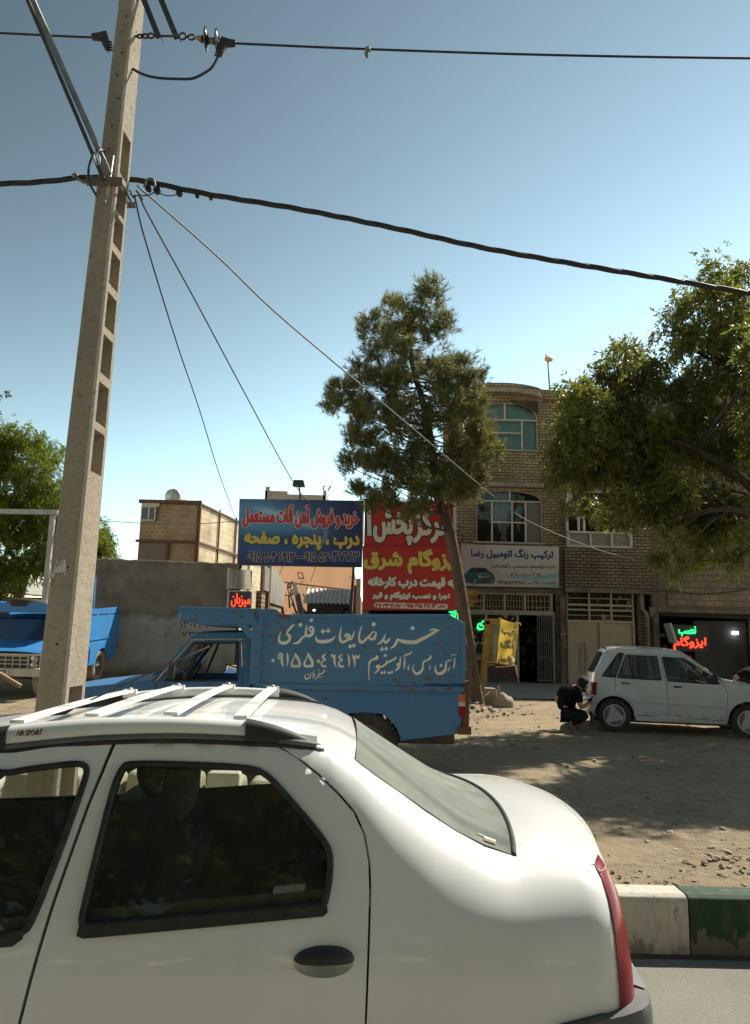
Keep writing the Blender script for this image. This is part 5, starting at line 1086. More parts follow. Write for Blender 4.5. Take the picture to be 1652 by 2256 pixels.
mb = MB(); mb.box((p[0] - 3.1, 23, .5), (p[0] + 1.9, 23.1, p[2] - .2)); mb.box((p[0] - .5, 22.9, p[2] - .75), (p[0] - .22, 22.99, p[2] - .42), 1); mb.box((p[0] - .12, 22.9, p[2] - .9), (p[0] + .02, 22.99, p[2] - .7), 1); mb.build('wall', [mat('shack_wall', (.045, .03, .022), .9), mat('paper_patch', (.33, .29, .23), .9)], r_)
COL.objects.unlink(_fo)
# ------------------------------------------------------------------ vehicles: shared pieces
def strip(mb, edge, W, n=14, bow=0.0, crown=0.0, m=0, pw=2, flip=False):
    """sheet between a near edge [(s, t, z)] and its mirror on the far side; bow along s, crown along z (numbers or lists)"""
    rows = []
    for i, (s_, t, z) in enumerate(edge):
        b_ = bow[i] if isinstance(bow, (list, tuple)) else bow; c_ = crown[i] if isinstance(crown, (list, tuple)) else crown; r = []
        for k in range(n + 1):
            v = -1 + 2 * k / n; w = 1 - abs(v) ** pw; r.append((s_ + b_ * w, W / 2 + v * (W / 2 - t), z + c_ * w))
        rows.append(r)
    return mb.grid(rows, m, True, flip)
def wheel(parent, s_, t, z, R, wd, style, tyre=TYRE, rimm=None, side=-1):
    """wheel centred at (s, z); its outer face at t, facing side (-1 near, +1 far)"""
    f = -side; mb = MB()
    prof = [(0.02 * f, R * .62), (0.0, R * .70), (-.004 * f, R * .86), (.012 * f, R * .95), (.035 * f, R), (wd * .5 * f, R * 1.005), ((wd - .035) * f, R), ((wd - .012) * f, R * .95), (wd * f, R * .7), (wd * f, R * .3)]
    mb.lathe((s_, t, z), prof, 44)
    if style == 'truck':
        for k in range(44):
            a_ = 2 * math.pi * k / 44; c, d = math.cos(a_), math.sin(a_)
            mb.bar((s_ + R * .985 * c, t + .015 * f, z + R * .985 * d), (s_ + R * 1.012 * c, t + .10 * f, z + R * 1.012 * d), .03, .018, up=(c, 0, d))
    w = mb.build('wheel', tyre, parent); rm = MB()
    if style == 'truck':
        rm.lathe((s_, t, z), [(.10 * f, 0), (.10 * f, R * .22), (.055 * f, R * .28), (.075 * f, R * .42), (.06 * f, R * .52), (.02 * f, R * .60), (.005 * f, R * .66), (.03 * f, R * .66)], 32)
        rm.build('rim', rimm or mat('dirty_rim', (.10, .09, .075), .7, (.18, .16, .13), 8), w)
        hb_ = MB(); hb_.lathe((s_, t, z), [(.06 * f, R * .26), (.02 * f, R * .24), (.0, R * .20), (-.012 * f, R * .1), (-.014 * f, 0)], 24); hb_.build('hub_cap', CHROME, w)
    elif style == 'star':
        rm.lathe((s_, t, z), [(.03 * f, 0), (.03 * f, R * .66)], 32); rm.build('rim', mat('rim_black', (.02, .02, .021), .6), w)
        hc = MB(); hc.lathe((s_, t, z), [(.02 * f, R * .66), (.004 * f, R * .665), (-.002 * f, R * .62), (.004 * f, R * .585), (.01 * f, R * .575)], 40)
        P = []
        for k in range(3):
            a_ = math.pi / 2 + .25 + 2 * math.pi * k / 3
            for da, rr in ((-.16, .60), (.16, .60), (.62, .34)): P.append((s_ + R * rr * math.cos(a_ + da), z + R * rr * math.sin(a_ + da)))
        hc.prism(P, t - .004 * f if f > 0 else t, t + .02 * f if f > 0 else t + .004)
        for k in range(24):
            a_ = 2 * math.pi * k / 24; hc.bar((s_ + R * .32 * math.cos(a_), t + .012 * f, z + R * .32 * math.sin(a_)), (s_ + R * .6 * math.cos(a_), t + .008 * f, z + R * .6 * math.sin(a_)), .012, .006, up=(0, 1, 0))
        hc.build('hub_cap', mat('hubcap_grey', (.46, .46, .45), .45, (.36, .355, .34), 9), w)
    else:
        rm.lathe((s_, t, z), [(.02 * f, 0), (.005 * f, R * .12), (.02 * f, R * .3), (.008 * f, R * .5), (.015 * f, R * .64), (.03 * f, R * .66)], 32); rm.build('rim', mat('steel_rim', (.4, .4, .39), .45), w)
    return w
def mir(fn, W): return lambda a, z: (lambda p: (p[0], W - p[1], p[2]))(fn(a, z))

# ------------------------------------------------------------------ the white saloon in the foreground
SF = Frame((0, 2.0, 0), 3.2); SW = 1.74
sedan = SF.root('white_sedan', 'white saloon car with silver roof bars close in front at the kerb', 'car')
_base = pch([.1, .3, .55, .75, .92, 1.05, 1.12, 1.3, 1.47, 1.6], [.10, .045, .012, .0, .008, .034, .058, .128, .195, .24])
_ztop = pch([-3.75, -3.4, -2.3, -2.05, -1.35, -1.02, -.7, -.52, -.27, -.13, -.026, .105, .265, .434, .55, .66, .78], [.72, .84, .95, .985, 1.40, 1.452, 1.486, 1.492, 1.484, 1.468, 1.425, 1.338, 1.238, 1.174, 1.170, 1.166, 1.155])
_tedge = pch([-3.75, -2.3, -1.35, -.5, -.2, -.03, .1, .27, .43, .66, .78], [.22, .15, .22, .205, .215, .255, .255, .24, .225, .18, .18])
_rz = pch([-3.75, -2.3, -1.35, -.5, -.2, -.03, .1, .27, .43, .66, .78], [.07, .07, .03, .03, .06, .12, .17, .19, .16, .13, .13])
_send = pch([.2, .4, .62, .86, 1.0, 1.1, 1.2], [.745, .75, .742, .724, .715, .709, .694])
def el(u): u = min(max(u, 0), .9995); return 1 - math.sqrt(1 - u * u)
def sg(s_, z, ext=0.0, off=0.0):
    zt_, te, rz = _ztop(s_), _tedge(s_), _rz(s_); b_ = _base(min(z, zt_))
    t = b_ + (te - _base(zt_)) * el((z - (zt_ - rz)) / rz)
    r = math.hypot(s_ - .13, z - .30); t -= .022 * (1 - smooth(.42, .56, r)) * (1 if r > .2 else 0)
    se = _send(z) + ext; t += .12 * el((s_ - (se - .12)) / .12)
    if s_ < -3.2: t += .25 * el((-3.2 - s_) / .5)
    return t + off
def sfn(s_, z): return (s_, sg(s_, z), z)
def spx(x, y, off=0.0):
    t = .06
    for _ in range(25): s_, z = SF.px(x, y, t); t = .5 * t + .5 * sg(s_, z, 0, off)
    return (s_, z)
SP = lambda L: [spx(x, y) for x, y in L]
def both(name, m, outline, holes, d, depth, off=0.0, far=True, parent=sedan, refine=None):
    fn = lambda a, z: (a, sg(a, z) + off, z)
    mb = MB().panel(outline, holes, fn, d, 0, True, depth, refine=refine); o = mb.build(name, m, parent)
    if far: mb = MB().panel(outline, holes, mir(fn, SW), d * 1.5, 0, True, -depth, flip=True); o2 = mb.build(name, m, parent)
    return (o, o2) if far else o
winR = chaikin(SP([(262, 1688), (300, 1681), (420, 1684), (540, 1690), (585, 1702), (640, 1762), (716, 1852), (729, 1885), (726, 1940), (716, 1992), (700, 1998), (450, 2017), (195, 2042), (178, 2036), (185, 2000), (218, 1860)]), 2)
_rj = SP([(0, 1706), (60, 1695), (120, 1687), (175, 1681), (192, 1690), (190, 1712), (135, 1868), (68, 2040), (45, 2056), (0, 2060)])
winF = chaikin([(-1.28, 1.385), (-1.12, 1.425)] + _rj + [(-1.3, .985), (-1.72, .985), (-1.74, 1.0)], 2)
cutR = [(603, 1641), (650, 1668), (700, 1708), (745, 1752), (778, 1790), (800, 1838), (811, 1900), (813, 1960), (809, 2100), (803, 2256)]
cutB = [(252, 1634), (195, 1771), (120, 1981), (42, 2256)]
RD = SP([(257, 1634), (330, 1631), (400, 1630), (500, 1635)] + cutR)
s_b = RD[-1][0]; bB = spx(40, 2256)
rear_door = RD + [(s_b - .06, .62), (s_b - .18, .48), (s_b - .24, .25), (-.93, .25), (-.885, .60)] + SP([(46, 2256), (124, 1981), (199, 1771)])
FB = SP([(248, 1634), (191, 1771), (116, 1981), (38, 2256)])
front_door = FB + [(-.895, .60), (-.94, .25), (-1.86, .25), (-1.9, .6), (-1.86, .98), (-1.36, 1.372), (-1.15, 1.436)] + SP([(30, 1659), (100, 1648), (170, 1640)])
# handle recess in each door
def dense(s0, s1, z0, z1, d):
    gx, gz = np.meshgrid(np.arange(s0, s1, d), np.arange(z0, z1, d)); return np.stack([gx.ravel(), gz.ravel()], 1)
hcx, hcz = spx(712, 2119); pocket = [(hcx + .076 * math.cos(a_), hcz + .035 * math.sin(a_)) for a_ in np.linspace(0, 2 * math.pi, 33)[:-1]]
drn, drf = both('rear_door', WHITE_PAINT, rear_door, [winR, pocket], .03, .02)
fdn, fdf = both('front_door', WHITE_PAINT, front_door, [winF], .035, .02)
def handle(par_, cx, cz, side):
    fn = lambda a, t, z: (a, t, z) if side < 0 else (a, SW - t, z)
    mb = MB(); rows = []
    for k in range(9):
        f_ = 1 - k / 8; rows.append([fn(cx + .076 * f_ * math.cos(a_), sg(cx, cz) + .004 + .028 * (1 - f_ ** 2), cz + .035 * f_ * math.sin(a_)) for a_ in np.linspace(0, 2 * math.pi, 33)])
    mb.grid(rows, 0, True, side < 0); mb.build('handle_pocket', WHITE_PAINT, par_)
    P = chaikin([(cx - .078, cz - .002), (cx - .066, cz + .020), (cx - .03, cz + .034), (cx + .03, cz + .036), (cx + .066, cz + .026), (cx + .080, cz + .006), (cx + .07, cz - .001), (cx, cz - .006)], 2)
    mb = MB(); t0 = sg(cx, cz); n_ = len(P); R0 = [fn(a, t0 - .004, z) for a, z in P]; mid = (cx, cz + .012)
    R1 = [fn(a + (mid[0] - a) * .12, t0 - .020, z + (mid[1] - z) * .2) for a, z in P]; R2 = [fn(a + (mid[0] - a) * .5, t0 - .026, z + (mid[1] - z) * .6) for a, z in P]; c = [fn(mid[0], t0 - .027, mid[1])]; Rb = [fn(a, t0 + .01, z) for a, z in P]
    Fc = []
    for k in range(3):
        for i in range(n_): j = (i + 1) % n_; Fc.append((k * n_ + i, k * n_ + j, (k + 1) * n_ + j, (k + 1) * n_ + i))
    for i in range(n_): Fc.append((3 * n_ + i, 3 * n_ + (i + 1) % n_, 4 * n_))
    mb.add(Rb + R0 + R1 + R2 + c, Fc if side < 0 else [f[::-1] for f in Fc], 0, True); mb.build('handle', BLACK_PLASTIC, par_)
handle(drn, hcx, hcz, -1); handle(drf, hcx, hcz, 1)
# body side behind the doors, sill and front wing
cutQ = SP([(607, 1640), (655, 1666), (705, 1706), (750, 1750), (783, 1788), (805, 1837), (816, 1900), (818, 1960), (814, 2100), (808, 2256)])
tl_in = [(_send(z) - d_, z) for z, d_ in ((1.166, .046), (1.14, .050), (1.10, .054), (1.05, .058), (1.0, .062), (.95, .066), (.90, .070), (.858, .073))]
wedge = [(-.026, 1.425), (.035, 1.383), (.105, 1.338), (.18, 1.290), (.265, 1.238), (.35, 1.200), (.434, 1.174)]
topq = [(-.20, 1.476), (-.13, 1.468), (-.07, 1.452)] + wedge + [(.50, 1.1715), (.58, 1.169)]
arch = [(.13 + .345 * math.cos(a_), .30 + .345 * math.sin(a_)) for a_ in np.linspace(0, math.pi, 22)]
bl = [(tl_in[-1][0], tl_in[-1][1]), (.60, .866), (.49, .842), (.46, .60)]
quarter = topq + tl_in + bl + [(.478, .32)] + arch + [(cutQ[-1][0] - .17, .46)] + cutQ[::-1]
quarter = [(a, min(z, _ztop(a))) for a, z in quarter]
rf = np.concatenate([dense(-.1, .7, 1.0, 1.45, .012)])
qn, qf = both('rear_quarter', WHITE_PAINT, quarter, [], .03, .02, refine=rf)
both('front_wing', WHITE_PAINT, [(-1.905, .6), (-1.865, .985), (-2.05, .985), (-2.3, .95), (-3.4, .84), (-3.7, .73), (-3.72, .35), (-3.03, .3)] + [(-2.65 + .36 * math.cos(a_), .30 + .36 * math.sin(a_)) for a_ in np.linspace(math.pi * .93, .07, 18)] + [(-1.95, .25)], [], .06, .02)
both('a_pillar', WHITE_PAINT, [(-1.865, .985), (-2.05, .985), (-1.36, 1.40), (-1.15, 1.44), (-1.15, 1.437), (-1.36, 1.374)], [], .04, .02)
both('sill', WHITE_PAINT, [(-2.3, .15), (-.25, .15), (-.25, .245), (-2.3, .245)], [], .08, .05)
gl = [(s_, _tedge(s_), _ztop(s_)) for s_ in np.linspace(-1.35, -.03, 26)]
mb = MB(); strip(mb, gl, SW, 22, [.0 + .02 * smooth(-.3, -.03, p[0]) - .10 * (1 - smooth(-1.35, -1.0, p[0])) for p in gl], .030, 0, 2.6); mb.build('roof', WHITE_PAINT, sedan)
we = [(s_, _tedge(s_) + .002, z - .002) for s_, z in resample(wedge, .02, False)]; nW = len(we)
mb = MB(); strip(mb, we, SW, 26, [.02 + (.078 - .02) * i / (nW - 1) for i in range(nW)], [.045 - .02 * i / (nW - 1) for i in range(nW)]); rg = mb.build('rear_window', REAR_GLASS, sedan)
mb = MB()
def on_rear(i, v, o=0.0):
    s_, t, z = we[i]; w = 1 - v * v; u = i / (nW - 1); return (s_ + (.02 + .058 * u) * w, SW / 2 + v * (SW / 2 - t), z + (.045 - .02 * u) * w + o)
mb.tube([on_rear(nW - 1, v, .003) for v in np.linspace(-1, 1, 40)], .0075, 7); mb.tube([on_rear(i, -1, .001) for i in range(nW)], .004, 6); mb.tube([on_rear(i, 1, .001) for i in range(nW)], .006, 6); mb.build('window_seal', BLACK_RUBBER, rg)
mb = MB(); k0 = nW - 7
for (v0, v1, i0, i1, m_) in ((-.915, -.885, nW - 6, nW - 4, 0), (-.90, -.885, nW - 7, nW - 6, 1), (-.945, -.92, nW - 6, nW - 4, 2)): mb.add([on_rear(i0, v0, .004), on_rear(i0, v1, .004), on_rear(i1, v1, .004), on_rear(i1, v0, .004)], [(0, 1, 2, 3)], m_)
mb.build('sticker', [mat('sticker_white', (.55, .55, .52), .5), mat('sticker_green', (.25, .42, .34), .5), mat('sticker_brown', (.2, .08, .04), .5)], rg)
be = [(s_, _tedge(s_) + .004, _ztop(s_) - .001) for s_ in np.linspace(.438, _send(1.168) - .046, 14)]
mb = MB(); nb_ = len(be); strip(mb, be, SW, 26, [.078 + .016 * i / (nb_ - 1) for i in range(nb_)], [.020 + .022 * math.sin(math.pi * .75 * i / (nb_ - 1)) for i in range(nb_)], 0, 2.2)
rows = []; e0 = be[-1]; 
tail = []
for z in (1.163, 1.15, 1.10, 1.05, .98, .90, .83): tail.append((_send(z) - .003, sg(_send(z) - .003, z) + .002, z))
strip(mb, [e0] + tail, SW, 26, [.094] + [.085] * len(tail), [.034, .028] + [.0] * (len(tail) - 1), 0, 2.2); boot = mb.build('boot_lid', WHITE_PAINT, sedan)
tlz = [1.166, 1.14, 1.10, 1.05, 1.0, .95, .90, .858]
tl_poly = tl_in + [(_send(z) - .0005, z) for z in reversed(tlz)]
TLR = mat('tail_lamp_red', (.22, .010, .016), .3, (.16, .007, .012), 14, spec=.25); TLI = mat('tail_lamp_inner', (.26, .05, .04), .2, coat=.6)
rf = dense(.55, .73, .86, 1.2, .008)
tn_, tf_ = both('tail_light', TLR, tl_poly, [], .012, .03, off=-.006, refine=rf)
mb = MB(); lz = 1.155; mb.tube([(a, sg(a, lz) - .008, lz) for a in np.linspace(tl_in[1][0] + .002, _send(lz) - .002, 8)], .002, 5); mb.build('lens_seam', mat('lens_pale', (.5, .3, .28), .3), tn_)
# grey plastic bumper
bfn = lambda a, z: (a, sg(a, z, .035, -.024), z); _se2 = lambda z: _send(z) + .034
bp = [(.40, .33), (.425, .60), (.45, .80), (.49, .838), (.60, .861), (.673, .874)] + [(_se2(.878), .879), (_se2(.8), .8), (_se2(.6), .6), (_se2(.32), .32)]
GB = mat('bumper_grey', (.085, .085, .086), .55, (.11, .11, .11), 9, bmp=.08, bscale=200, bdist=.001)
mb = MB().panel(bp, [], bfn, .03, 0, True, .03, refine=dense(.55, .77, .32, .88, .015)); mb.panel(bp, [], mir(bfn, SW), .04, 0, True, -.03, flip=True)
eb = [(_se2(z), .10, z) for z in (.879, .85, .8, .6, .4, .32)]; strip(mb, [(_send(.88), .13, .882)] + eb, SW, 16, .07); 
for side in (-1, 1):
    tl_ = resample(bp[2:7], .03, False); ft = (lambda t: t) if side < 0 else (lambda t: SW - t); iz = lambda a, z: min(a, _send(z) - .002)
    mb.grid([[(a, ft(sg(a, z, .035, -.024)), z) for a, z in tl_], [(iz(a, z), ft(sg(iz(a, z), z) + .006), z + .003) for a, z in tl_]], 0, True, side > 0)
mb.build('rear_bumper', GB, sedan)
# front of the car
mb = MB(); strip(mb, [(-1.35, .22, 1.40), (-1.36, .222, 1.395), (-1.7, .19, 1.19), (-2.05, .16, .99)], SW, 16, -.10, .04); mb.build('windscreen', CAR_GLASS, sedan)
mb = MB(); strip(mb, [(s_, _tedge(s_), _ztop(s_)) for s_ in np.linspace(-2.05, -3.55, 14)], SW, 16, -.08, .045); mb.build('bonnet', WHITE_PAINT, sedan)
mb = MB(); strip(mb, [(-3.5, .30, .80), (-3.6, .3, .74), (-3.68, .3, .6), (-3.7, .3, .25)], SW, 14, -.08); mb.build('front_bumper', GB, sedan)
# glass, seals, belt mouldings on all four doors
for wn_, dn, df in ((winR, drn, drf), (winF, fdn, fdf)):
    for par_, side in ((dn, -1), (df, 1)):
        fn = (lambda a, z: (a, sg(a, z) + .012, z)); f2 = fn if side < 0 else mir(fn, SW)
        MB().panel(wn_, [], f2, .06, 0, True, 0, flip=side > 0).build('window', CAR_GLASS, par_)
        sl = resample(wn_, .02); fn2 = (lambda a, z: (a, sg(a, z) - .002, z)); f3 = fn2 if side < 0 else mir(fn2, SW)
        MB().tube([f3(a, z) for a, z in sl], .0088, 8, closed=True).build('window_seal', BLACK_RUBBER, par_)
blm = SP([(176, 2034), (450, 2010), (719, 1985), (722, 2008), (712, 2017), (450, 2042), (185, 2066), (170, 2060)])
for par_, side in ((drn, -1), (drf, 1)):
    fn = (lambda a, z: (a, sg(a, z) - .007, z)); MB().panel(blm, [], fn if side < 0 else mir(fn, SW), .05, 0, True, .02 if side < 0 else -.02, flip=side > 0).build('belt_moulding', BLACK_PLASTIC, par_)
blf = SP([(0, 2056), (52, 2048), (50, 2068), (30, 2083), (0, 2086)]); blf = [(-1.72, .965), (-1.72, 1.0)] + blf[:2] + blf[2:] 
for par_, side in ((fdn, -1), (fdf, 1)):
    fn = (lambda a, z: (a, sg(a, z) - .007, z)); MB().panel(blf, [], fn if side < 0 else mir(fn, SW), .05, 0, True, .02 if side < 0 else -.02, flip=side > 0).build('belt_moulding', BLACK_PLASTIC, par_)
# dark line above the doors
for side in (-1, 1):
    fl = lambda s_, dt, dz: (s_, (_tedge(s_) + dt) if side < 0 else SW - _tedge(s_) - dt, _ztop(s_) + dz)
    MB().tube([fl(s_, -.010, -.010) for s_ in np.linspace(-1.35, -.12, 40)], .008, 6).build('drip_moulding', BLACK_RUBBER, sedan)
# roof rails with black end caps, four cross bars
railh = pch([-1.3, -1.02, -.6, -.335], [.05, .052, .046, .042])
def sweep(mb, ss, sec, side, m=0):
    rows = []
    for s_ in ss: rows.append([(s_, (t if side < 0 else SW - t), z) for t, z in sec(s_)])
    mb.grid(rows, m, True, flip=side > 0)
    for r_, fl in ((rows[0], side < 0), (rows[-1], side > 0)): mb.add(r_, [tuple(range(len(r_)))[::(1 if fl else -1)]])
for side in (-1, 1):
    def sec(s_): h = railh(s_); t0 = _tedge(s_) - .012; z0 = _ztop(s_) + .006; return [(t0 + .004, z0), (t0, z0 + h * .25), (t0 + .003, z0 + h * .62), (t0 + .014, z0 + h * .90), (t0 + .03, z0 + h), (t0 + .05, z0 + h * .97), (t0 + .062, z0 + h * .8), (t0 + .065, z0)]
    mb = MB(); sweep(mb, np.linspace(-1.012, -.335, 30), sec, side); rail = mb.build('roof_rail', WHITE_PAINT, sedan)
    def secb(s_): t0 = _tedge(s_) - .016; z0 = _ztop(s_) - .004; return [(t0, z0), (t0 - .001, z0 + .010), (t0 + .006, z0 + .014), (t0 + .074, z0 + .022), (t0 + .078, z0)]
    mb = MB(); sweep(mb, np.linspace(-1.012, -.14, 36), secb, side); mb.build('rail_strip', GREY_PLASTIC, rail)
    def capsec(s_):
        u = smooth(-.345, -.125, s_) ; h = .060 * (1 - (max(0, s_ + .345) / .235) ** 1.5) if s_ < -.11 else 0; h = max(h, .003); w = .07 * (1 - .75 * max(0, (s_ + .345) / .235)); t0 = _tedge(s_) - .018 + .03 * max(0, (s_ + .3) / .19) ** 2; z0 = _ztop(s_) - .004
        return [(t0, z0), (t0 - .002, z0 + h * .3), (t0 + .004, z0 + h * .75), (t0 + w * .3, z0 + h), (t0 + w * .7, z0 + h * .95), (t0 + w, z0 + h * .6), (t0 + w, z0)]
    mb = MB(); sweep(mb, np.linspace(-.343, -.128, 16), capsec, side); mb.build('end_cap', BLACK_PLASTIC, rail)
    def capf(s_):
        u = max(0, (-1.008 - s_) / .30); h = .060 * (1 - u ** 1.6) + .003; w = .072 * (1 - .6 * u); t0 = _tedge(s_) - .018; z0 = _ztop(s_) - .004
        return [(t0, z0), (t0 - .002, z0 + h * .3), (t0 + .003, z0 + h * .7), (t0 + w * .3, z0 + h), (t0 + w * .7, z0 + h * .95), (t0 + w, z0 + h * .6), (t0 + w, z0)]
    mb = MB(); sweep(mb, np.linspace(-1.306, -1.006, 16), capf, side); mb.build('end_cap', BLACK_PLASTIC, rail)
    if side < 0:
        P = [spx(56, 1606, -.014), spx(112, 1600, -.014), spx(110, 1609, -.014), spx(54, 1615, -.014)]
        mb = MB(); t_ = min(_tedge(-.95) - .0125, .2); lettering(mb, 'NR SPORT', [(a, z) for a, z in [(-.972, 1.502), (-.905, 1.507), (-.908, 1.492), (-.976, 1.487)]], t_ - .001, .0012, latin=True, dep=.0006); mb.build('lettering', mat('bronze_letters', (.12, .07, .04), .4), rail)
RB = mat('rusty_white_bar', (.68, .67, .64), .5, (.60, .58, .54), 5, .4, .65, (.34, .19, .09), 16, .66, .72)
for s_ in (-1.0, -.79, -.565, -.365):
    mb = MB(); ds = .10 * (-.565 - s_) / .4 * 0; ze = _ztop(s_) + railh(s_) + .012; P = []
    for k in range(13):
        v = -1 + k / 6; P.append((s_, SW / 2 + v * (SW / 2 - _tedge(s_) - (.04 if v < 0 else .02)), ze - .004 + .006 * (1 - v * v)))
    rows = [[(x - .021, y, z), (x - .019, y, z + .009), (x + .019, y, z + .009), (x + .021, y, z), (x - .021, y, z)] for x, y, z in P]; mb.grid(rows, 0, False); 
    mb.add(rows[0][:4], [(0, 1, 2, 3)]); mb.add(rows[-1][:4], [(3, 2, 1, 0)])
    for v in (1,): y = SW / 2 + v * (SW / 2 - _tedge(s_) - .045); mb.box((s_ - .029, y - .012, ze - .03), (s_ + .028, y + .012, ze + .0075)); mb.lathe((s_, y, ze + .008), [(0, .009), (.006, .008), (.008, 0)], 10, 0, 'z')
    mb.build('cross_bar', RB, sedan)
# aerial
a0 = SF.p3(88, 1597, .87); a1 = SF.p3(160, 1560, .87); a2 = SF.p3(462, 1424, .87); mb = MB(); mb.tube([a0, tuple(np.array(a0) + .5 * (np.array(a1) - a0)), a1], [.017, .013, .006], 8); mb.tube([a1, a2], .0032, 6); mb.build('aerial', BLACK_PLASTIC, sedan)
# cabin
lin = lambda a, z: (a, sg(a, z) + .055, z)
for side in (-1, 1):
    up = [(-1.84, .3), (-1.84, .96), (-1.32, 1.35), (-1.1, 1.415), (-.7, 1.45), (-.3, 1.44), (-.16, 1.38), (-.02, 1.24), (-.01, 1.1), (-.02, .3)]
    def shr(P, k=.0): return [(a, z - (.012 if z > 1.2 else 0) + (.02 if z < 1.1 else 0)) for a, z in P]
    MB().panel(up, [shr(winR), shr(winF)], lin if side < 0 else mir(lin, SW), .08, 0, True, 0, flip=side < 0).build('door_lining', DOOR_CARD, sedan)
mb = MB(); strip(mb, [(s_, _tedge(s_) + .03, _ztop(s_) - .03) for s_ in np.linspace(-1.33, -.05, 8)], SW, 12, 0, .022); mb.build('headlining', mat('headlining', (.24, .24, .22), .9), sedan)
mb = MB(); mb.box((-2.0, .1, .22), (.6, SW - .1, .28)); mb.box((-2.05, .15, .28), (-1.98, SW - .15, .95)); mb.build('floor', INTERIOR, sedan)
mb = MB(); mb.box((.0, .2, 1.02), (.47, SW - .2, 1.05)); mb.build('parcel_shelf', INTERIOR, sedan, bev=.01)
mb = MB(); mb.hexa([(-2.05, .15, .7), (-1.55, .15, .75), (-1.55, SW - .15, .75), (-2.05, SW - .15, .7), (-2.05, .15, .97), (-1.72, .15, 1.0), (-1.72, SW - .15, 1.0), (-2.05, SW - .15, .97)]); mb.build('dashboard', INTERIOR, sedan, bev=.03)
def seat(x, y, w, rear=False):
    mb = MB(); lean = .20 if not rear else .28
    def pad(P0, P1, hw, th):      # rounded back
        rows = []
        for k in range(9):
            u = k / 8; c = np.array(P0) + (np.array(P1) - P0) * u; r_ = []; ww = hw * (1 - .18 * u ** 3) * (.9 + .1 * math.sin(math.pi * u))
            for j in range(17): a_ = 2 * math.pi * j / 16; r_.append((c[0] + th * (abs(math.sin(a_)) ** .6) * (1 if math.sin(a_) > 0 else -1), c[1] + ww * (abs(math.cos(a_)) ** .5) * (1 if math.cos(a_) > 0 else -1), c[2]))
            rows.append(r_)
        mb.grid(rows, 0, True); mb.add(rows[-1][:16], [tuple(range(16))])
    pad((x, y, .48), (x + lean, y, 1.14 if not rear else 1.06), w, .075); mb.box((x - .5, y - w, .36), (x + .05, y + w, .52))
    o = mb.build('rear_seat' if rear else 'front_seat', INTERIOR, sedan)
    return o
def headrest(par_, x, y, z, w=.13):
    mb = MB(); mb.ball((x, y, z), (.055, w, .115), 0, 18, 12)
    for dy in (-.05, .05): mb.tube([(x - .02, y + dy, z - .22), (x, y + dy, z - .05)], .008, 6)
    mb.build('headrest', INTERIOR, par_)
h1 = SF.px(398, 1745, .52); h2 = SF.px(318, 1775, 1.22)
q = seat(h1[0] - .17, .52, .25); headrest(q, h1[0], .52, 1.31); q = seat(h2[0] - .20, 1.22, .25); headrest(q, h2[0] + .02, 1.22, 1.25)
q = seat(-.12, SW / 2, .58, True)
for y in (.5, 1.24): headrest(q, .13, y, 1.12, .12)
mb = MB(); mb.tube([(-1.42 + .06 * math.sin(a_) * 0 + .09 * math.sin(a_), .52 + .18 * math.cos(a_), .98 + .16 * math.sin(a_)) for a_ in np.linspace(0, 2 * math.pi, 25)[:-1]], .014, 8, closed=True); mb.bar((-1.42, .36, .98), (-1.42, .68, .98), .03, .05); mb.tube([(-1.42, .52, .98), (-1.75, .52, .85)], .03, 8); mb.build('steering_wheel', BLACK_PLASTIC, sedan)
for side in (-1, 1):
    y = .03 if side < 0 else SW - .03
    mb = MB(); mb.ball((-1.72, y + side * .12, 1.06), (.06, .10, .075), 0, 14, 10); mb.build('door_mirror', WHITE_PAINT if side > 0 else BLACK_PLASTIC, fdn if side < 0 else fdf)
for s_ in (.13, -2.65):
    wheel(sedan, s_, .03, .30, .30, .18, 'plain', side=-1); wheel(sedan, s_, SW - .03, .30, .30, .18, 'plain', side=1)
mb = MB(); mb.box((-.3, .25, .28), (.68, SW - .25, .8)); mb.build('boot_floor', INTERIOR, sedan)
# ------------------------------------------------------------------ the parked white hatchback
HF = Frame((0, 14.2, .27), -12); HW = 1.6
hatch = HF.root('white_hatchback', 'white five door hatchback parked in front of the garage', 'car')
_hb = pch([.1, .4, .75, .92, 1.1, 1.46], [.07, .012, .0, .018, .06, .16])
def hfn(a, z): return (a, _hb(z), z)
def hpx(x, y):
    X, Y = z8(x, y); t = .05
    for _ in range(15): a, z = HF.px(X, Y, t); t = _hb(z)
    return (a, z)
HP = lambda L: [hpx(x, y) for x, y in L]
wr = hpx(905, 705); wf = hpx(1650, 742); HR = .285
zc_r = HR; 
up_line = HP([(868, 344), (835, 410), (800, 470), (793, 525), (790, 600)])
bmpl = HP([(772, 640), (774, 690), (806, 702)])
def arc(c, r, a0, a1, k=14): return [(c[0] + r * math.cos(a_), c[1] + r * math.sin(a_)) for a_ in np.linspace(a0, a1, k)]
cR = (wr[0], wr[1]); cF = (wf[0], wf[1])
roofl = HP([(868, 344), (930, 339), (1000, 338), (1100, 341), (1200, 348), (1280, 362), (1310, 380)])
hoodl = HP([(1500, 517), (1560, 530), (1652, 545), (1760, 575), (1830, 605)])
nose = [(hoodl[-1][0] + .04, hoodl[-1][1] - .08), (hoodl[-1][0] + .08, .45), (hoodl[-1][0] + .02, .2)]
out = list(reversed(roofl)) + up_line[1:] + bmpl + [(cR[0] - .36, .22)] + arc(cR, .335, math.pi, 0) + [(cR[0] + .37, .2)] + [(cF[0] - .36, .2)] + arc(cF, .335, math.pi, 0) + nose[::-1] + hoodl[::-1]
rdr = HP([(964, 364), (1143, 371), (1189, 515), (1197, 716), (1022, 706), (1006, 650), (965, 607), (914, 586), (908, 503)])
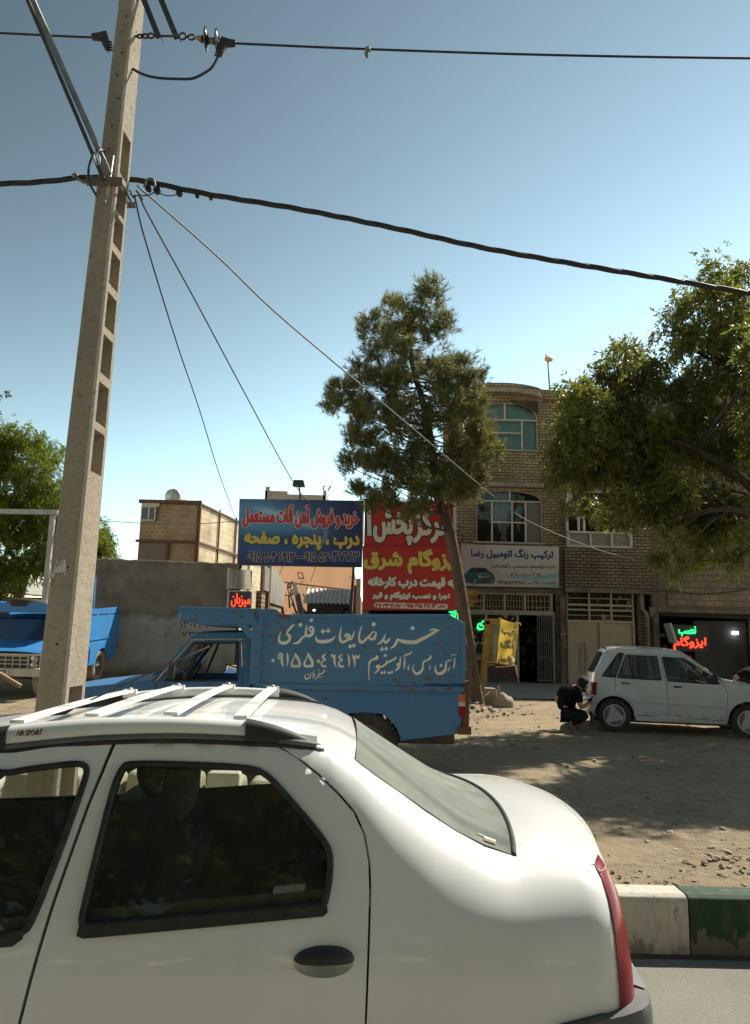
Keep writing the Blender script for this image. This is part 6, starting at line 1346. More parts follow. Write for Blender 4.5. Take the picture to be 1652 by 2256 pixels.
fdr = HP([(1155, 372), (1225, 377), (1288, 387), (1316, 402), (1400, 456), (1505, 525), (1527, 575), (1532, 650), (1522, 738), (1204, 717), (1196, 515)])
qwin = HP([(926, 364), (955, 363), (907, 495), (838, 489)]); rwin = HP([(970, 374), (1137, 381), (1163, 511), (922, 497)]); fwin = HP([(1168, 384), (1285, 394), (1318, 412), (1440, 492), (1488, 534), (1203, 516)])
def shrink(P, d):
    c = np.array(P).mean(0); return [tuple(np.array(p) + (c - p) / (np.linalg.norm(c - p) + 1e-9) * d) for p in P]
for side in (-1, 1):
    f = hfn if side < 0 else mir(hfn, HW); fl = side > 0; dp = .02 if side < 0 else -.02
    bd = MB().panel(out, [rdr, fdr, qwin], f, .09, 0, True, dp, flip=fl).build('body_side', HATCH_PAINT, hatch)
    for nm, P, w in (('rear_door', rdr, rwin), ('front_door', fdr, fwin)):
        d_ = MB().panel(shrink(P, .009), [w], f, .09, 0, True, dp, flip=fl).build(nm, HATCH_PAINT, hatch)
        gfn = lambda a, z: (a, _hb(z) + .012, z)
        MB().panel(w, [], gfn if side < 0 else mir(gfn, HW), .2, 0, True, 0, flip=fl).build('window', HATCH_GLASS, d_)
        sfn_ = lambda a, z: (a, _hb(z) - .001, z); g2 = sfn_ if side < 0 else mir(sfn_, HW); MB().tube([g2(a, z) for a, z in resample(w, .06)], .011, 6, closed=True).build('window_seal', BLACK_RUBBER, d_)
        if nm == 'rear_door':
            p, q = hpx(984, 372), hpx(1008, 500); MB().bar(g2(*p), g2(*q), .035, .012, 0, up=(0, 1, 0)).build('window_bar', BLACK_RUBBER, d_)
        h = HP([(944, 522), (988, 526), (990, 533), (944, 530)] if nm == 'rear_door' else [(1232, 542), (1276, 546), (1276, 554), (1232, 551)]); mb = MB()
        V = [g2(a, z) for a, z in h]; o_ = -.025 if side < 0 else .025; mb.hexa([(v[0], v[1] + .005, v[2]) for v in V] + [(v[0], v[1] + o_, v[2]) for v in V]); mb.build('handle', BLACK_PLASTIC, d_, bev=.006)
    gfn = lambda a, z: (a, _hb(z) + .012, z)
    MB().panel(qwin, [], gfn if side < 0 else mir(gfn, HW), .2, 0, True, 0, flip=fl).build('quarter_window', HATCH_GLASS, bd); MB().tube([g2(a, z) for a, z in resample(qwin, .06)], .012, 6, closed=True).build('window_seal', BLACK_RUBBER, bd)
    mb = MB(); ml = HP([(1008, 618), (1530, 652), (1530, 664), (1012, 632)]); V = [g2(a, z) for a, z in ml]; o_ = -.018 if side < 0 else .018; mb.hexa([(v[0], v[1], v[2]) for v in V] + [(v[0], v[1] + o_, v[2]) for v in V]); mb.build('side_moulding', HATCH_PAINT, hatch, bev=.006)
    mb = MB(); c0 = (cR[0] - .30, .07 if side < 0 else HW - .07, .2); mb.box((cR[0] - .40, .01 if side < 0 else HW - .19, .13), (cR[0] - .37, .19 if side < 0 else HW - .01, .32)); mb.build('mud_flap', BLACK_RUBBER, hatch)
    m_ = hpx(1458, 505); y_ = g2(*m_)[1]; mb = MB(); mb.ball((m_[0] - .02, y_ + (.09 if side > 0 else -.09), m_[1] + .02), (.07, .09, .06), 0, 12, 8); mb.build('door_mirror', BLACK_PLASTIC, hatch)
    wheel(hatch, cR[0], .02 if side < 0 else HW - .02, cR[1], HR, .17, 'star', side=side); wheel(hatch, cF[0], .02 if side < 0 else HW - .02, cF[1], HR, .17, 'star', side=side)
edge = lambda P, o=0: [(a, _hb(z) + o, z) for a, z in P]
mb = MB(); strip(mb, edge(resample(roofl, .1, False)), HW, 14, 0, .045, 0, 3, flip=True); mb.build('roof', HATCH_PAINT, hatch)
ws = [roofl[-1], hoodl[0]]; mb = MB(); strip(mb, edge(resample(ws, .1, False), .05), HW, 12, .10, .02, flip=True); mb.build('windscreen', HATCH_GLASS, hatch)
mb = MB(); strip(mb, edge(hoodl), HW, 12, .06, .04, flip=True); strip(mb, edge([hoodl[-1]] + nose), HW, 12, .07); mb.build('bonnet', HATCH_PAINT, hatch)
def rp(P, k): return edge(resample(P, k, False))
rl = up_line; mb = MB(); strip(mb, rp([rl[0], (rl[0][0] - .06, rl[0][1] - .06)], .05), HW, 12, -.05, .03); mb.build('spoiler', HATCH_PAINT, hatch)
g0 = (rl[0][0] + (rl[2][0] - rl[0][0]) * .12 - .02, rl[0][1] + (rl[2][1] - rl[0][1]) * .12)
mb = MB(); strip(mb, [(a, _hb(z) + .07, z) for a, z in resample([g0, rl[2]], .06, False)], HW, 14, -.07, 0); tg = mb.build('rear_window', HATCH_GLASS, hatch)
mb = MB(); strip(mb, rp([rl[0], (rl[0][0] - .012, rl[0][1] - .03)], .05), HW, 12, -.05, .03)
for v0, v1 in ((-1, -.9), (.9, 1)):
    rows = []
    for a, t, z in rp([rl[0], rl[2]], .06): rows.append([(a - .07 * (1 - v * v), HW / 2 + v * (HW / 2 - t), z) for v in (v0, (v0 + v1) / 2, v1)])
    mb.grid(rows)
strip(mb, rp([rl[2], rl[3], rl[4]], .05), HW, 16, -.07, 0); tgt = mb.build('tailgate', HATCH_PAINT, hatch)
mb = MB(); strip(mb, [(a, .03, z) for a, z in (rl[4], (bmpl[0][0] - .05, bmpl[0][1] + .06), bmpl[0], bmpl[1], (bmpl[2][0] - .05, bmpl[2][1]))], HW, 16, -.09, 0); mb.build('rear_bumper', HATCH_PAINT, hatch)
LAMPW = mat('lamp_white_lens', (.55, .52, .50), .2, (.42, .38, .36), 20, coat=.6)
for sd in (-1, 1):
    for (za, zb_, va, vb_, m_, nm) in ((522, 592, -1.02, -.80, TLR, 'tail_light'), (545, 572, -.975, -.84, LAMPW, 'reversing_lens')):
        pa, pb = hpx(792, za), hpx(790, zb_); mb = MB(); rows = []
        off_ = -.02 if nm == 'tail_light' else -.028
        for u in np.linspace(0, 1, 4):
            a = pa[0] + (pb[0] - pa[0]) * u; z = pa[1] + (pb[1] - pa[1]) * u; rows.append([(a - .07 * max(0, 1 - v * v) + off_, HW / 2 - sd * v * (HW / 2 - _hb(z)), z) for v in np.linspace(va, vb_, 6)])
        mb.grid(rows, 0, False)
        if nm == 'tail_light':
            y_ = rows[0][0][1]; P = [(rows[0][0][0], rows[0][0][2]), (rows[-1][0][0], rows[-1][0][2]), (rows[-1][0][0] + .07, rows[-1][0][2]), (rows[0][0][0] + .07, rows[0][0][2])]; mb.prism(P, y_ - .004, y_ + .004); tlo = mb.build(nm, m_, hatch)
        else: mb.build(nm, m_, tlo)
pl = hpx(792, 620); mb = MB(); mb.box((pl[0] - .12, HW / 2 - .26, pl[1] - .03), (pl[0] - .10, HW / 2 + .26, pl[1] + .08)); mb.build('number_plate', mat('plate_white', (.6, .6, .58), .4), tgt)
mb = MB(); fl_ = .16; mb.box((bmpl[1][0] + .05, .1, fl_), (cF[0] + .5, HW - .1, fl_ + .06)); mb.box((cF[0] - .55, .12, fl_), (cF[0] - .48, HW - .12, .85)); mb.box((cF[0] + .3, .15, fl_), (cF[0] + .5, HW - .15, .7)); mb.box((bmpl[1][0] + .05, .1, fl_), (bmpl[1][0] + .12, HW - .1, .6)); mb.build('floor', INTERIOR, hatch)
for x, y in ((5.05, .45), (5.05, 1.15), (4.25, .45), (4.25, 1.15)):
    X = HF.px(*z8(1095 if x > 5 else 935, 470), y)[0]; mb = MB(); mb.hexa([(X - .1, y - .22, .3), (X + .12, y - .22, .3), (X + .12, y + .22, .3), (X - .1, y + .22, .3), (X - .22, y - .19, .95), (X - .09, y - .19, .95), (X - .09, y + .19, .95), (X - .22, y + .19, .95)]); mb.box((X, y - .22, .3), (X + .5, y + .22, .45)); st = mb.build('front_seat' if x > 5 else 'rear_seat', INTERIOR, hatch, bev=.05)
    mb = MB(); mb.ball((X - .17, y, 1.08), (.05, .13, .10), 0, 12, 8); mb.build('headrest', INTERIOR, st)
X = HF.px(*z8(1275, 480), .45)[0]; mb = MB(); mb.tube([(X + .07 * math.sin(a_), .45 + .17 * math.cos(a_), .92 + .16 * math.sin(a_)) for a_ in np.linspace(0, 2 * math.pi, 21)[:-1]], .014, 7, closed=True); mb.bar((X, .3, .92), (X, .6, .92), .03, .04); mb.build('steering_wheel', BLACK_PLASTIC, hatch)

# ------------------------------------------------------------------ blue pickups
PF = Frame((0, 8.2, .25), 4); PWD = 1.69
def blue(name, c1, c2, rust, lo, sc=9):
    m, nt, n, l, b = nodes_of(name); tc = n.new('ShaderNodeTexCoord').outputs['Object']
    c = mixc(n, l, ramp(n, l, noise(n, l, tc, 1.6, 6, .6), .35, .7), c1, c2)
    c = mixc(n, l, ramp(n, l, noise(n, l, scaled(n, l, tc, (.5, 1, 9)), 3.2, 8, .75), .60, .70), c, mixc(n, l, .5, c, (.10, .07, .05)))
    ra = n.new('ShaderNodeMath'); ra.operation = 'MULTIPLY_ADD'; l.new(noise(n, l, scaled(n, l, tc, (1, 1, 1.6)), 1.5, 4, .6), ra.inputs[0]); ra.inputs[1].default_value = .45; l.new(noise(n, l, scaled(n, l, tc, (1, 1, 2.2)), sc, 9, .8), ra.inputs[2])
    c = mixc(n, l, ramp(n, l, ra.outputs[0], lo + .245, lo + .30), c, rust)
    l.new(c, b.inputs['Base Color']); l.new(ramp(n, l, noise(n, l, tc, 5, 6, .7), .3, .7, (.38,) * 3, (.62,) * 3), b.inputs['Roughness']); b.inputs['Specular IOR Level'].default_value = .4
    bump(n, l, b, noise(n, l, tc, 2.2, 5, .6), .25, .012); return m
BLUE_OLD = blue('worn_blue_paint', (.045, .165, .36), (.065, .18, .345), (.11, .055, .032), .575)
BLUE_BOX = blue('worn_blue_box_paint', (.058, .18, .36), (.075, .195, .345), (.12, .065, .042), .55)
BLUE_NEW = blue('blue_pickup_paint', (.035, .20, .50), (.045, .22, .50), (.08, .09, .10), .72)
def z5(x, y): return (385.5 + x * .4, 1310.6 + y * .4)
_pb = pch([.2, .5, .95, 1.05, 1.6], [.04, .01, .0, .02, .13])
def ppx(x, y):
    t = .04
    for _ in range(15): a, z = PF.px(x, y, t); t = _pb(z)
    return (a, z)
PP = lambda L: [ppx(x, y) for x, y in L]
c_hood = PP([(340, 1497), (250, 1507), (183, 1514)]); hood_z = c_hood[-1][1]
NOSE = -3.27; AX = ppx(803.5, 1644.6)[0]; AXF = AX - 2.72; PR = .365
c_roof = PP([(421, 1403), (440, 1395.5), (490, 1393.5), (549, 1393)])
c_win = PP([(429, 1417), (524, 1416), (523, 1499), (362, 1500)])
c_door = PP([(424, 1411), (532, 1409.5), (534, 1500), (534, 1530)]) ; dd = c_door[-1][0]
c_door = c_door + [(dd, .42), (c_hood[0][0] - .02, .42)] + PP([(340, 1530), (342, 1506), (352, 1500)])
cab_rear = ppx(551.5, 1500)[0]
cab_out = [c_hood[0]] + c_roof + [(cab_rear, c_roof[-1][1] - .06), (cab_rear, .40), (AXF + .43, .40)] + arc((AXF, PR), .43, 0, math.pi) + [(NOSE, .42), (NOSE, .60), (NOSE - .02, hood_z - .10), (NOSE + .06, hood_z - .03)] + c_hood[::-1][:-1]
bed_top = PP([(557, 1509), (1017, 1508)]); b_bot = PP([(1009.5, 1616.6), (885.5, 1631)])
arcw_ = [(AX + .40 * math.cos(a_), PR + .40 * math.sin(a_)) for a_ in np.linspace(.12, math.pi, 16)]
bed_out = [bed_top[0], bed_top[1], (ppx(1016, 1600)[0], ppx(1016, 1600)[1]), b_bot[0], b_bot[1]] + arcw_ + [(AX - .45, .42), (bed_top[0][0], .42)]
box_side = [PF.px(573, 1354, 0), PF.px(989, 1354, 0), PF.px(1021, 1371, 0), PF.px(1021, 1506.5, 0), PF.px(573, 1508, 0)]
def pickup(root, paint, boxp, boxed, tyre):
    W = PWD
    for side in (-1, 1):
        f0 = lambda a, z: (a, _pb(z), z); f = f0 if side < 0 else mir(f0, W); fl = side > 0; dp = .025 if side < 0 else -.025
        cs = MB().panel(cab_out, [c_door], f, .12, 0, True, dp, flip=fl).build('cab_side', paint, root)
        d_ = MB().panel(shrink(c_door, .008), [c_win], f, .12, 0, True, dp, flip=fl).build('door', paint, root)
        g0_ = lambda a, z: (a, _pb(z) - .002, z); g = g0_ if side < 0 else mir(g0_, W)
        MB().tube([g(a, z) for a, z in resample(c_win, .08)], .012, 6, closed=True).build('window_seal', BLACK_RUBBER, d_)
        gw = lambda a, z: (a, _pb(z) + .015, z); gw = gw if side < 0 else mir(gw, W)
        if not boxed or side > 0: MB().panel(c_win, [], gw, .3, 0, True, 0, flip=fl).build('window', HATCH_GLASS if not boxed else CAR_GLASS, d_)
        v0, v1 = ppx(441, 1420), ppx(404, 1496); MB().bar(g(*v0), g(*v1), .03, .02, 0, up=(0, 1, 0)).build('vent_frame', BLACK_PLASTIC, d_)
        dm = PP([(344, 1500), (384, 1456), (424, 1409.5), (480, 1408), (549, 1407.5)]); MB().tube([g(a, z) for a, z in dm], .009, 6).build('drip_moulding', mat('dull_trim', (.42, .40, .34), .5), cs)
        for za, zb_ in ((1418, 1447), (1452, 1482)):
            p, q = ppx(534.5, za), ppx(540, zb_); mb = MB(); y_ = g(*p)[1]; o_ = -.008 if side < 0 else .008; mb.box((p[0], y_, q[1]), (q[0], y_ + o_, p[1])); mb.build('vent_slot', mat('vent_trim', (.20, .17, .12), .6), cs)
        m_ = ppx(386, 1474); y_ = g(*m_)[1]; mb = MB(); so = -.16 if side < 0 else .16; mb.box((m_[0] - .03, y_ + so - .07, m_[1] - .10), (m_[0] + .03, y_ + so + .07, m_[1] + .08)) if side < 0 else mb.box((m_[0] - .07, y_ + so - .02, m_[1] - .09), (m_[0] + .07, y_ + so + .02, m_[1] + .11)); mb.bar((m_[0], y_, m_[1] - .06), (m_[0], y_ + so, m_[1] - .02), .02, .02); mr = mb.build('door_mirror', BLACK_PLASTIC, d_, bev=.025)
        mb = MB(); mb.box((m_[0] + .0305, y_ + so - .058, m_[1] - .085), (m_[0] + .033, y_ + so + .058, m_[1] + .065)) if side < 0 else mb.box((m_[0] - .06, y_ + so - .024, m_[1] - .08), (m_[0] + .06, y_ + so - .0205, m_[1] + .10)); mb.build('mirror_glass', CHROME, mr)
        MB().panel(bed_out, [], f, .12, 0, True, dp, flip=fl).build('bed_side', paint, root)
        mb = MB(); P = box_side if boxed else [(bed_top[0][0], bed_top[0][1] + .68), (bed_top[1][0], bed_top[1][1] + .68), (bed_top[1][0], bed_top[1][1] + .01), (bed_top[0][0], bed_top[0][1] + .01)]
        if side < 0: mb.prism(P, -.012, .018)
        else: mb.prism(P, W - .018, W + .012)
        if not boxed:
            y_ = -.014 if side < 0 else W + .014; zt_ = bed_top[0][1] + .68; L = bed_top[1][0] - bed_top[0][0]
            for k in range(3): mb.box((bed_top[0][0] + .1 + k * L / 3, y_, zt_ - .13), (bed_top[0][0] + L / 3 - .05 + k * L / 3, y_ + (-.004 if side < 0 else .004), zt_ - .10), 1)
            mb.box((bed_top[0][0], y_ + (.0 if side < 0 else -.03), zt_ - .03), (bed_top[1][0], y_ + (.03 if side < 0 else .0) , zt_ + .02)); mb.box((bed_top[0][0], y_ - .01, bed_top[0][1] - .02), (bed_top[1][0], y_ + .01, bed_top[0][1] + .03))
        bs = mb.build('side_board', [boxp, mat('slot_dark', (.01, .03, .08), .7)], root, bev=.004)
        if boxed and side < 0: bside = bs
        if boxed:
            y0, y1 = (-.03, .03) if side < 0 else (W - .03, W + .03); mb = MB()
            p = PF.px(557, 1354, 0), PF.px(573, 1508, 0); mb.box((p[0][0], y0, p[1][1]), (p[1][0] - .002, y1, p[0][1])); q = PF.px(560, 1509, 0), PF.px(1021, 1505, 0); mb.box((p[1][0], y0 - .002, q[0][1] - .035), (q[1][0], y1, q[0][1] + .022))
            q0, q1 = PF.px(573, 1354, 0), PF.px(989, 1354, 0); mb.bar((q0[0], (y0 + y1) / 2, q0[1] - .02), (q1[0], (y0 + y1) / 2, q1[1] - .02), .05, .045); q2 = PF.px(1021, 1371, 0); q3 = PF.px(1021, 1506, 0); mb.bar((q2[0] - .01, (y0 + y1) / 2, q2[1]), (q3[0] - .01, (y0 + y1) / 2, q3[1]), .05, .045)
            b0, b1 = PF.px(528, 1371, 0), PF.px(566, 1412, 0); mb.bar((b0[0], (y0 + y1) / 2, b0[1]), (b1[0], (y0 + y1) / 2, b1[1]), .045, .075)
            mb.build('box_post', boxp, root, bev=.005)
            cp_ = [PF.px(x, y, 0) for x, y in ((397.5, 1336.6), (609, 1342), (621, 1352.5), (573, 1353), (573, 1371), (565, 1376.6), (453.5, 1376.6), (397.5, 1362.6))]
            mb = MB(); mb.prism(cp_, y0 if side < 0 else W, 0 if side < 0 else y1); tray = mb.build('tray_side', boxp, root, bev=.006)
            mb = MB(); ln = [PF.px(398, 1345, 0), PF.px(605, 1349.5, 0)]; mb.bar((ln[0][0], y0 - .004 if side < 0 else y1 + .004, ln[0][1]), (ln[1][0], y0 - .004 if side < 0 else y1 + .004, ln[1][1]), .012, .008, 0, up=(0, 1, 0)); mb.build('tray_rib', boxp, tray)
        for c, s2 in ((AX, 1), (AXF, 0)): wheel(root, c, .06 if side < 0 else W - .06, PR, PR, .19, 'truck', tyre, side=side)
        # tail light
        p, q = ppx(1010, 1530), ppx(1022, 1580); y_ = -.004 if side < 0 else W + .004; mb = MB(); h = p[1] - q[1]
        for k, (u0, u1) in enumerate(((0, .32), (.32, .52), (.52, 1))): mb.box((p[0], min(y_, y_ + .1 * (-side)), p[1] - h * u1), (q[0] + .012, max(y_, y_ + .1 * (-side)), p[1] - h * u0), k)
        mb.build('tail_light', [mat('lens_amber', (.45, .12, .02), .3, coat=.5), mat('lens_clear', (.5, .46, .42), .3, coat=.5), TLR], root, bev=.004)
    # across the width
    e = lambda P, o=0: [(a, _pb(z) + o, z) for a, z in P]
    mb = MB(); strip(mb, e(resample(c_roof, .1, False)), W, 12, 0, .03, 0, 3); mb.build('roof', paint, root)
    wsn = [(c_hood[0][0] - .02, c_hood[0][1] + .0), (c_roof[0][0], c_roof[0][1] - .01)]; mb = MB(); strip(mb, e(resample(wsn, .1, False), .06), W, 12, -.06, .0); wsc = mb.build('windscreen', CAR_GLASS if boxed else glass('dark_windscreen', (.22, .24, .235), .10, (.2, .2, .19)), root)
    for v in (-.99, .91):
        rows = [[(a - .06 * (1 - vv * vv), W / 2 + vv * (W / 2 - t), z) for vv in (v, v + .04, v + .08)] for a, t, z in e(resample([wsn[0], c_roof[0]], .1, False))]
        MB().grid(rows).build('windscreen_pillar', paint, root)
    for t0 in (.35, 1.0): 
        a, z = wsn[0]; MB().bar((a - .07, t0, z + .02), (a + .03, t0 + .45, z + .12), .012, .012).build('wiper', BLACK_PLASTIC, wsc)
    hl = [(NOSE - .02, .04, hood_z - .07), (NOSE + .06, .03, hood_z - .03)] + [(a, _pb(z), z) for a, z in c_hood[::-1]]; mb = MB(); strip(mb, resample(hl, .15, False), W, 14, -.04, .035, 0, 3); mb.build('bonnet', paint, root)
    zb_ = hood_z - .09
    mb = MB(); mb.box((NOSE + .01, .03, .55), (NOSE + .06, W - .03, zb_)); mb.build('front_panel', paint, root)
    mb = MB(); mb.box((NOSE - .035, .26, zb_ - .27), (NOSE + .005, W - .26, zb_ - .03)); mb.build('grille', mat('grille_black', (.02, .02, .02), .6), root)
    mb = MB()
    for z in np.linspace(zb_ - .265, zb_ - .035, 4): mb.box((NOSE - .05, .26, z - .008), (NOSE - .036, W - .26, z + .008))
    for y in np.linspace(.27, W - .27, 9): mb.box((NOSE - .048, y - .008, zb_ - .265), (NOSE - .037, y + .008, zb_ - .035))
    mb.box((NOSE - .055, .02, zb_ - .022), (NOSE + .01, W - .02, zb_ + .012)); mb.build('grille_trim', mat('dull_chrome', (.42, .40, .36), .4, metal=.6), root)
    for sd in (0, 1):
        y = .135 if not sd else W - .135; mb = MB(); mb.box((NOSE - .04, y - .11, zb_ - .29), (NOSE + .004, y + .11, zb_ - .01)); hf = mb.build('headlight_frame', BLACK_PLASTIC, root, bev=.01)
        mb = MB(); mb.bar((NOSE - .042, y - .11, zb_ - .29), (NOSE - .042, y - .11, zb_ - .01), .012, .012); mb.bar((NOSE - .042, y + .11, zb_ - .29), (NOSE - .042, y + .11, zb_ - .01), .012, .012); mb.bar((NOSE - .042, y - .11, zb_ - .29), (NOSE - .042, y + .11, zb_ - .29), .012, .012); mb.build('chrome_edge', CHROME, hf)
        for z in (zb_ - .085, zb_ - .215): mb = MB(); mb.lathe((NOSE - .04, y, z), [(0, .064), (-.012, .06), (-.02, .04), (-.024, 0)], 24, 0, 's'); mb.lathe((NOSE - .038, y, z), [(0, .07), (-.012, .068), (-.012, .06)], 24, 1, 's'); mb.build('headlight', [mat('headlight_glass', (.42, .42, .38), .15, (.28, .28, .25), 40, coat=1.0), CHROME], hf)
    mb = MB(); mb.box((NOSE - .14, -.02, .44), (NOSE - .02, W + .02, .60)); bmp_ = mb.build('front_bumper', mat('pale_bumper', (.50, .47, .41), .5, (.38, .35, .30), 4), root, bev=.02)
    mb = MB(); mb.box((NOSE - .155, W / 2 - .26, .47), (NOSE - .141, W / 2 + .26, .58)); pl_ = mb.build('number_plate', mat('plate_white', (.6, .6, .58), .4), bmp_)
    mb = MB()
    for sd_ in range(1): 
        tmp = MB(); lettering(tmp, '۲۳۶', [(-(W / 2 - .02), .565), (-(W / 2 - .24), .565), (-(W / 2 - .24), .485), (-(W / 2 - .02), .485)], 0, .004, latin=True)
        mb.add([(NOSE - .157 + t * .2, -s_, z) for s_, t, z in tmp.v], tmp.f)
    mb.build('plate_number', INK, pl_)
    # chassis, bed, rear
    x0, x1 = bed_top[0][0], bed_top[1][0]; zf_ = .72
    mb = MB(); mb.box((x0, .08, zf_), (x1, W - .08, zf_ + .04)); mb.box((x0, .03, zf_), (x0 + .03, W - .03, bed_top[0][1] + .55)); mb.box((x1 - .035, .03, .62), (x1, W - .03, bed_top[0][1] + (.55 if boxed else .66))); mb.build('bed', paint, root)
    mb = MB(); mb.box((NOSE + .2, .45, .36), (x1, .58, .50)); mb.box((NOSE + .2, W - .58, .36), (x1, W - .45, .50)); mb.box((NOSE + .3, .3, .35), (cab_rear, W - .3, .5))
    for c in (AX, AXF): mb.tube([(c, .2, PR), (c, W - .2, PR)], .05, 8)
    mb.build('chassis', DARK_STEEL, root)
    mb = MB(); mb.box((cab_rear - .03, .06, .45), (cab_rear, W - .06, 1.06)); mb.box((cab_rear - .03, .1, 1.06), (cab_rear, .3, c_roof[-1][1] - .05)); mb.box((cab_rear - .03, W - .3, 1.06), (cab_rear, W - .1, c_roof[-1][1] - .05)); mb.box((cab_rear - .03, .1, c_roof[-1][1] - .12), (cab_rear, W - .1, c_roof[-1][1] - .04)); mb.build('cab_back', paint, root)
    mb = MB(); mb.hexa([(-1.62, .12, .5), (-1.35, .12, .5), (-1.35, W - .12, .5), (-1.62, W - .12, .5), (-1.50, .12, 1.02), (-1.36, .12, 1.02), (-1.36, W - .12, 1.02), (-1.50, W - .12, 1.02)]); mb.box((-2.0, .12, .45), (-1.4, W - .12, .62)); mb.build('bench_seat', INTERIOR, root, bev=.03)
    mb = MB(); mb.hexa([(-2.5, .1, .6), (-2.12, .1, .7), (-2.12, W - .1, .7), (-2.5, W - .1, .6), (-2.5, .1, 1.02), (-2.24, .1, 1.06), (-2.24, W - .1, 1.06), (-2.5, W - .1, 1.02)]); mb.build('dashboard', INTERIOR, root, bev=.02)
    mb = MB(); mb.tube([(-2.0 + .10 * math.sin(a_), .45 + .19 * math.cos(a_), 1.04 + .16 * math.sin(a_)) for a_ in np.linspace(0, 2 * math.pi, 25)[:-1]], .014, 7, closed=True); mb.bar((-2.0, .28, 1.04), (-2.0, .62, 1.04), .025, .04); mb.tube([(-2.0, .45, 1.04), (-2.25, .45, .9)], .03, 7); mb.build('steering_wheel', BLACK_PLASTIC, root)
    if boxed:
        tz0 = PF.px(453.5, 1376.6, 0); tz1 = PF.px(565, 1376.6, 0); tf = PF.px(397.5, 1336.6, 0); tf2 = PF.px(397.5, 1362.6, 0)
        mb = MB(); mb.box((tf[0] - .02, -.03, tf2[1]), (tf[0] - .001, W + .03, tf[1])); mb.hexa([(tf2[0], .001, tf2[1] - .01), (tz0[0], .001, tz0[1] - .01), (tz0[0], W - .001, tz0[1] - .01), (tf2[0], W - .001, tf2[1] - .01), (tf2[0], .001, tf2[1] + .01), (tz0[0], .001, tz0[1] + .01), (tz0[0], W - .001, tz0[1] + .01), (tf2[0], W - .001, tf2[1] + .01)]); mb.box((tz0[0], .001, tz0[1] - .012), (tz1[0], W - .001, tz0[1] + .012)); mb.build('tray_floor', boxp, root)
        p, q = PF.px(1019.5, 1500, 0), PF.px(1033.5, 1618.6, 0); mb = MB(); mb.box((p[0], .0, q[1] + .06), (q[0], .10, p[1])); mb.box((p[0] - .05, -.02, q[1]), (q[0] + .02, PWD + .02, q[1] + .085)); mb.box((p[0], PWD - .1, q[1] + .06), (q[0], PWD, p[1])); mb.build('rear_bumper', BROWN_STEEL, root, bev=.004)
        mb = MB()
        for zz in (1412, 1465): h = PF.px(1022, zz, 0); mb.box((h[0], -.015, h[1] - .05), (h[0] + .035, .03, h[1] + .05))
        mb.build('hinge', mat('rusty_hinge', (.16, .08, .05), .8, (.3, .25, .2), 12), root)
    else:
        zt_ = bed_top[0][1] + .68; mb = MB()
        zc_ = c_roof[-1][1] + .08; mb.box((c_roof[0][0] - .62, .0, zc_), (c_roof[0][0] - .59, W, zc_ + .20)); mb.box((c_roof[0][0] - .59, .0, zc_), (bed_top[0][0] + .05, .03, zc_ + .2)); mb.box((c_roof[0][0] - .59, W - .03, zc_), (bed_top[0][0] + .05, W, zc_ + .2)); mb.box((c_roof[0][0] - .59, .03, zc_), (bed_top[0][0] + .05, W - .03, zc_ + .02)); mb.build('roof_tray', boxp, root, bev=.004)
        mb = MB(); xr = bed_top[0][0] + .62; mb.bar((xr, .07, .9), (xr, .07, 2.46), .06, .06); mb.build('rack_post', boxp, root)
        mb = MB(); mb.bar((xr, .04, 2.45), (xr, .42, 2.45), .055, .055); mb.bar((xr, .40, 1.6), (xr, .12, 2.43), .035, .035); mb.build('rack_bar', boxp, root)
    return bside if boxed else None
pk1 = PF.root('blue_pickup', 'worn blue pickup with a tall lettered cargo box, side on behind the white saloon', 'pickup truck')
side_b = pickup(pk1, BLUE_OLD, BLUE_BOX, True, mat('dirty_tyre', (.06, .053, .045), .9, (.035, .033, .03), 10))
# hand painted lettering on the near side board
LW = mat('hand_painted_white', (.80, .77, .69), .7, (.64, .61, .53), 6, .4, .7, (.28, .26, .23), 24, .66, .74)
mb = MB(); r1 = lambda x, y: (594.7 + x * .1400, 1343.6 + y * .1400); r2 = lambda x, y: (815 + x * .12666, 1343.6 + y * .12666)
def st(L, rg, k): 
    sc_ = .1400 if k == 1 else .12666
    stroke(mb, [(*PF.px(*rg(x, y), -.014), w * sc_ / 199.) for x, y, w in L], -.0135 - random.uniform(0, .0006))
def dot(x, y, w, rg, k):
    sc_ = .1400 if k == 1 else .12666; c = PF.px(*rg(x, y), -.014); h = w * sc_ / 199. / 2; mb.add([(c[0] - h, -.0135, c[1] - h * .2), (c[0] + h * .1, -.0135, c[1] - h), (c[0] + h, -.0135, c[1] + h * .15), (c[0] - h * .1, -.0135, c[1] + h)], [(0, 1, 2, 3)])
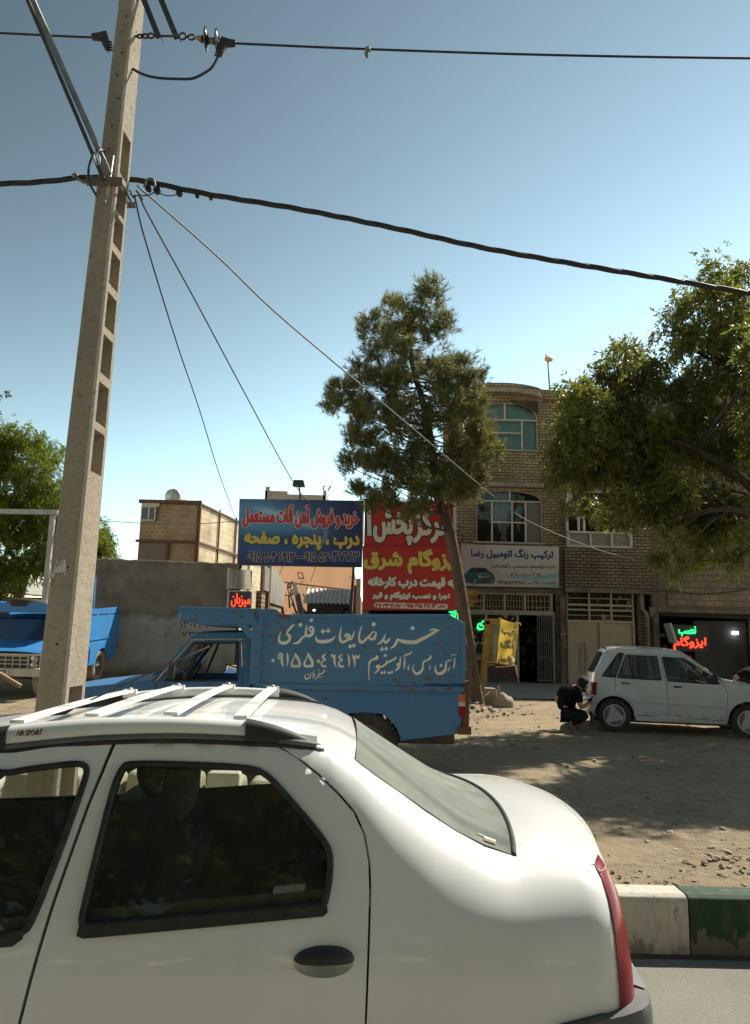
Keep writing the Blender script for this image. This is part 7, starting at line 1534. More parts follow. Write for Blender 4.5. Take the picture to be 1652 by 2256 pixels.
for L in ([(378, 235, 18), (340, 262, 34), (290, 325, 30), (264, 372, 26), (300, 405, 50), (312, 445, 40), (292, 492, 46), (235, 520, 48), (172, 515, 48), (142, 470, 34), (150, 400, 22), (185, 335, 8)],
          [(612, 298, 16), (640, 268, 34), (678, 290, 36), (680, 340, 42), (652, 390, 50), (604, 412, 46), (562, 400, 36)], [(618, 305, 18), (640, 330, 26), (668, 335, 22)], [(576, 245, 14), (568, 320, 30), (560, 390, 36), (530, 425, 34), (490, 455, 34), (460, 500, 40), (420, 522, 34), (360, 530, 12)],
          [(728, 410, 10), (724, 450, 24), (750, 488, 46), (830, 500, 54), (930, 488, 50), (990, 455, 30), (1028, 408, 8)],
          [(1125, 272, 10), (1108, 340, 26), (1100, 420, 34), (1112, 480, 46), (1150, 508, 40), (1200, 485, 36), (1250, 455, 40)], [(1172, 422, 12), (1196, 392, 36), (1236, 392, 38), (1262, 415, 30), (1232, 440, 44), (1192, 428, 18)], [(1240, 465, 40), (1288, 446, 36), (1312, 390, 28), (1328, 330, 8)],
          [(1445, 255, 10), (1415, 340, 28), (1400, 430, 34), (1415, 495, 46), (1450, 512, 40), (1500, 470, 34), (1545, 435, 36), (1600, 462, 34), (1652, 455, 36)],
          [(185, 690, 30), (150, 695, 24), (130, 740, 22), (160, 765, 24), (185, 740, 34)], [(188, 690, 30), (185, 760, 36), (188, 830, 34), (205, 890, 14)], [(272, 680, 14), (278, 760, 34), (278, 830, 24), (268, 885, 6)],
          [(395, 690, 26), (420, 735, 44), (460, 810, 44), (465, 870, 46), (438, 890, 40), (410, 880, 34), (385, 895, 36), (350, 875, 40), (345, 830, 30), (370, 770, 18), (393, 720, 14)], [(597, 685, 26), (620, 735, 44), (660, 810, 44), (665, 870, 46), (638, 890, 40), (610, 880, 34), (585, 895, 36), (550, 875, 40), (545, 830, 30), (570, 770, 18), (593, 720, 14)],
          [(885, 690, 8), (845, 718, 28), (828, 748, 30), (872, 780, 26), (822, 812, 22), (808, 855, 28), (832, 885, 34), (872, 890, 34)], [(1145, 700, 8), (1105, 725, 28), (1092, 755, 30), (1136, 785, 26), (1092, 818, 22), (1084, 862, 28), (1105, 888, 34), (1152, 890, 34)],
          [(962, 700, 18), (985, 730, 40), (1015, 722, 34), (1012, 780, 34), (1020, 840, 30), (1040, 900, 12)], [(1228, 700, 16), (1242, 770, 34), (1245, 840, 26), (1238, 905, 6)], [(1298, 708, 18), (1315, 745, 42), (1345, 748, 34), (1358, 722, 26), (1385, 755, 36), (1412, 712, 12)], [(1322, 755, 36), (1335, 840, 28), (1326, 910, 6)],
          [(562, 1010, 6), (550, 1050, 16), (562, 1085, 24), (596, 1082, 22), (634, 1052, 18), (645, 985, 8)], [(690, 955, 8), (680, 1010, 18), (686, 1042, 18), (702, 1030, 14), (712, 1005, 6)], [(858, 955, 22), (836, 985, 20), (800, 1008, 18), (772, 1012, 16), (764, 988, 8)], [(775, 1012, 16), (745, 1060, 16), (690, 1112, 5)],
          [(1652, 762, 26), (1600, 790, 24), (1565, 845, 24), (1555, 930, 18), (1555, 1020, 16), (1560, 1100, 12)]): st(L, r1, 1)
for x, y, w in ((478, 235, 74), (650, 162, 74), (835, 338, 72), (915, 328, 76), (1262, 575, 72), (1318, 562, 72), (47, 797, 66), (762, 810, 64), (600, 1020, 28), (683, 1068, 28), (785, 1060, 22), (812, 1055, 22), (770, 950, 28)): dot(x, y, w, r1, 1)
for L in ([(0, 520, 24), (50, 505, 36), (90, 460, 40), (105, 412, 30), (80, 384, 24), (46, 388, 26), (10, 430, 28), (-20, 462, 26)],
          [(270, 412, 8), (255, 460, 26), (228, 520, 40), (182, 570, 42), (115, 600, 10)], [(235, 520, 30), (270, 568, 42), (310, 540, 40), (335, 510, 34), (350, 485, 12)],
          [(482, 515, 36), (455, 570, 44), (420, 630, 44), (350, 672, 10)], [(480, 510, 22), (560, 545, 60), (680, 562, 66), (800, 555, 64), (920, 500, 56), (1020, 450, 48), (1110, 395, 46), (1160, 362, 46), (1215, 350, 8)], [(1035, 375, 8), (1070, 345, 30), (1120, 340, 30), (1180, 356, 22)],
          [(110, 802, 32), (130, 830, 38), (100, 850, 40), (40, 865, 30), (0, 890, 22), (-25, 930, 20)], [(150, 965, 34), (118, 985, 40), (140, 1005, 40), (165, 990, 32)], [(160, 1010, 36), (125, 1068, 30), (65, 1105, 8)], [(160, 1000, 30), (230, 975, 30), (285, 932, 36), (298, 905, 24), (272, 870, 10)], [(295, 922, 30), (350, 895, 30), (400, 868, 32), (438, 845, 36), (445, 815, 16)],
          [(537, 810, 10), (525, 880, 26), (520, 960, 26), (500, 1000, 36), (470, 1035, 30), (425, 1055, 10)], [(500, 935, 24), (472, 950, 36), (490, 972, 36)], [(608, 830, 14), (600, 920, 32), (598, 980, 26), (588, 1040, 8)], [(580, 815, 8), (630, 780, 28), (690, 765, 26), (735, 712, 8)],
          [(685, 955, 8), (662, 1008, 20), (664, 1032, 32), (684, 1022, 18)], [(1045, 800, 28), (1055, 830, 34), (1020, 860, 32), (985, 880, 28), (940, 900, 32), (920, 935, 26), (922, 990, 34), (905, 1045, 44), (865, 1090, 50), (810, 1108, 44), (765, 1078, 38), (745, 1020, 24), (770, 940, 6)],
          [(1055, 955, 6), (1035, 1000, 20), (1040, 1025, 28)], [(1420, 862, 12), (1375, 882, 22), (1330, 905, 22), (1322, 970, 36), (1308, 1040, 42), (1262, 1092, 56), (1200, 1112, 46), (1150, 1080, 40), (1132, 1020, 24), (1155, 950, 6)], [(1395, 985, 6), (1370, 1030, 24), (1360, 1055, 18)], [(1475, 835, 14), (1470, 920, 28), (1460, 985, 24), (1450, 1025, 6)], [(1405, 810, 6), (1440, 782, 16), (1500, 780, 14)]): st(L, r2, 2)
for x, y, w in ((65, 250, 88), (210, 683, 82), (282, 675, 78), (740, 318, 86), (265, 795, 66), (205, 1095, 56), (255, 1085, 56), (330, 1095, 56), (380, 1085, 56), (1235, 965, 62)): dot(x, y, w, r2, 2)
mb.build('hand_lettering', LW, side_b)
# the pickup parked at the left by the wall, facing the street
LF = Frame((-6.42, 18.0, .63), 90)
pk2 = LF.root('blue_pickup', 'bright blue open bed pickup parked nose out beside the plaster wall', 'pickup truck')
pk2.location = LF.O - np.array([0, AX, 0]) ; pk2.rotation_euler = (0, -.055, math.radians(90)); pk2.location[2] = .63 - .055 * AX * -1 * 0 - AX * .055 * 0
pickup(pk2, BLUE_NEW, BLUE_NEW, False, DUSTY_TYRE)
r_ = empty('spare_tyre', tuple(np.array(at(58, 1329, 15.7))), 'old tyre lying flat on the roof tray of the parked blue pickup', 'tyre'); mb = MB()
mb.lathe((-.0, 0, 0), [(-.07, .20), (-.09, .26), (-.075, .36), (-.03, .385), (.03, .385), (.075, .36), (.09, .26), (.07, .20), (.0, .19)], 40, 0, 'z', True, True); mb.build('tyre', TYRE, r_)
# ------------------------------------------------------------------ trees
def mesh_np(name, V, Fq, m, parent, smooth=False):
    """many small faces at once: V (n,3), Fq (k,c)"""
    me = bpy.data.meshes.new(name); n, k, c = len(V), len(Fq), Fq.shape[1]
    me.vertices.add(n); me.vertices.foreach_set('co', V.astype(np.float32).ravel()); me.loops.add(k * c); me.loops.foreach_set('vertex_index', Fq.astype(np.int32).ravel())
    me.polygons.add(k); me.polygons.foreach_set('loop_start', np.arange(0, k * c, c, dtype=np.int32)); me.update(calc_edges=True); me.validate()
    me.materials.append(m); o = bpy.data.objects.new(name, me); COL.objects.link(o)
    if parent: o.parent = parent
    return o
def unit(a): return a / (np.linalg.norm(a, axis=-1, keepdims=True) + 1e-9)
def clump_points(cl, dens, shell=2.0, sub=1, sr=.0):
    """cl: list of (centre, (rx, ry, rz)); returns twig bases and outward directions"""
    B, D = [], []
    for c, r in cl:
        r = np.array(r); n = max(4, int(dens * (r[0] * r[1] * r[2]) ** (2 / 3) / sub)); d = unit(rng.normal(size=(n, 3))); rad = rng.random((n, 1)) ** (1 / (1 + shell))
        b_ = np.array(c) + d * rad * r; d_ = unit(d / r * r.mean() + rng.normal(size=(n, 3)) * .35)
        if sub > 1:
            k_ = sr * (.6 + .8 * rng.random((n, 1))); b_ = np.repeat(b_, sub, 0) + rng.normal(size=(n * sub, 3)) * np.repeat(k_, sub, 0) * .55; d_ = unit(np.repeat(d_, sub, 0) + rng.normal(size=(n * sub, 3)) * .45)
        B.append(b_); D.append(d_)
    return np.concatenate(B), np.concatenate(D)
def leaf_crown(name, B, D, m, parent, nl, L, Wd, droop, gap):
    """compound leaves: nl leaflets along each twig, each a folded blade"""
    n = len(B); D = unit(D + np.array([0, 0, -droop])); side = unit(np.cross(D, unit(rng.normal(size=(n, 3)))))
    Vs = []
    for k in range(nl):
        base = B + D * (gap * (k // 2 + .3)) + np.array([0, 0, -1.0]) * (droop * .02 * k); sgn = 1 if k % 2 else -1
        dr = unit(D * .75 + side * sgn * .8 + rng.normal(size=(n, 3)) * .25 + np.array([0, 0, -.25 * droop])) if k < nl - 1 else unit(D + rng.normal(size=(n, 3)) * .2)
        nrm = unit(np.cross(dr, rng.normal(size=(n, 3)) * .5 + np.cross(D, side))); lat = unit(np.cross(nrm, dr)); l_ = L * (.7 + .6 * rng.random((n, 1))); w_ = Wd * (.8 + .4 * rng.random((n, 1)))
        Vs.append(np.stack([base, base + dr * l_ * .45 + lat * w_ + nrm * w_ * .25, base + dr * l_ - np.array([0, 0, .12 * droop]) * l_, base + dr * l_ * .45 - lat * w_ + nrm * w_ * .25], 1))
    V = np.concatenate(Vs).reshape(-1, 3); F_ = np.arange(len(V)).reshape(-1, 4); return mesh_np(name, V, F_, m, parent)
def needle_crown(name, B, D, m, parent, nn, L, w, tl):
    n = len(B); Vs = []
    a = unit(np.cross(D, rng.normal(size=(n, 3)))); b = np.cross(D, a)
    for k in range(nn):
        u = (rng.random((n, 1))) * tl; th = rng.random((n, 1)) * 6.283; sp = .45 + .55 * rng.random((n, 1)); base = B + D * u
        dr = unit(D * (1.0 - .35 * sp) + (a * np.cos(th) + b * np.sin(th)) * sp); lat = unit(np.cross(dr, rng.normal(size=(n, 3)))); l_ = L * (.6 + .5 * rng.random((n, 1)))
        Vs.append(np.stack([base - lat * w, base + lat * w, base + dr * l_], 1))
    V = np.concatenate(Vs).reshape(-1, 3); return mesh_np(name, V, np.arange(len(V)).reshape(-1, 3), m, parent)
def limb(mb, P, r0, r1, n=8): P = catmull(P, 5); k = len(P); mb.tube(P, [r0 + (r1 - r0) * (i / (k - 1)) for i in range(k)], n)
BARK = mat('bark', (.13, .088, .06), .95, (.085, .06, .045), 7, .35, .65, (.20, .15, .105), 18, .6, .7, bmp=.9, bscale=14, bdist=.03, stretch=(1, 1, .35))
BARK_D = mat('dark_bark', (.06, .048, .036), .95, (.09, .07, .05), 8, bmp=.8, bscale=20, bdist=.02)
# --- pine
YP = 16.5
def zp(x, y): return (688.3 + x * .28333, 578.2 + y * .28333)
pine = empty('pine_tree', (at(1052, 1545, YP)[0], YP, ground_z(2.3, YP)), 'tall leaning pine in front of the red billboards and brick building', 'tree')
PO_ = np.array(pine.location)
PL_ = [(940, 230, 95, 105), (900, 330, 90, 80), (630, 290, 70, 80), (660, 380, 90, 70), (860, 380, 100, 70), (700, 450, 120, 90), (445, 450, 48, 80), (450, 530, 60, 60), (530, 570, 90, 70), (780, 560, 130, 110), (960, 500, 100, 80), (960, 610, 80, 70), (1010, 470, 50, 60),
       (480, 710, 75, 55), (600, 660, 110, 70), (740, 700, 110, 80), (360, 810, 40, 65), (390, 900, 65, 80), (470, 920, 100, 60), (620, 870, 120, 90), (700, 970, 120, 90), (900, 850, 110, 80), (1050, 830, 90, 55), (1110, 815, 40, 40), (1205, 850, 45, 75), (1195, 920, 30, 45), (1290, 930, 26, 45), (1000, 970, 110, 75),
       (205, 990, 55, 60), (280, 1000, 35, 50), (140, 1085, 48, 50), (240, 1110, 90, 70), (370, 1130, 100, 50), (400, 1220, 95, 40), (600, 1200, 110, 55), (480, 1170, 60, 50), (1050, 1080, 120, 90), (1180, 1050, 120, 110), (1270, 1080, 65, 110), (1150, 1210, 140, 110), (1320, 1200, 45, 60),
       (390, 1380, 110, 80), (640, 1300, 90, 60), (760, 1130, 90, 70), (820, 1300, 90, 80), (560, 1060, 80, 50), (940, 1200, 90, 90), (330, 1330, 50, 60), (470, 1350, 70, 70), (320, 1540, 50, 55), (300, 1600, 30, 40), (410, 1600, 100, 70), (520, 1570, 100, 80), (720, 1450, 110, 80), (690, 1580, 140, 90), (860, 1560, 140, 110), (1200, 1390, 150, 110), (1330, 1350, 60, 110), (1410, 1430, 40, 65), (1130, 1490, 110, 90), (1280, 1500, 100, 70), (1370, 1500, 50, 50),
       (760, 1720, 110, 60), (640, 1760, 80, 50), (560, 1810, 60, 40), (420, 1800, 50, 22), (360, 1790, 25, 18), (900, 1710, 140, 90), (1080, 1690, 120, 90), (1230, 1700, 120, 90), (1340, 1680, 75, 80), (1180, 1810, 90, 50), (1010, 1790, 80, 50), (880, 1800, 70, 50), (740, 1940, 55, 50), (760, 1880, 50, 45), (500, 1900, 55, 16), (600, 1890, 50, 18), (860, 1900, 40, 25)]
sc_p = .28333 / 99.0; cl = []
for x, y, rx, ry in PL_:
    dx = abs(x - 880) * sc_p; dep = max(.25, 1.35 - .45 * dx) * (1 if y > 500 else .5); yy = YP + rng.uniform(-dep, dep) * .9; c = np.array(at(*zp(x, y), yy)); cl.append((c - PO_, (rx * sc_p * .95, min(rx, ry) * sc_p * 1.1, ry * sc_p * .95)))
    if y > 650 and rx > 85: c = np.array(at(*zp(x + rng.uniform(-30, 30), y), YP - np.sign(yy - YP) * dep * .8)); cl.append((c - PO_, (rx * sc_p * .7, rx * sc_p * .7, ry * sc_p * .7)))
mb = MB(); TP = [np.array(at(x, y, YP)) - PO_ for x, y in ((1056, 1570), (1049, 1535), (1036, 1450), (1020, 1340), (1004, 1240), (986, 1155), (965, 1095), (957, 1030), (945, 950), (930, 880), (912, 820), (905, 770), (900, 730), (935, 660))]
k_ = len(TP); Pc = catmull([tuple(p) for p in TP], 5); mb.tube(Pc, [float(np.interp(i / len(Pc), [0, .05, .45, .8, 1], [.20, .155, .115, .055, .02])) for i in range(len(Pc))], 14); 
for (x, y, dx, dy, r0) in ((1018, 1330, 55, -6, .02), (1012, 1160, 40, 3, .022), (1029, 1385, 20, 4, .02), (1024, 1300, -16, 8, .02), (1003, 1175, 22, -14, .012), (1036, 1410, 14, -3, .025)): p = np.array(at(x - 6, y, YP)) - PO_; q = np.array(at(x + dx * .9, y + dy, YP - .1)) - PO_; mb.tube([p, q], [r0, r0 * .5], 6)
trunk = mb.build('trunk', BARK, pine)
bm_ = MB()
for i, (c, r) in enumerate(cl):
    h = c[2] - .1 - abs(c[0] - 0) * .15; j = min(range(len(Pc)), key=lambda q: abs(Pc[q][2] - h)); p = np.array(Pc[j]); q = np.array(c); mid = (p + q) / 2 + np.array([0, 0, -.12]); rr = .035 if np.linalg.norm(q - p) > .8 else .022; bm_.tube(catmull([tuple(p), tuple(mid), tuple(q)], 4), [rr * .7 * (1 - .085 * k) for k in range(9)], 5)
for _ in range(26): # dry brown bits round the upper trunk
    j = rng.integers(int(len(Pc) * .45), int(len(Pc) * .62)); p = np.array(Pc[j]) + rng.normal(size=3) * .10; bm_.tube([tuple(p), tuple(p + np.array([rng.normal() * .05, rng.normal() * .05, -.3]))], [.035, .01], 5)
bm_.build('branch', BARK, trunk)
B, D = clump_points(cl, 1350, 1.8, 14, .15); D = unit(D + np.array([0, 0, .85])); PINE = leafmat('pine_needles', (.085, .10, .045), (.16, .165, .075), (.28, .265, .125), .34, .45, (1.4, 1.3, .7))
keep = rng.random(len(B)) < .96
needle_crown('crown', B[keep], D[keep], PINE, pine, 20, .16, .0075, .22)
# --- broadleaf trees at the right
def z7b(x, y): return (1156.4 + x * .3, 550.7 + y * .3)
YT = 13.6; sc_t = .3 / 120.
GA = [(300, 1010, 70, 36), (430, 985, 60, 40), (560, 850, 55, 50), (740, 670, 40, 40), (760, 760, 95, 65), (620, 900, 110, 80), (350, 1120, 115, 90), (480, 1100, 130, 100), (800, 880, 150, 90), (950, 860, 110, 80), (690, 1050, 160, 110), (290, 1260, 85, 85), (400, 1350, 150, 120), (620, 1330, 180, 130), (260, 1500, 95, 85), (500, 1540, 200, 130), (760, 1500, 150, 130), (900, 1270, 130, 120), (1010, 1010, 120, 70), (1050, 1400, 150, 140), (950, 1620, 160, 110)]
GA2 = [(150, 190, 80, 70), (330, 170, 120, 110), (600, 150, 160, 120), (850, 250, 140, 120), (290, 390, 55, 45), (450, 430, 95, 70), (600, 480, 110, 80), (800, 500, 110, 65), (950, 430, 120, 100), (1100, 300, 140, 120), (1350, 350, 150, 130), (1500, 450, 130, 130), (1100, 550, 100, 75), (1050, 670, 70, 50), (1250, 640, 130, 80), (1150, 820, 75, 75), (1220, 770, 100, 75), (1450, 610, 130, 90), (1560, 840, 60, 65), (1600, 700, 70, 75), (1390, 800, 45, 24), (1110, 880, 40, 40), (950, 820, 26, 20), (960, 900, 22, 18), (1330, 520, 120, 90), (700, 400, 120, 90)]
GB_ = [(1390, 130, 60, 45), (1480, 210, 100, 80), (1600, 190, 90, 75), (1330, 260, 95, 65), (1120, 390, 75, 65), (1080, 430, 40, 40), (1240, 420, 105, 85), (1450, 390, 140, 110), (1610, 410, 110, 110), (1000, 600, 65, 45), (1140, 620, 115, 75), (1300, 600, 140, 100), (1500, 620, 140, 110), (1630, 700, 70, 110), (1150, 720, 100, 55), (1350, 770, 130, 70), (1520, 850, 110, 80), (1620, 980, 60, 100), (1180, 880, 90, 50), (1320, 930, 110, 70), (1470, 1000, 110, 90), (1200, 1050, 100, 80), (1330, 1130, 110, 90), (1560, 1150, 90, 90), (1180, 1250, 110, 90), (1420, 1330, 120, 90), (1580, 1350, 90, 90), (1250, 1480, 120, 90), (1450, 1560, 120, 80), (1600, 1560, 70, 70)]
GBL = [(1450, 1250, 110, 110), (1350, 1150, 70, 70), (1500, 1480, 110, 110), (1400, 1400, 90, 90)]
def px_clumps(L, fn, Y0, sc_, spread, O):
    out_ = []
    for x, y, rx, ry in L:
        yy = Y0 + rng.uniform(-spread, spread); out_.append((np.array(at(*fn(x, y), yy)) - O, (rx * sc_, (rx + ry) / 2 * sc_, ry * sc_)))
    return out_
TRO = np.array([8.5, 13.9, ground_z(8.5, 13.9)])
tr1 = empty('ash_tree', tuple(TRO), 'dark broadleaf ash tree rising out of frame at the right, spreading over the hatchback', 'tree')
LEAF = leafmat('ash_leaf', (.115, .128, .045), (.17, .18, .06), (.25, .25, .09), .42, .42)
cA = px_clumps(GA, z7b, YT, sc_t, .9, TRO) + px_clumps(GA2, lambda x, y: z7(x, y), YT, .28333 / 120., .9, TRO)
# unseen part of the crown beyond the frame, placed to shade the dirt
far_ = []
for _ in range(34): fy = rng.uniform(11.0, 14.2); far_.append((np.array([.53 * fy + rng.uniform(.7, 3.4), fy, rng.uniform(4.8, 7.4)]) - TRO * np.array([1, 1, 0]), (rng.uniform(.65, 1.05),) * 3))
B, D = clump_points(cA, 2500, 1.6, 9, .17); leaf_crown('crown', B, D, LEAF, tr1, 7, .108, .018, .45, .038); B, D = clump_points(far_, 750, 2.0, 9, .2); leaf_crown('outer_crown', B, D, LEAF, tr1, 7, .12, .022, .35, .045)
mb = MB(); limb(mb, [(0, 0, -.2), (.05, 0, 1.2), (-.1, .05, 2.6)], .24, .17, 12)
tips = [c for c, r in cA + far_]
for a_ in ([(-.1, .05, 2.6), (-1.0, .0, 4.2), (-2.4, -.2, 5.2), (-4.0, -.2, 5.6)], [(-.1, .05, 2.6), (.2, .3, 4.2), (.6, .6, 6.4)], [(-.1, .05, 2.6), (-.9, -.6, 3.6), (-2.2, -1.0, 3.9), (-3.3, -.9, 3.7)], [(-.1, .05, 2.6), (1, -.8, 4.5), (2.2, -1.4, 6.0)]): limb(mb, a_, .12, .03, 8)
tk = mb.build('trunk', BARK_D, tr1); mb = MB(); hubs = [(-1.0, .0, 4.2), (-2.4, -.2, 5.2), (-2.2, -1.0, 3.9), (.2, .3, 4.2), (-.9, -.6, 3.6), (-3.4, -.2, 5.45), (1, -.8, 4.5)]
for c in tips: h = min(hubs, key=lambda q: np.linalg.norm(np.array(q) - c)); limb(mb, [h, tuple((np.array(h) + c) / 2 + np.array([0, 0, .15])), tuple(c)], .028, .008, 5)
mb.build('branch', BARK_D, tk)
TRO2 = np.array([9.6, 15.6, ground_z(9.6, 15.6)])
tr2 = empty('ash_tree', tuple(TRO2), 'taller ash tree behind at the right edge, crown reaching the twisted cable', 'tree')
cB = px_clumps(GB_, z7b, 15.0, .3 / 108., .9, TRO2)
farB = []
for _ in range(24): farB.append((np.array([rng.uniform(-.6, 4.2), rng.uniform(-3.6, 2.0), rng.uniform(5.8, 9.8)]), (rng.uniform(.8, 1.3),) * 3))
B, D = clump_points(cB, 2200, 1.6, 9, .18); leaf_crown('crown', B, D, LEAF, tr2, 7, .108, .018, .45, .038); B, D = clump_points(farB, 600, 2.0, 9, .2); leaf_crown('outer_crown', B, D, LEAF, tr2, 7, .12, .022, .35, .045)
cL = px_clumps(GBL, z7b, 15.8, .3 / 104., .4, TRO2); B, D = clump_points(cL, 260, 2.0); leaf_crown('inner_foliage', B, D, leafmat('ash_leaf_sunlit', (.07, .10, .02), (.10, .13, .03), (.14, .16, .04), .45), tr2, 5, .12, .02, .6, .045)  # separate leaf colours and translucency put in for sunlit foliage
mb = MB(); limb(mb, [(0, 0, -.2), (-.1, 0, 2.0), (-.5, -.2, 4.4), (-.9, -.3, 5.6)], .22, .12, 10)
for a_ in ([(-.5, -.2, 4.4), (-1.6, -.3, 5.4), (-2.3, -.4, 6.0)], [(-.9, -.3, 5.6), (-.7, -.3, 7.5), (-.9, -.2, 9)], [(-.5, -.2, 4.4), (1.2, -.4, 6.4), (2.2, -.3, 8)], [(-.9, -.3, 5.6), (-2.0, -.4, 7.2), (-2.8, -.4, 7.8)]): limb(mb, a_, .08, .02, 7)
tk = mb.build('trunk', BARK_D, tr2); mb = MB(); hubs = [(-1.6, -.3, 5.4), (-.7, -.3, 7.5), (-2.0, -.4, 7.2), (1.2, -.4, 6.4), (-.9, -.3, 5.6)]
for c, r in cB + cL + farB: h = min(hubs, key=lambda q: np.linalg.norm(np.array(q) - c)); limb(mb, [h, tuple((np.array(h) + c) / 2 + np.array([0, 0, .1])), tuple(c)], .025, .008, 5)
mb.build('branch', BARK_D, tk)
# --- lime green tree at the left
GL = [(15, 965, 34, 26), (55, 962, 42, 28), (105, 985, 34, 30), (25, 1020, 55, 45), (85, 1035, 50, 45), (45, 1090, 60, 45), (105, 1090, 34, 50), (15, 1150, 36, 50), (85, 1160, 40, 35), (70, 1195, 48, 42), (100, 1235, 42, 36), (28, 1255, 40, 50), (18, 1300, 30, 34), (-30, 1000, 60, 70), (-40, 1140, 60, 90), (214, 1180, 22, 24), (228, 1206, 22, 16), (190, 1195, 40, 40), (196, 1205, 45, 30), (226, 1188, 26, 28), (205, 1160, 28, 22), (240, 1215, 14, 10), (150, 1130, 50, 80), (60, 1130, 50, 30), (130, 1220, 40, 40), (-20, 1260, 50, 60)]
YL_ = 21.0; LO = np.array([-10.4, 21.5, ground_z(-10, 21)])
tr3 = empty('lime_green_tree', tuple(LO), 'sunlit yellow green feathery tree behind the white gate frame', 'tree')
cl3 = px_clumps(GL, lambda x, y: (x, y), YL_, 1 / 77., .8, LO); LIME = leafmat('lime_leaf', (.075, .115, .014), (.13, .175, .025), (.20, .235, .04), .45, .5, (1.6, 1.5, .6))
B, D = clump_points(cl3, 1700, 1.3, 9, .16); leaf_crown('crown', B, D, LIME, tr3, 9, .085, .014, .5, .030)
mb = MB(); limb(mb, [(0, 0, -.2), (.1, 0, 1.3), (.3, 0, 2.6)], .18, .12, 9)
for a_ in ([(.3, 0, 2.6), (.9, 0, 4.0), (.6, 0, 5.6)], [(.3, 0, 2.6), (-.6, 0, 4.0), (-.9, 0, 5.8)], [(.3, 0, 2.6), (1.7, -.2, 3.6), (2.6, -.3, 3.9)]): limb(mb, a_, .08, .025, 7)
tk = mb.build('trunk', BARK_D, tr3); mb = MB()
for c, r in cl3: h = min([(.3, 0, 2.6), (.9, 0, 4.0), (-.6, 0, 4.0), (1.7, -.2, 3.6)], key=lambda q: np.linalg.norm(np.array(q) - c)); limb(mb, [h, tuple((np.array(h) + c) / 2 + np.array([0, 0, .1])), tuple(c)], .025, .008, 5)
mb.build('branch', BARK_D, tk)
# --- small spray of leaves entering at the far left, on a tree standing outside the frame
SO = np.array([-5.6, 8.6, ground_z(-5.6, 8.6)]); tr4 = empty('roadside_tree', tuple(SO), 'tip of a leafy branch poking in at the left edge above the lime tree', 'tree')
c4 = [(np.array(at(-6, 872, 8.6)) - SO, (.07, .07, .05)), (np.array(at(5, 866, 8.6)) - SO, (.035, .04, .025)), (np.array(at(-45, 900, 8.6)) - SO, (.18, .2, .14)), (np.array(at(-90, 860, 8.6)) - SO, (.3, .3, .3))]
B, D = clump_points(c4, 1500, 1.5); leaf_crown('crown', B, D, leafmat('roadside_leaf', (.03, .055, .016), (.05, .08, .02), (.08, .11, .03), .3), tr4, 5, .06, .012, .4, .02)
mb = MB(); limb(mb, [(0, 0, 0), (-.1, 0, 2.0), tuple(c4[3][0]), tuple(c4[0][0])], .09, .006, 7); mb.build('trunk', BARK_D, tr4)
# --- the row of trees on the other side of the road, behind the camera (added for reflections and to block low sky)
mb_ = [(np.array([x, -9.5 + rng.uniform(-1.0, 1.0), z]), (1.9, 1.5, 1.5)) for x in np.arange(-22, 23, 2.2) for z in (1.6, 3.4, 5.4, 7.4, 9.0)]
B, D = clump_points(mb_, 42, 2.5); tag(leaf_crown('opposite_tree_row', B, D, LEAF, None, 5, .42, .12, .6, .14), kind='stuff')
# ------------------------------------------------------------------ people
SKIN = mat('skin', (.36, .20, .13), .55, (.31, .165, .105), 14); HAIR = mat('black_hair', (.006, .005, .005), .85, (.02, .016, .013), 40); SHIRT = mat('black_shirt', (.006, .006, .0065), .95, (.009, .009, .0095), 6, spec=.1); TROUS = mat('dark_trousers', (.016, .016, .0175), .95, (.024, .024, .025), 9, spec=.1); SHOE = mat('grey_shoe', (.12, .105, .09), .7, (.07, .065, .06), 12)
def skin(name, joints, edges, m, parent, root=0, sub=2):
    """one continuous surface grown round a skeleton: joints (x, y, z, radius)"""
    me = bpy.data.meshes.new(name); me.from_pydata([j[:3] for j in joints], edges, []); me.update(); me.materials.append(m)
    o = bpy.data.objects.new(name, me); COL.objects.link(o)
    if parent: o.parent = parent
    sm = o.modifiers.new('skin', 'SKIN'); sm.use_smooth_shade = True
    lay = me.skin_vertices[0] if me.skin_vertices else None
    if lay is None:
        bm = bmesh.new(); bm.from_mesh(me); bm.verts.layers.skin.verify(); bm.to_mesh(me); bm.free(); lay = me.skin_vertices[0]
    for i, j in enumerate(joints):
        r = j[3]; lay.data[i].radius = (r, r) if not isinstance(r, tuple) else r; lay.data[i].use_root = (i == root)
    sb = o.modifiers.new('subdivision', 'SUBSURF'); sb.levels = sub; sb.render_levels = sub; return o
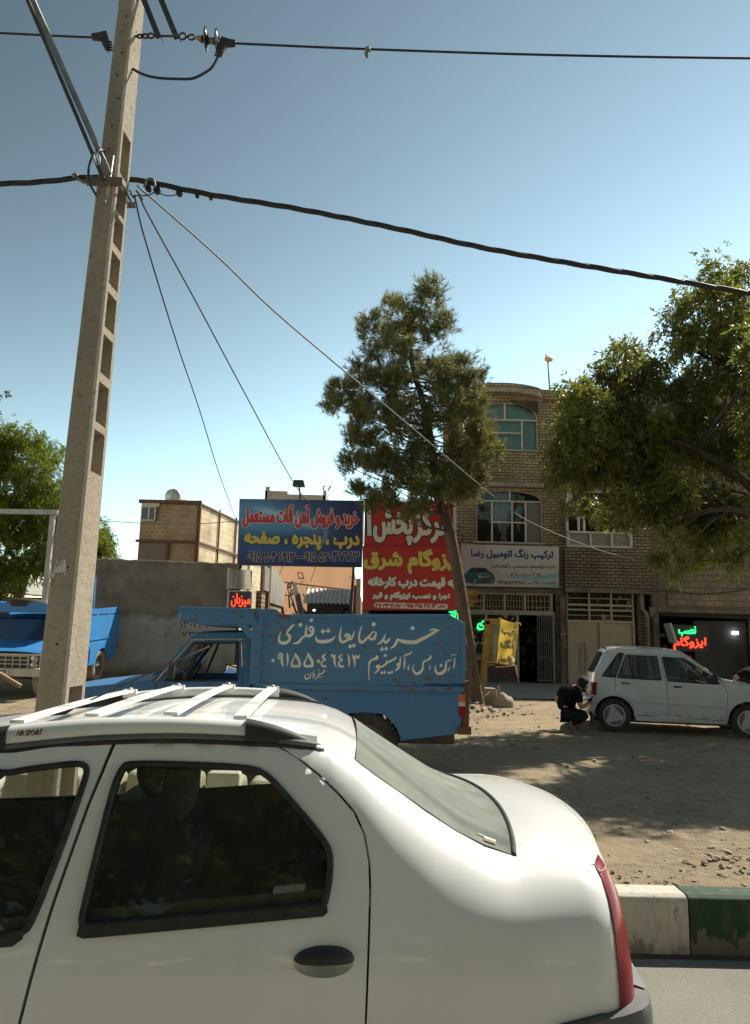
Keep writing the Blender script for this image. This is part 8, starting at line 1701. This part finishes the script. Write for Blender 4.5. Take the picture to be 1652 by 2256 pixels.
def squatting(name, O, J, label, mirror=False):
    """J: named joints in metres relative to O (x right, y into the picture, z up)"""
    r_ = J
    def jj(*n): return [(*r_[k][:3], r_[k][3]) for k in n]
    body_n = ['pelvis', 'waist', 'chest', 'neckb', 'neck', 'head', 'crown', 'shR', 'elR', 'wrR', 'shL', 'elL', 'wrL', 'hipR', 'knR', 'anR', 'hipL', 'knL', 'anL']
    ix = {k: i for i, k in enumerate(body_n)}
    Ed = [(ix[a], ix[b]) for a, b in (('pelvis', 'waist'), ('waist', 'chest'), ('chest', 'neckb'), ('neckb', 'neck'), ('neck', 'head'), ('head', 'crown'), ('chest', 'shR'), ('shR', 'elR'), ('elR', 'wrR'), ('chest', 'shL'), ('shL', 'elL'), ('elL', 'wrL'), ('pelvis', 'hipR'), ('hipR', 'knR'), ('knR', 'anR'), ('pelvis', 'hipL'), ('hipL', 'knL'), ('knL', 'anL'))]
    JJ = jj(*body_n)
    for w, e in (('wrR', 'elR'), ('wrL', 'elL')):
        a = np.array(r_[w][:3]); d = a - np.array(r_[e][:3]); d /= np.linalg.norm(d); sd = np.cross(d, [0, 0, 1.0]); sd /= np.linalg.norm(sd) + 1e-9; up = np.cross(sd, d)
        k0 = len(JJ); palm = a + d * .055; JJ.append((*palm, (.036, .018))); Ed.append((ix[w], k0))
        for f, (off, ln) in enumerate(((-.030, .062), (-.010, .074), (.011, .070), (.030, .055))):
            b_ = palm + d * .035 + sd * off; k1 = len(JJ); JJ += [(*b_, .0095), (*(b_ + d * ln * .5 - up * .008), .0085), (*(b_ + d * ln * .75 - up * .034), .0075)]; Ed += [(k0, k1), (k1, k1 + 1), (k1 + 1, k1 + 2)]
        b_ = a + d * .03 + sd * .034; k1 = len(JJ); JJ += [(*b_, .011), (*(b_ + d * .04 + sd * .018 - up * .012), .009)]; Ed += [(ix[w], k1), (k1, k1 + 1)]
    body = skin(name, JJ, Ed, SKIN, None); body.location = O; tag(body, label, 'person')
    g = lambda k, s_: (*r_[k][:3], r_[k][3] * s_ if not isinstance(r_[k][3], tuple) else tuple(q * s_ for q in r_[k][3]))
    def mid(a, b, u): return tuple(np.array(r_[a][:3]) * (1 - u) + np.array(r_[b][:3]) * u)
    sj = [g('pelvis', 1.12), g('waist', 1.18), g('chest', 1.10), g('neckb', 1.05), g('shR', 1.28), (*mid('shR', 'elR', .72), .066), g('shL', 1.28), (*mid('shL', 'elL', .72), .066)]
    skin('shirt', sj, [(0, 1), (1, 2), (2, 3), (2, 4), (4, 5), (2, 6), (6, 7)], SHIRT, body)
    tj = [g('pelvis', 1.10), g('hipR', 1.12), (*mid('hipR', 'knR', .5), .093), g('knR', 1.2), (*mid('knR', 'anR', .5), .072), (*mid('knR', 'anR', .93), .058), g('hipL', 1.12), (*mid('hipL', 'knL', .5), .093), g('knL', 1.2), (*mid('knL', 'anL', .5), .072), (*mid('knL', 'anL', .93), .058)]
    skin('trousers', tj, [(0, 1), (1, 2), (2, 3), (3, 4), (4, 5), (0, 6), (6, 7), (7, 8), (8, 9), (9, 10)], TROUS, body)
    for s_ in 'RL':
        h, t, a = np.array(r_['heel' + s_]), np.array(r_['toe' + s_]), np.array(r_['an' + s_][:3]); skin('shoe', [(*(a), .045), (*h, .040), (*(h * .5 + t * .5 + np.array([0, 0, .012])), .046), (*(h * .15 + t * .85), .040), (*t, .026)], [(0, 1), (1, 2), (2, 3), (3, 4)], SHOE, body)
    hd = np.array(r_['head'][:3]); fd = np.array(r_['face']); fd = fd / np.linalg.norm(fd); sdv = np.cross(fd, [0, 0, 1.0]); sdv /= np.linalg.norm(sdv); upv = np.cross(sdv, fd)
    mb = MB(); rows = []
    for i in range(13):
        ph = math.pi * i / 12; row = []
        for j in range(25):
            th = 2 * math.pi * j / 24; v = np.array([math.sin(ph) * math.cos(th), math.sin(ph) * math.sin(th), math.cos(ph)]); w = fd * v[0] * .112 + sdv * v[1] * .092 + upv * v[2] * .118
            if v[0] > .45 and v[2] < .42: w *= .82
            if v[2] < -.30: w *= .86
            row.append(tuple(hd + upv * .03 - fd * .022 + w * (1 + .05 * rng.normal())))
        row[-1] = row[0]; rows.append(row)
    mb.grid(rows, 0, True); mb.build('hair', HAIR, body)
    mb = MB(); c = hd + fd * .052 - upv * .085; mb.ball(tuple(c), (.044, .044, .03), 0, 12, 8); mb.build('beard', HAIR, body)
    mb = MB(); nz_ = hd + fd * .100 - upv * .012; mb.add([tuple(nz_ + upv * .03 - fd * .015), tuple(nz_ - upv * .02 + sdv * .016 - fd * .012), tuple(nz_ - upv * .02 - sdv * .016 - fd * .012), tuple(nz_ - upv * .014 + fd * .018)], [(0, 1, 3), (0, 3, 2), (1, 2, 3), (0, 2, 1)]); mb.build('nose', SKIN, body)
    for s_ in (-1, 1):
        mb = MB(); mb.ball(tuple(hd + sdv * s_ * .088 - upv * .01 - fd * .005), (.018, .018, .032), 0, 10, 7); mb.build('ear', SKIN, body)
        mb = MB(); mb.ball(tuple(hd + fd * .088 + sdv * s_ * .034 + upv * .018), (.012, .012, .009), 0, 8, 6); mb.build('eye', HAIR, body)
    return body
YM = 13.35; zpm = lambda x, y, dy=0.0: np.array(at(1211.5 + x * .16667, 1404.2 + y * .16667, YM + dy))
OM = np.array([3.9, YM, ground_z(3.9, YM)])
def J_(x, y, dy, r): return (*(zpm(x, y, dy) - OM), r)
Jm = dict(pelvis=J_(185, 985, .0, (.135, .12)), waist=J_(205, 880, .02, (.125, .13)), chest=J_(265, 745, .06, (.15, .15)), neckb=J_(345, 668, .06, .075), neck=J_(378, 655, .05, .056), head=J_(440, 630, .04, (.083, .088)), crown=J_(440, 585, .04, (.075, .075)),
          shR=J_(365, 735, -.10, .066), elR=J_(412, 935, -.14, .044), wrR=J_(475, 892, -.08, .030), shL=J_(180, 690, .20, .066), elL=J_(85, 830, .26, .042), wrL=J_(150, 930, .34, .03),
          hipR=J_(220, 1010, -.08, .095), knR=J_(490, 1045, -.10, .068), anR=J_(255, 1140, -.10, .045), hipL=J_(230, 1000, .14, .095), knL=J_(470, 1010, .28, .066), anL=J_(330, 1160, .24, .045),
          heelR=tuple(zpm(205, 1150, -.10) - OM), toeR=tuple(zpm(305, 1238, -.10) - OM), heelL=tuple(zpm(305, 1165, .24) - OM), toeL=tuple(zpm(385, 1205, .24) - OM), face=(.80, .45, -.42))
squatting('person', tuple(OM), Jm, 'man in black shirt crouching at the rear corner of the white hatchback')
YM2 = 16.2; OM2 = np.array([8.3, YM2, ground_z(8.3, YM2)])
def K_(x, y, dy, r): return (*(np.array(at(x, y, YM2 + dy)) - OM2), r)
zg_ = -.0
Jm2 = dict(pelvis=K_(1700, 1520, .1, (.14, .13)), waist=K_(1680, 1500, .05, (.13, .13)), chest=K_(1650, 1488, 0, (.15, .15)), neckb=K_(1668, 1466, -.05, .075), neck=K_(1674, 1460, -.05, .058), head=K_(1684, 1452, -.08, (.083, .088)), crown=K_(1688, 1446, -.08, (.075, .075)),
           shR=K_(1640, 1480, -.18, .066), elR=K_(1616, 1496, -.25, .046), wrR=K_(1628, 1520, -.25, .032), shL=K_(1668, 1476, .2, .066), elL=K_(1690, 1500, .25, .044), wrL=K_(1680, 1525, .2, .03),
           hipR=K_(1690, 1530, -.05, .095), knR=K_(1660, 1540, -.2, .068), anR=(.25, -.05, .10, .045), hipL=K_(1705, 1530, .2, .095), knL=K_(1690, 1540, .1, .066), anL=(.45, .2, .10, .045), heelR=(.32, -.02, .05), toeR=(.12, -.12, .035), heelL=(.52, .22, .05), toeL=(.32, .12, .035), face=(-.6, -.6, -.4))
squatting('person', tuple(OM2), Jm2, 'second person in black, only arm and shoulder showing behind the hatchback bonnet')

# ------------------------------------------------------------------ yellow post sign, blocks, rubble, small things
YS = 16.6; YF = Frame((0, YS, 0)); zq = lambda x, y: YF.px(1013.2 + x * .15333, 1321.6 + y * .15333)
r_ = empty('yellow_post_sign', (0, YS, 0), 'leaning yellow steel post sign wrapped in a torn yellow banner beside the pine', 'sign post')
YSTEEL = mat('yellow_steel', (.36, .21, .03), .55, (.28, .16, .03), 5, .4, .7, (.14, .08, .03), 22, .66, .74)
p, q = zq(290, 1440), zq(395, 300); mb = MB(); mb.bar((p[0], 0, p[1] - .12), (q[0], 0, q[1]), .115, .10); mb.build('post', YSTEEL, r_, bev=.008)
mb = MB(); a, b_ = zq(440, 335), zq(385, 885); mb.bar((a[0], .02, a[1]), (b_[0], .02, b_[1]), .08, .09); a, b_ = zq(350, 312), zq(578, 312); mb.bar((a[0], .0, a[1]), (b_[0], .0, b_[1]), .10, .12); a, b_ = zq(350, 890), zq(500, 890); mb.bar((a[0], 0, a[1]), (b_[0], 0, b_[1]), .22, .05); a, b_ = zq(690, 330), zq(640, 900); mb.bar((a[0], .16, a[1]), (b_[0], .16, b_[1]), .05, .05); mb.build('frame', YSTEEL, r_, bev=.006)
mb = MB(); L = [zq(455, 340), zq(570, 340), zq(520, 890), zq(410, 890)]; mb.prism(L, .02, .03); mb.build('acrylic_panel', mat('dirty_acrylic', (.19, .18, .15), .35, (.28, .265, .22), 3, .4, .6, (.5, .48, .42), 7, .6, .66), r_)
def ban(u, v):
    TL, TR, BR_, BL = [np.array(zq(*c)) for c in ((575, 268), (845, 338), (792, 938), (512, 898))]; pq = (TL * (1 - u) + TR * u) * (1 - v) + (BL * (1 - u) + BR_ * u) * v
    sag = .02 * math.sin(math.pi * u) * (1 - v); t = -.10 + .025 * math.sin(u * 9 + v * 5) * (.4 + v) + .018 * math.sin(v * 14 + u * 4) + (.12 * smooth(.72, 1, u)); return (pq[0], t, pq[1] - sag)
rows = [[ban(i / 26, j / 40) for i in range(27)] for j in range(41)]; BAN = mat('yellow_banner', (.50, .36, .06), .7, (.44, .31, .05), 4); 
bn_n = BAN.node_tree.nodes; bn_t = bn_n.new('ShaderNodeBsdfTranslucent'); bn_t.inputs[0].default_value = (.62, .45, .08, 1); bn_x = bn_n.new('ShaderNodeMixShader'); bn_x.inputs[0].default_value = .5; BAN.node_tree.links.new(bn_n['Principled BSDF'].outputs[0], bn_x.inputs[1]); BAN.node_tree.links.new(bn_t.outputs[0], bn_x.inputs[2]); BAN.node_tree.links.new(bn_x.outputs[0], bn_n['Material Output'].inputs[0])
mb = MB(); mb.grid(rows, 0, True); bn = mb.build('banner', BAN, r_); pass
mb = MB()
def onban(txt, u0, u1, v0, v1, m=0):
    out_, lo, hi = layout(shape(txt))
    for gi, (g, dx) in enumerate(out_):
        def f(x, y, o): u = u0 + (u1 - u0) * (x + dx - lo[0]) / (hi[0] - lo[0]); v = v1 + (v0 - v1) * (y - lo[1]) / (hi[1] - lo[1]); p_ = ban(u, v); return (p_[0], p_[1] - .006 - o - .0008 * (gi % 3), p_[2])
        mb.add([f(x, y, .002) for x, y in g[0]], [pp[::-1] for pp in g[1]], 0)
        for lp in g[2]: mb.tube([f(x, y, .001) for x, y in lp], .008, 5, 0, closed=True); mb.tube([f(x, y, -.004) for x, y in lp], .013, 5, 1, closed=True)
COL.objects.link(_fo); onban('کیب', .12, .80, .17, .34); onban('نگ', .12, .80, .43, .62); onban('ماشین', .10, .96, .80, .97); COL.objects.unlink(_fo)
mb.build('lettering', [INK, mat('banner_edge', (.6, .52, .36), .6)], bn)
mb = MB(); 
for P_ in ([(540, 262), (580, 278)], [(770, 322), (850, 342), (858, 375)], [(480, 895), (560, 912), (660, 930), (800, 942)], [(500, 960), (600, 955), (740, 945)], [(780, 945), (795, 1010), (808, 1085)], [(330, 945), (480, 925)]): mb.tube([(zq(x, y)[0], -.12, zq(x, y)[1]) for x, y in P_], .014 if len(P_) == 3 else .009, 5)
mb.build('rope', mat('frayed_rope', (.42, .36, .25), .9), r_)
gz2 = ground_z(2.7, YS)
def rock(name, c, r, label, m, cat, seed=0, flat=.02):
    bm = bmesh.new(); bmesh.ops.create_icosphere(bm, subdivisions=3, radius=1); rs = np.random.default_rng(seed); ks = rs.normal(size=(5, 3)) * 2.2
    for v in bm.verts:
        d = np.array(v.co); k = 1 + .14 * sum(math.sin(float(q @ d) + i) for i, q in enumerate(ks)) / 2; v.co = Vector((d[0] * r[0] * k, d[1] * r[1] * k, max(d[2] * r[2] * k, -r[2] * .4)))
    me = bpy.data.meshes.new(name); bm.to_mesh(me); bm.free(); me.materials.append(m); [setattr(p_, 'use_smooth', True) for p_ in me.polygons]; o = bpy.data.objects.new(name, me); COL.objects.link(o); o.location = c; return tag(o, label, cat)
STN = mat('pale_stone', (.36, .31, .235), .95, (.27, .23, .17), 5, bmp=.5, bscale=25)
a, b_ = zq(222, 1430), zq(560, 1270); mb = MB(); mb.hexa([(a[0], -.05, gz2 - .08), (b_[0], -.05, gz2 - .08), (b_[0], .35, gz2 - .08), (a[0], .35, gz2 - .08), (a[0] + .02, -.02, b_[1]), (b_[0] - .03, .0, b_[1] - .02), (b_[0] - .03, .33, b_[1] - .02), (a[0] + .02, .33, b_[1])]); o = mb.build('concrete_block', STN, bev=.025, loc=(0, YS + .12, 0)); tag(o, 'rough pale concrete block behind the yellow sign post foot', 'block')
c = zq(620, 1420); rock('stone', (c[0], YS - .1, gz2 + .03), (.24, .16, .22), 'rounded pale stone leaning beside the concrete block', STN, 'stone', 3)
a, b_ = zq(549, 1442), zq(545, 1232); mb = MB(); mb.bar((a[0], -.12, a[1] - .05), (b_[0], -.12, b_[1]), .05, .05); o = mb.build('wooden_stake', mat('stake_wood', (.40, .32, .20), .85, (.30, .24, .15), 9, stretch=(4, 4, .5)), loc=(0, YS, 0)); tag(o, 'short pale wooden stake standing before the concrete block', 'stake')
# rubble heap between pickup and sign
HG = (1.75, 15.6)
_gz = ground_z
def hz_(x, y): return _gz(x, y) + .20 * math.exp(-(((x - HG[0] - .1) / .62) ** 2 + ((y - HG[1]) / .75) ** 2)) * (1 + .25 * vnoise(x * 3, y * 3))
rows = [[(x, y, hz_(x, y) - .015 + .02 * vnoise(x * 7, y * 7)) for x in np.arange(.5, 3.4, .06)] for y in np.arange(14.0, 17.4, .08)]
tag(MB().grid(rows, 0, True).build('rubble_heap', DIRT), kind='stuff')
ground_z = hz_; stones('rubble', [(random.gauss(HG[0] + .2, .45), random.gauss(HG[1] - .1, .45), random.uniform(.015, .06)) for _ in range(110)], bpy.data.materials['stone']); ground_z = _gz
# twigs and dry branches by the heap
r_ = empty('dry_branches', (0, 0, 0), 'tangle of dry sticks lying behind the pickup rear by the rubble', 'branches'); mb = MB()
for _ in range(14): x, y = random.uniform(1.5, 2.6), random.uniform(16.2, 17.2); z = ground_z(x, y) + .05; mb.tube([(x, y, z), (x + random.uniform(-.5, .5), y + random.uniform(-.2, .2), z + random.uniform(.05, .35))], [.014, .006], 5)
mb.build('stick', mat('dry_wood', (.22, .17, .12), .9), r_)
# foot of the plaster wall: rubble and weeds; plank in front of the parked pickup
stones('wall_rubble', [(random.uniform(-6.2, -4.2), 19.2 - abs(random.gauss(0, .25)), random.uniform(.02, .09)) for _ in range(150)], bpy.data.materials['stone'])
mb = MB(); mb.bar(at(-40, 1462, 13.2), at(45, 1512, 13.2), .09, .06); tag(mb.build('wooden_plank', mat('plank_wood', (.30, .18, .10), .8, (.22, .13, .07), 7, stretch=(1, 1, 4))), 'reddish wooden plank leaning across the parked pickup number plate', 'plank')
mb = MB(); mb.hexa([(-.16, -.14, .40), (.16, -.14, .40), (.16, .14, .40), (-.16, .14, .40), (-.16, -.14, .43), (.16, -.14, .43), (.16, .14, .43), (-.16, .14, .43)])
for x in (-.13, .13):
    for y in (-.11, .11): mb.bar((x * 1.25, y * 1.25, 0), (x, y, .4), .025, .025)
p = at(534, 1462, 16.5); sr = empty('stool', (p[0], 16.5, ground_z(p[0], 16.5)), 'small pale stool seen through the blue pickup cab window', 'stool'); sm_ = mb.build('seat', mat('stool_white', (.5, .48, .44), .6), sr); sr.scale = (1.5, 1.5, 1.6 if True else 1)

# low stone edging and a pale block by the kerb, seen through the saloon's windows
r_ = empty('stone_edging', (0, 0, 0), 'low rough stone edging with a pale concrete block, seen through the white saloon rear window', 'stone edging'); mb = MB(); x = -3.0
while x < -.55:
    w = random.uniform(.28, .45); z0 = ground_z(x, 6.4); h = random.uniform(.34, .40)
    mb.hexa([(x + .01, 6.25, z0 - .05), (x + w - .01, 6.25, z0 - .05), (x + w - .01, 6.6, z0 - .05), (x + .01, 6.6, z0 - .05), (x + .03, 6.30, z0 + h), (x + w - .03, 6.29, z0 + h - .02), (x + w - .02, 6.56, z0 + h - .02), (x + .03, 6.57, z0 + h)]); x += w
mb.build('edging_stone', mat('edging_stone', (.50, .45, .36), .95, (.36, .32, .25), 4, bmp=.6, bscale=22), r_, bev=.05, seg=3)
mb = MB(); mb.box((-1.28, 6.12, .2), (-1.02, 6.245, .70)); mb.build('pale_block', mat('pale_block', (.62, .58, .48), .9, (.52, .48, .40), 5), r_, bev=.02)
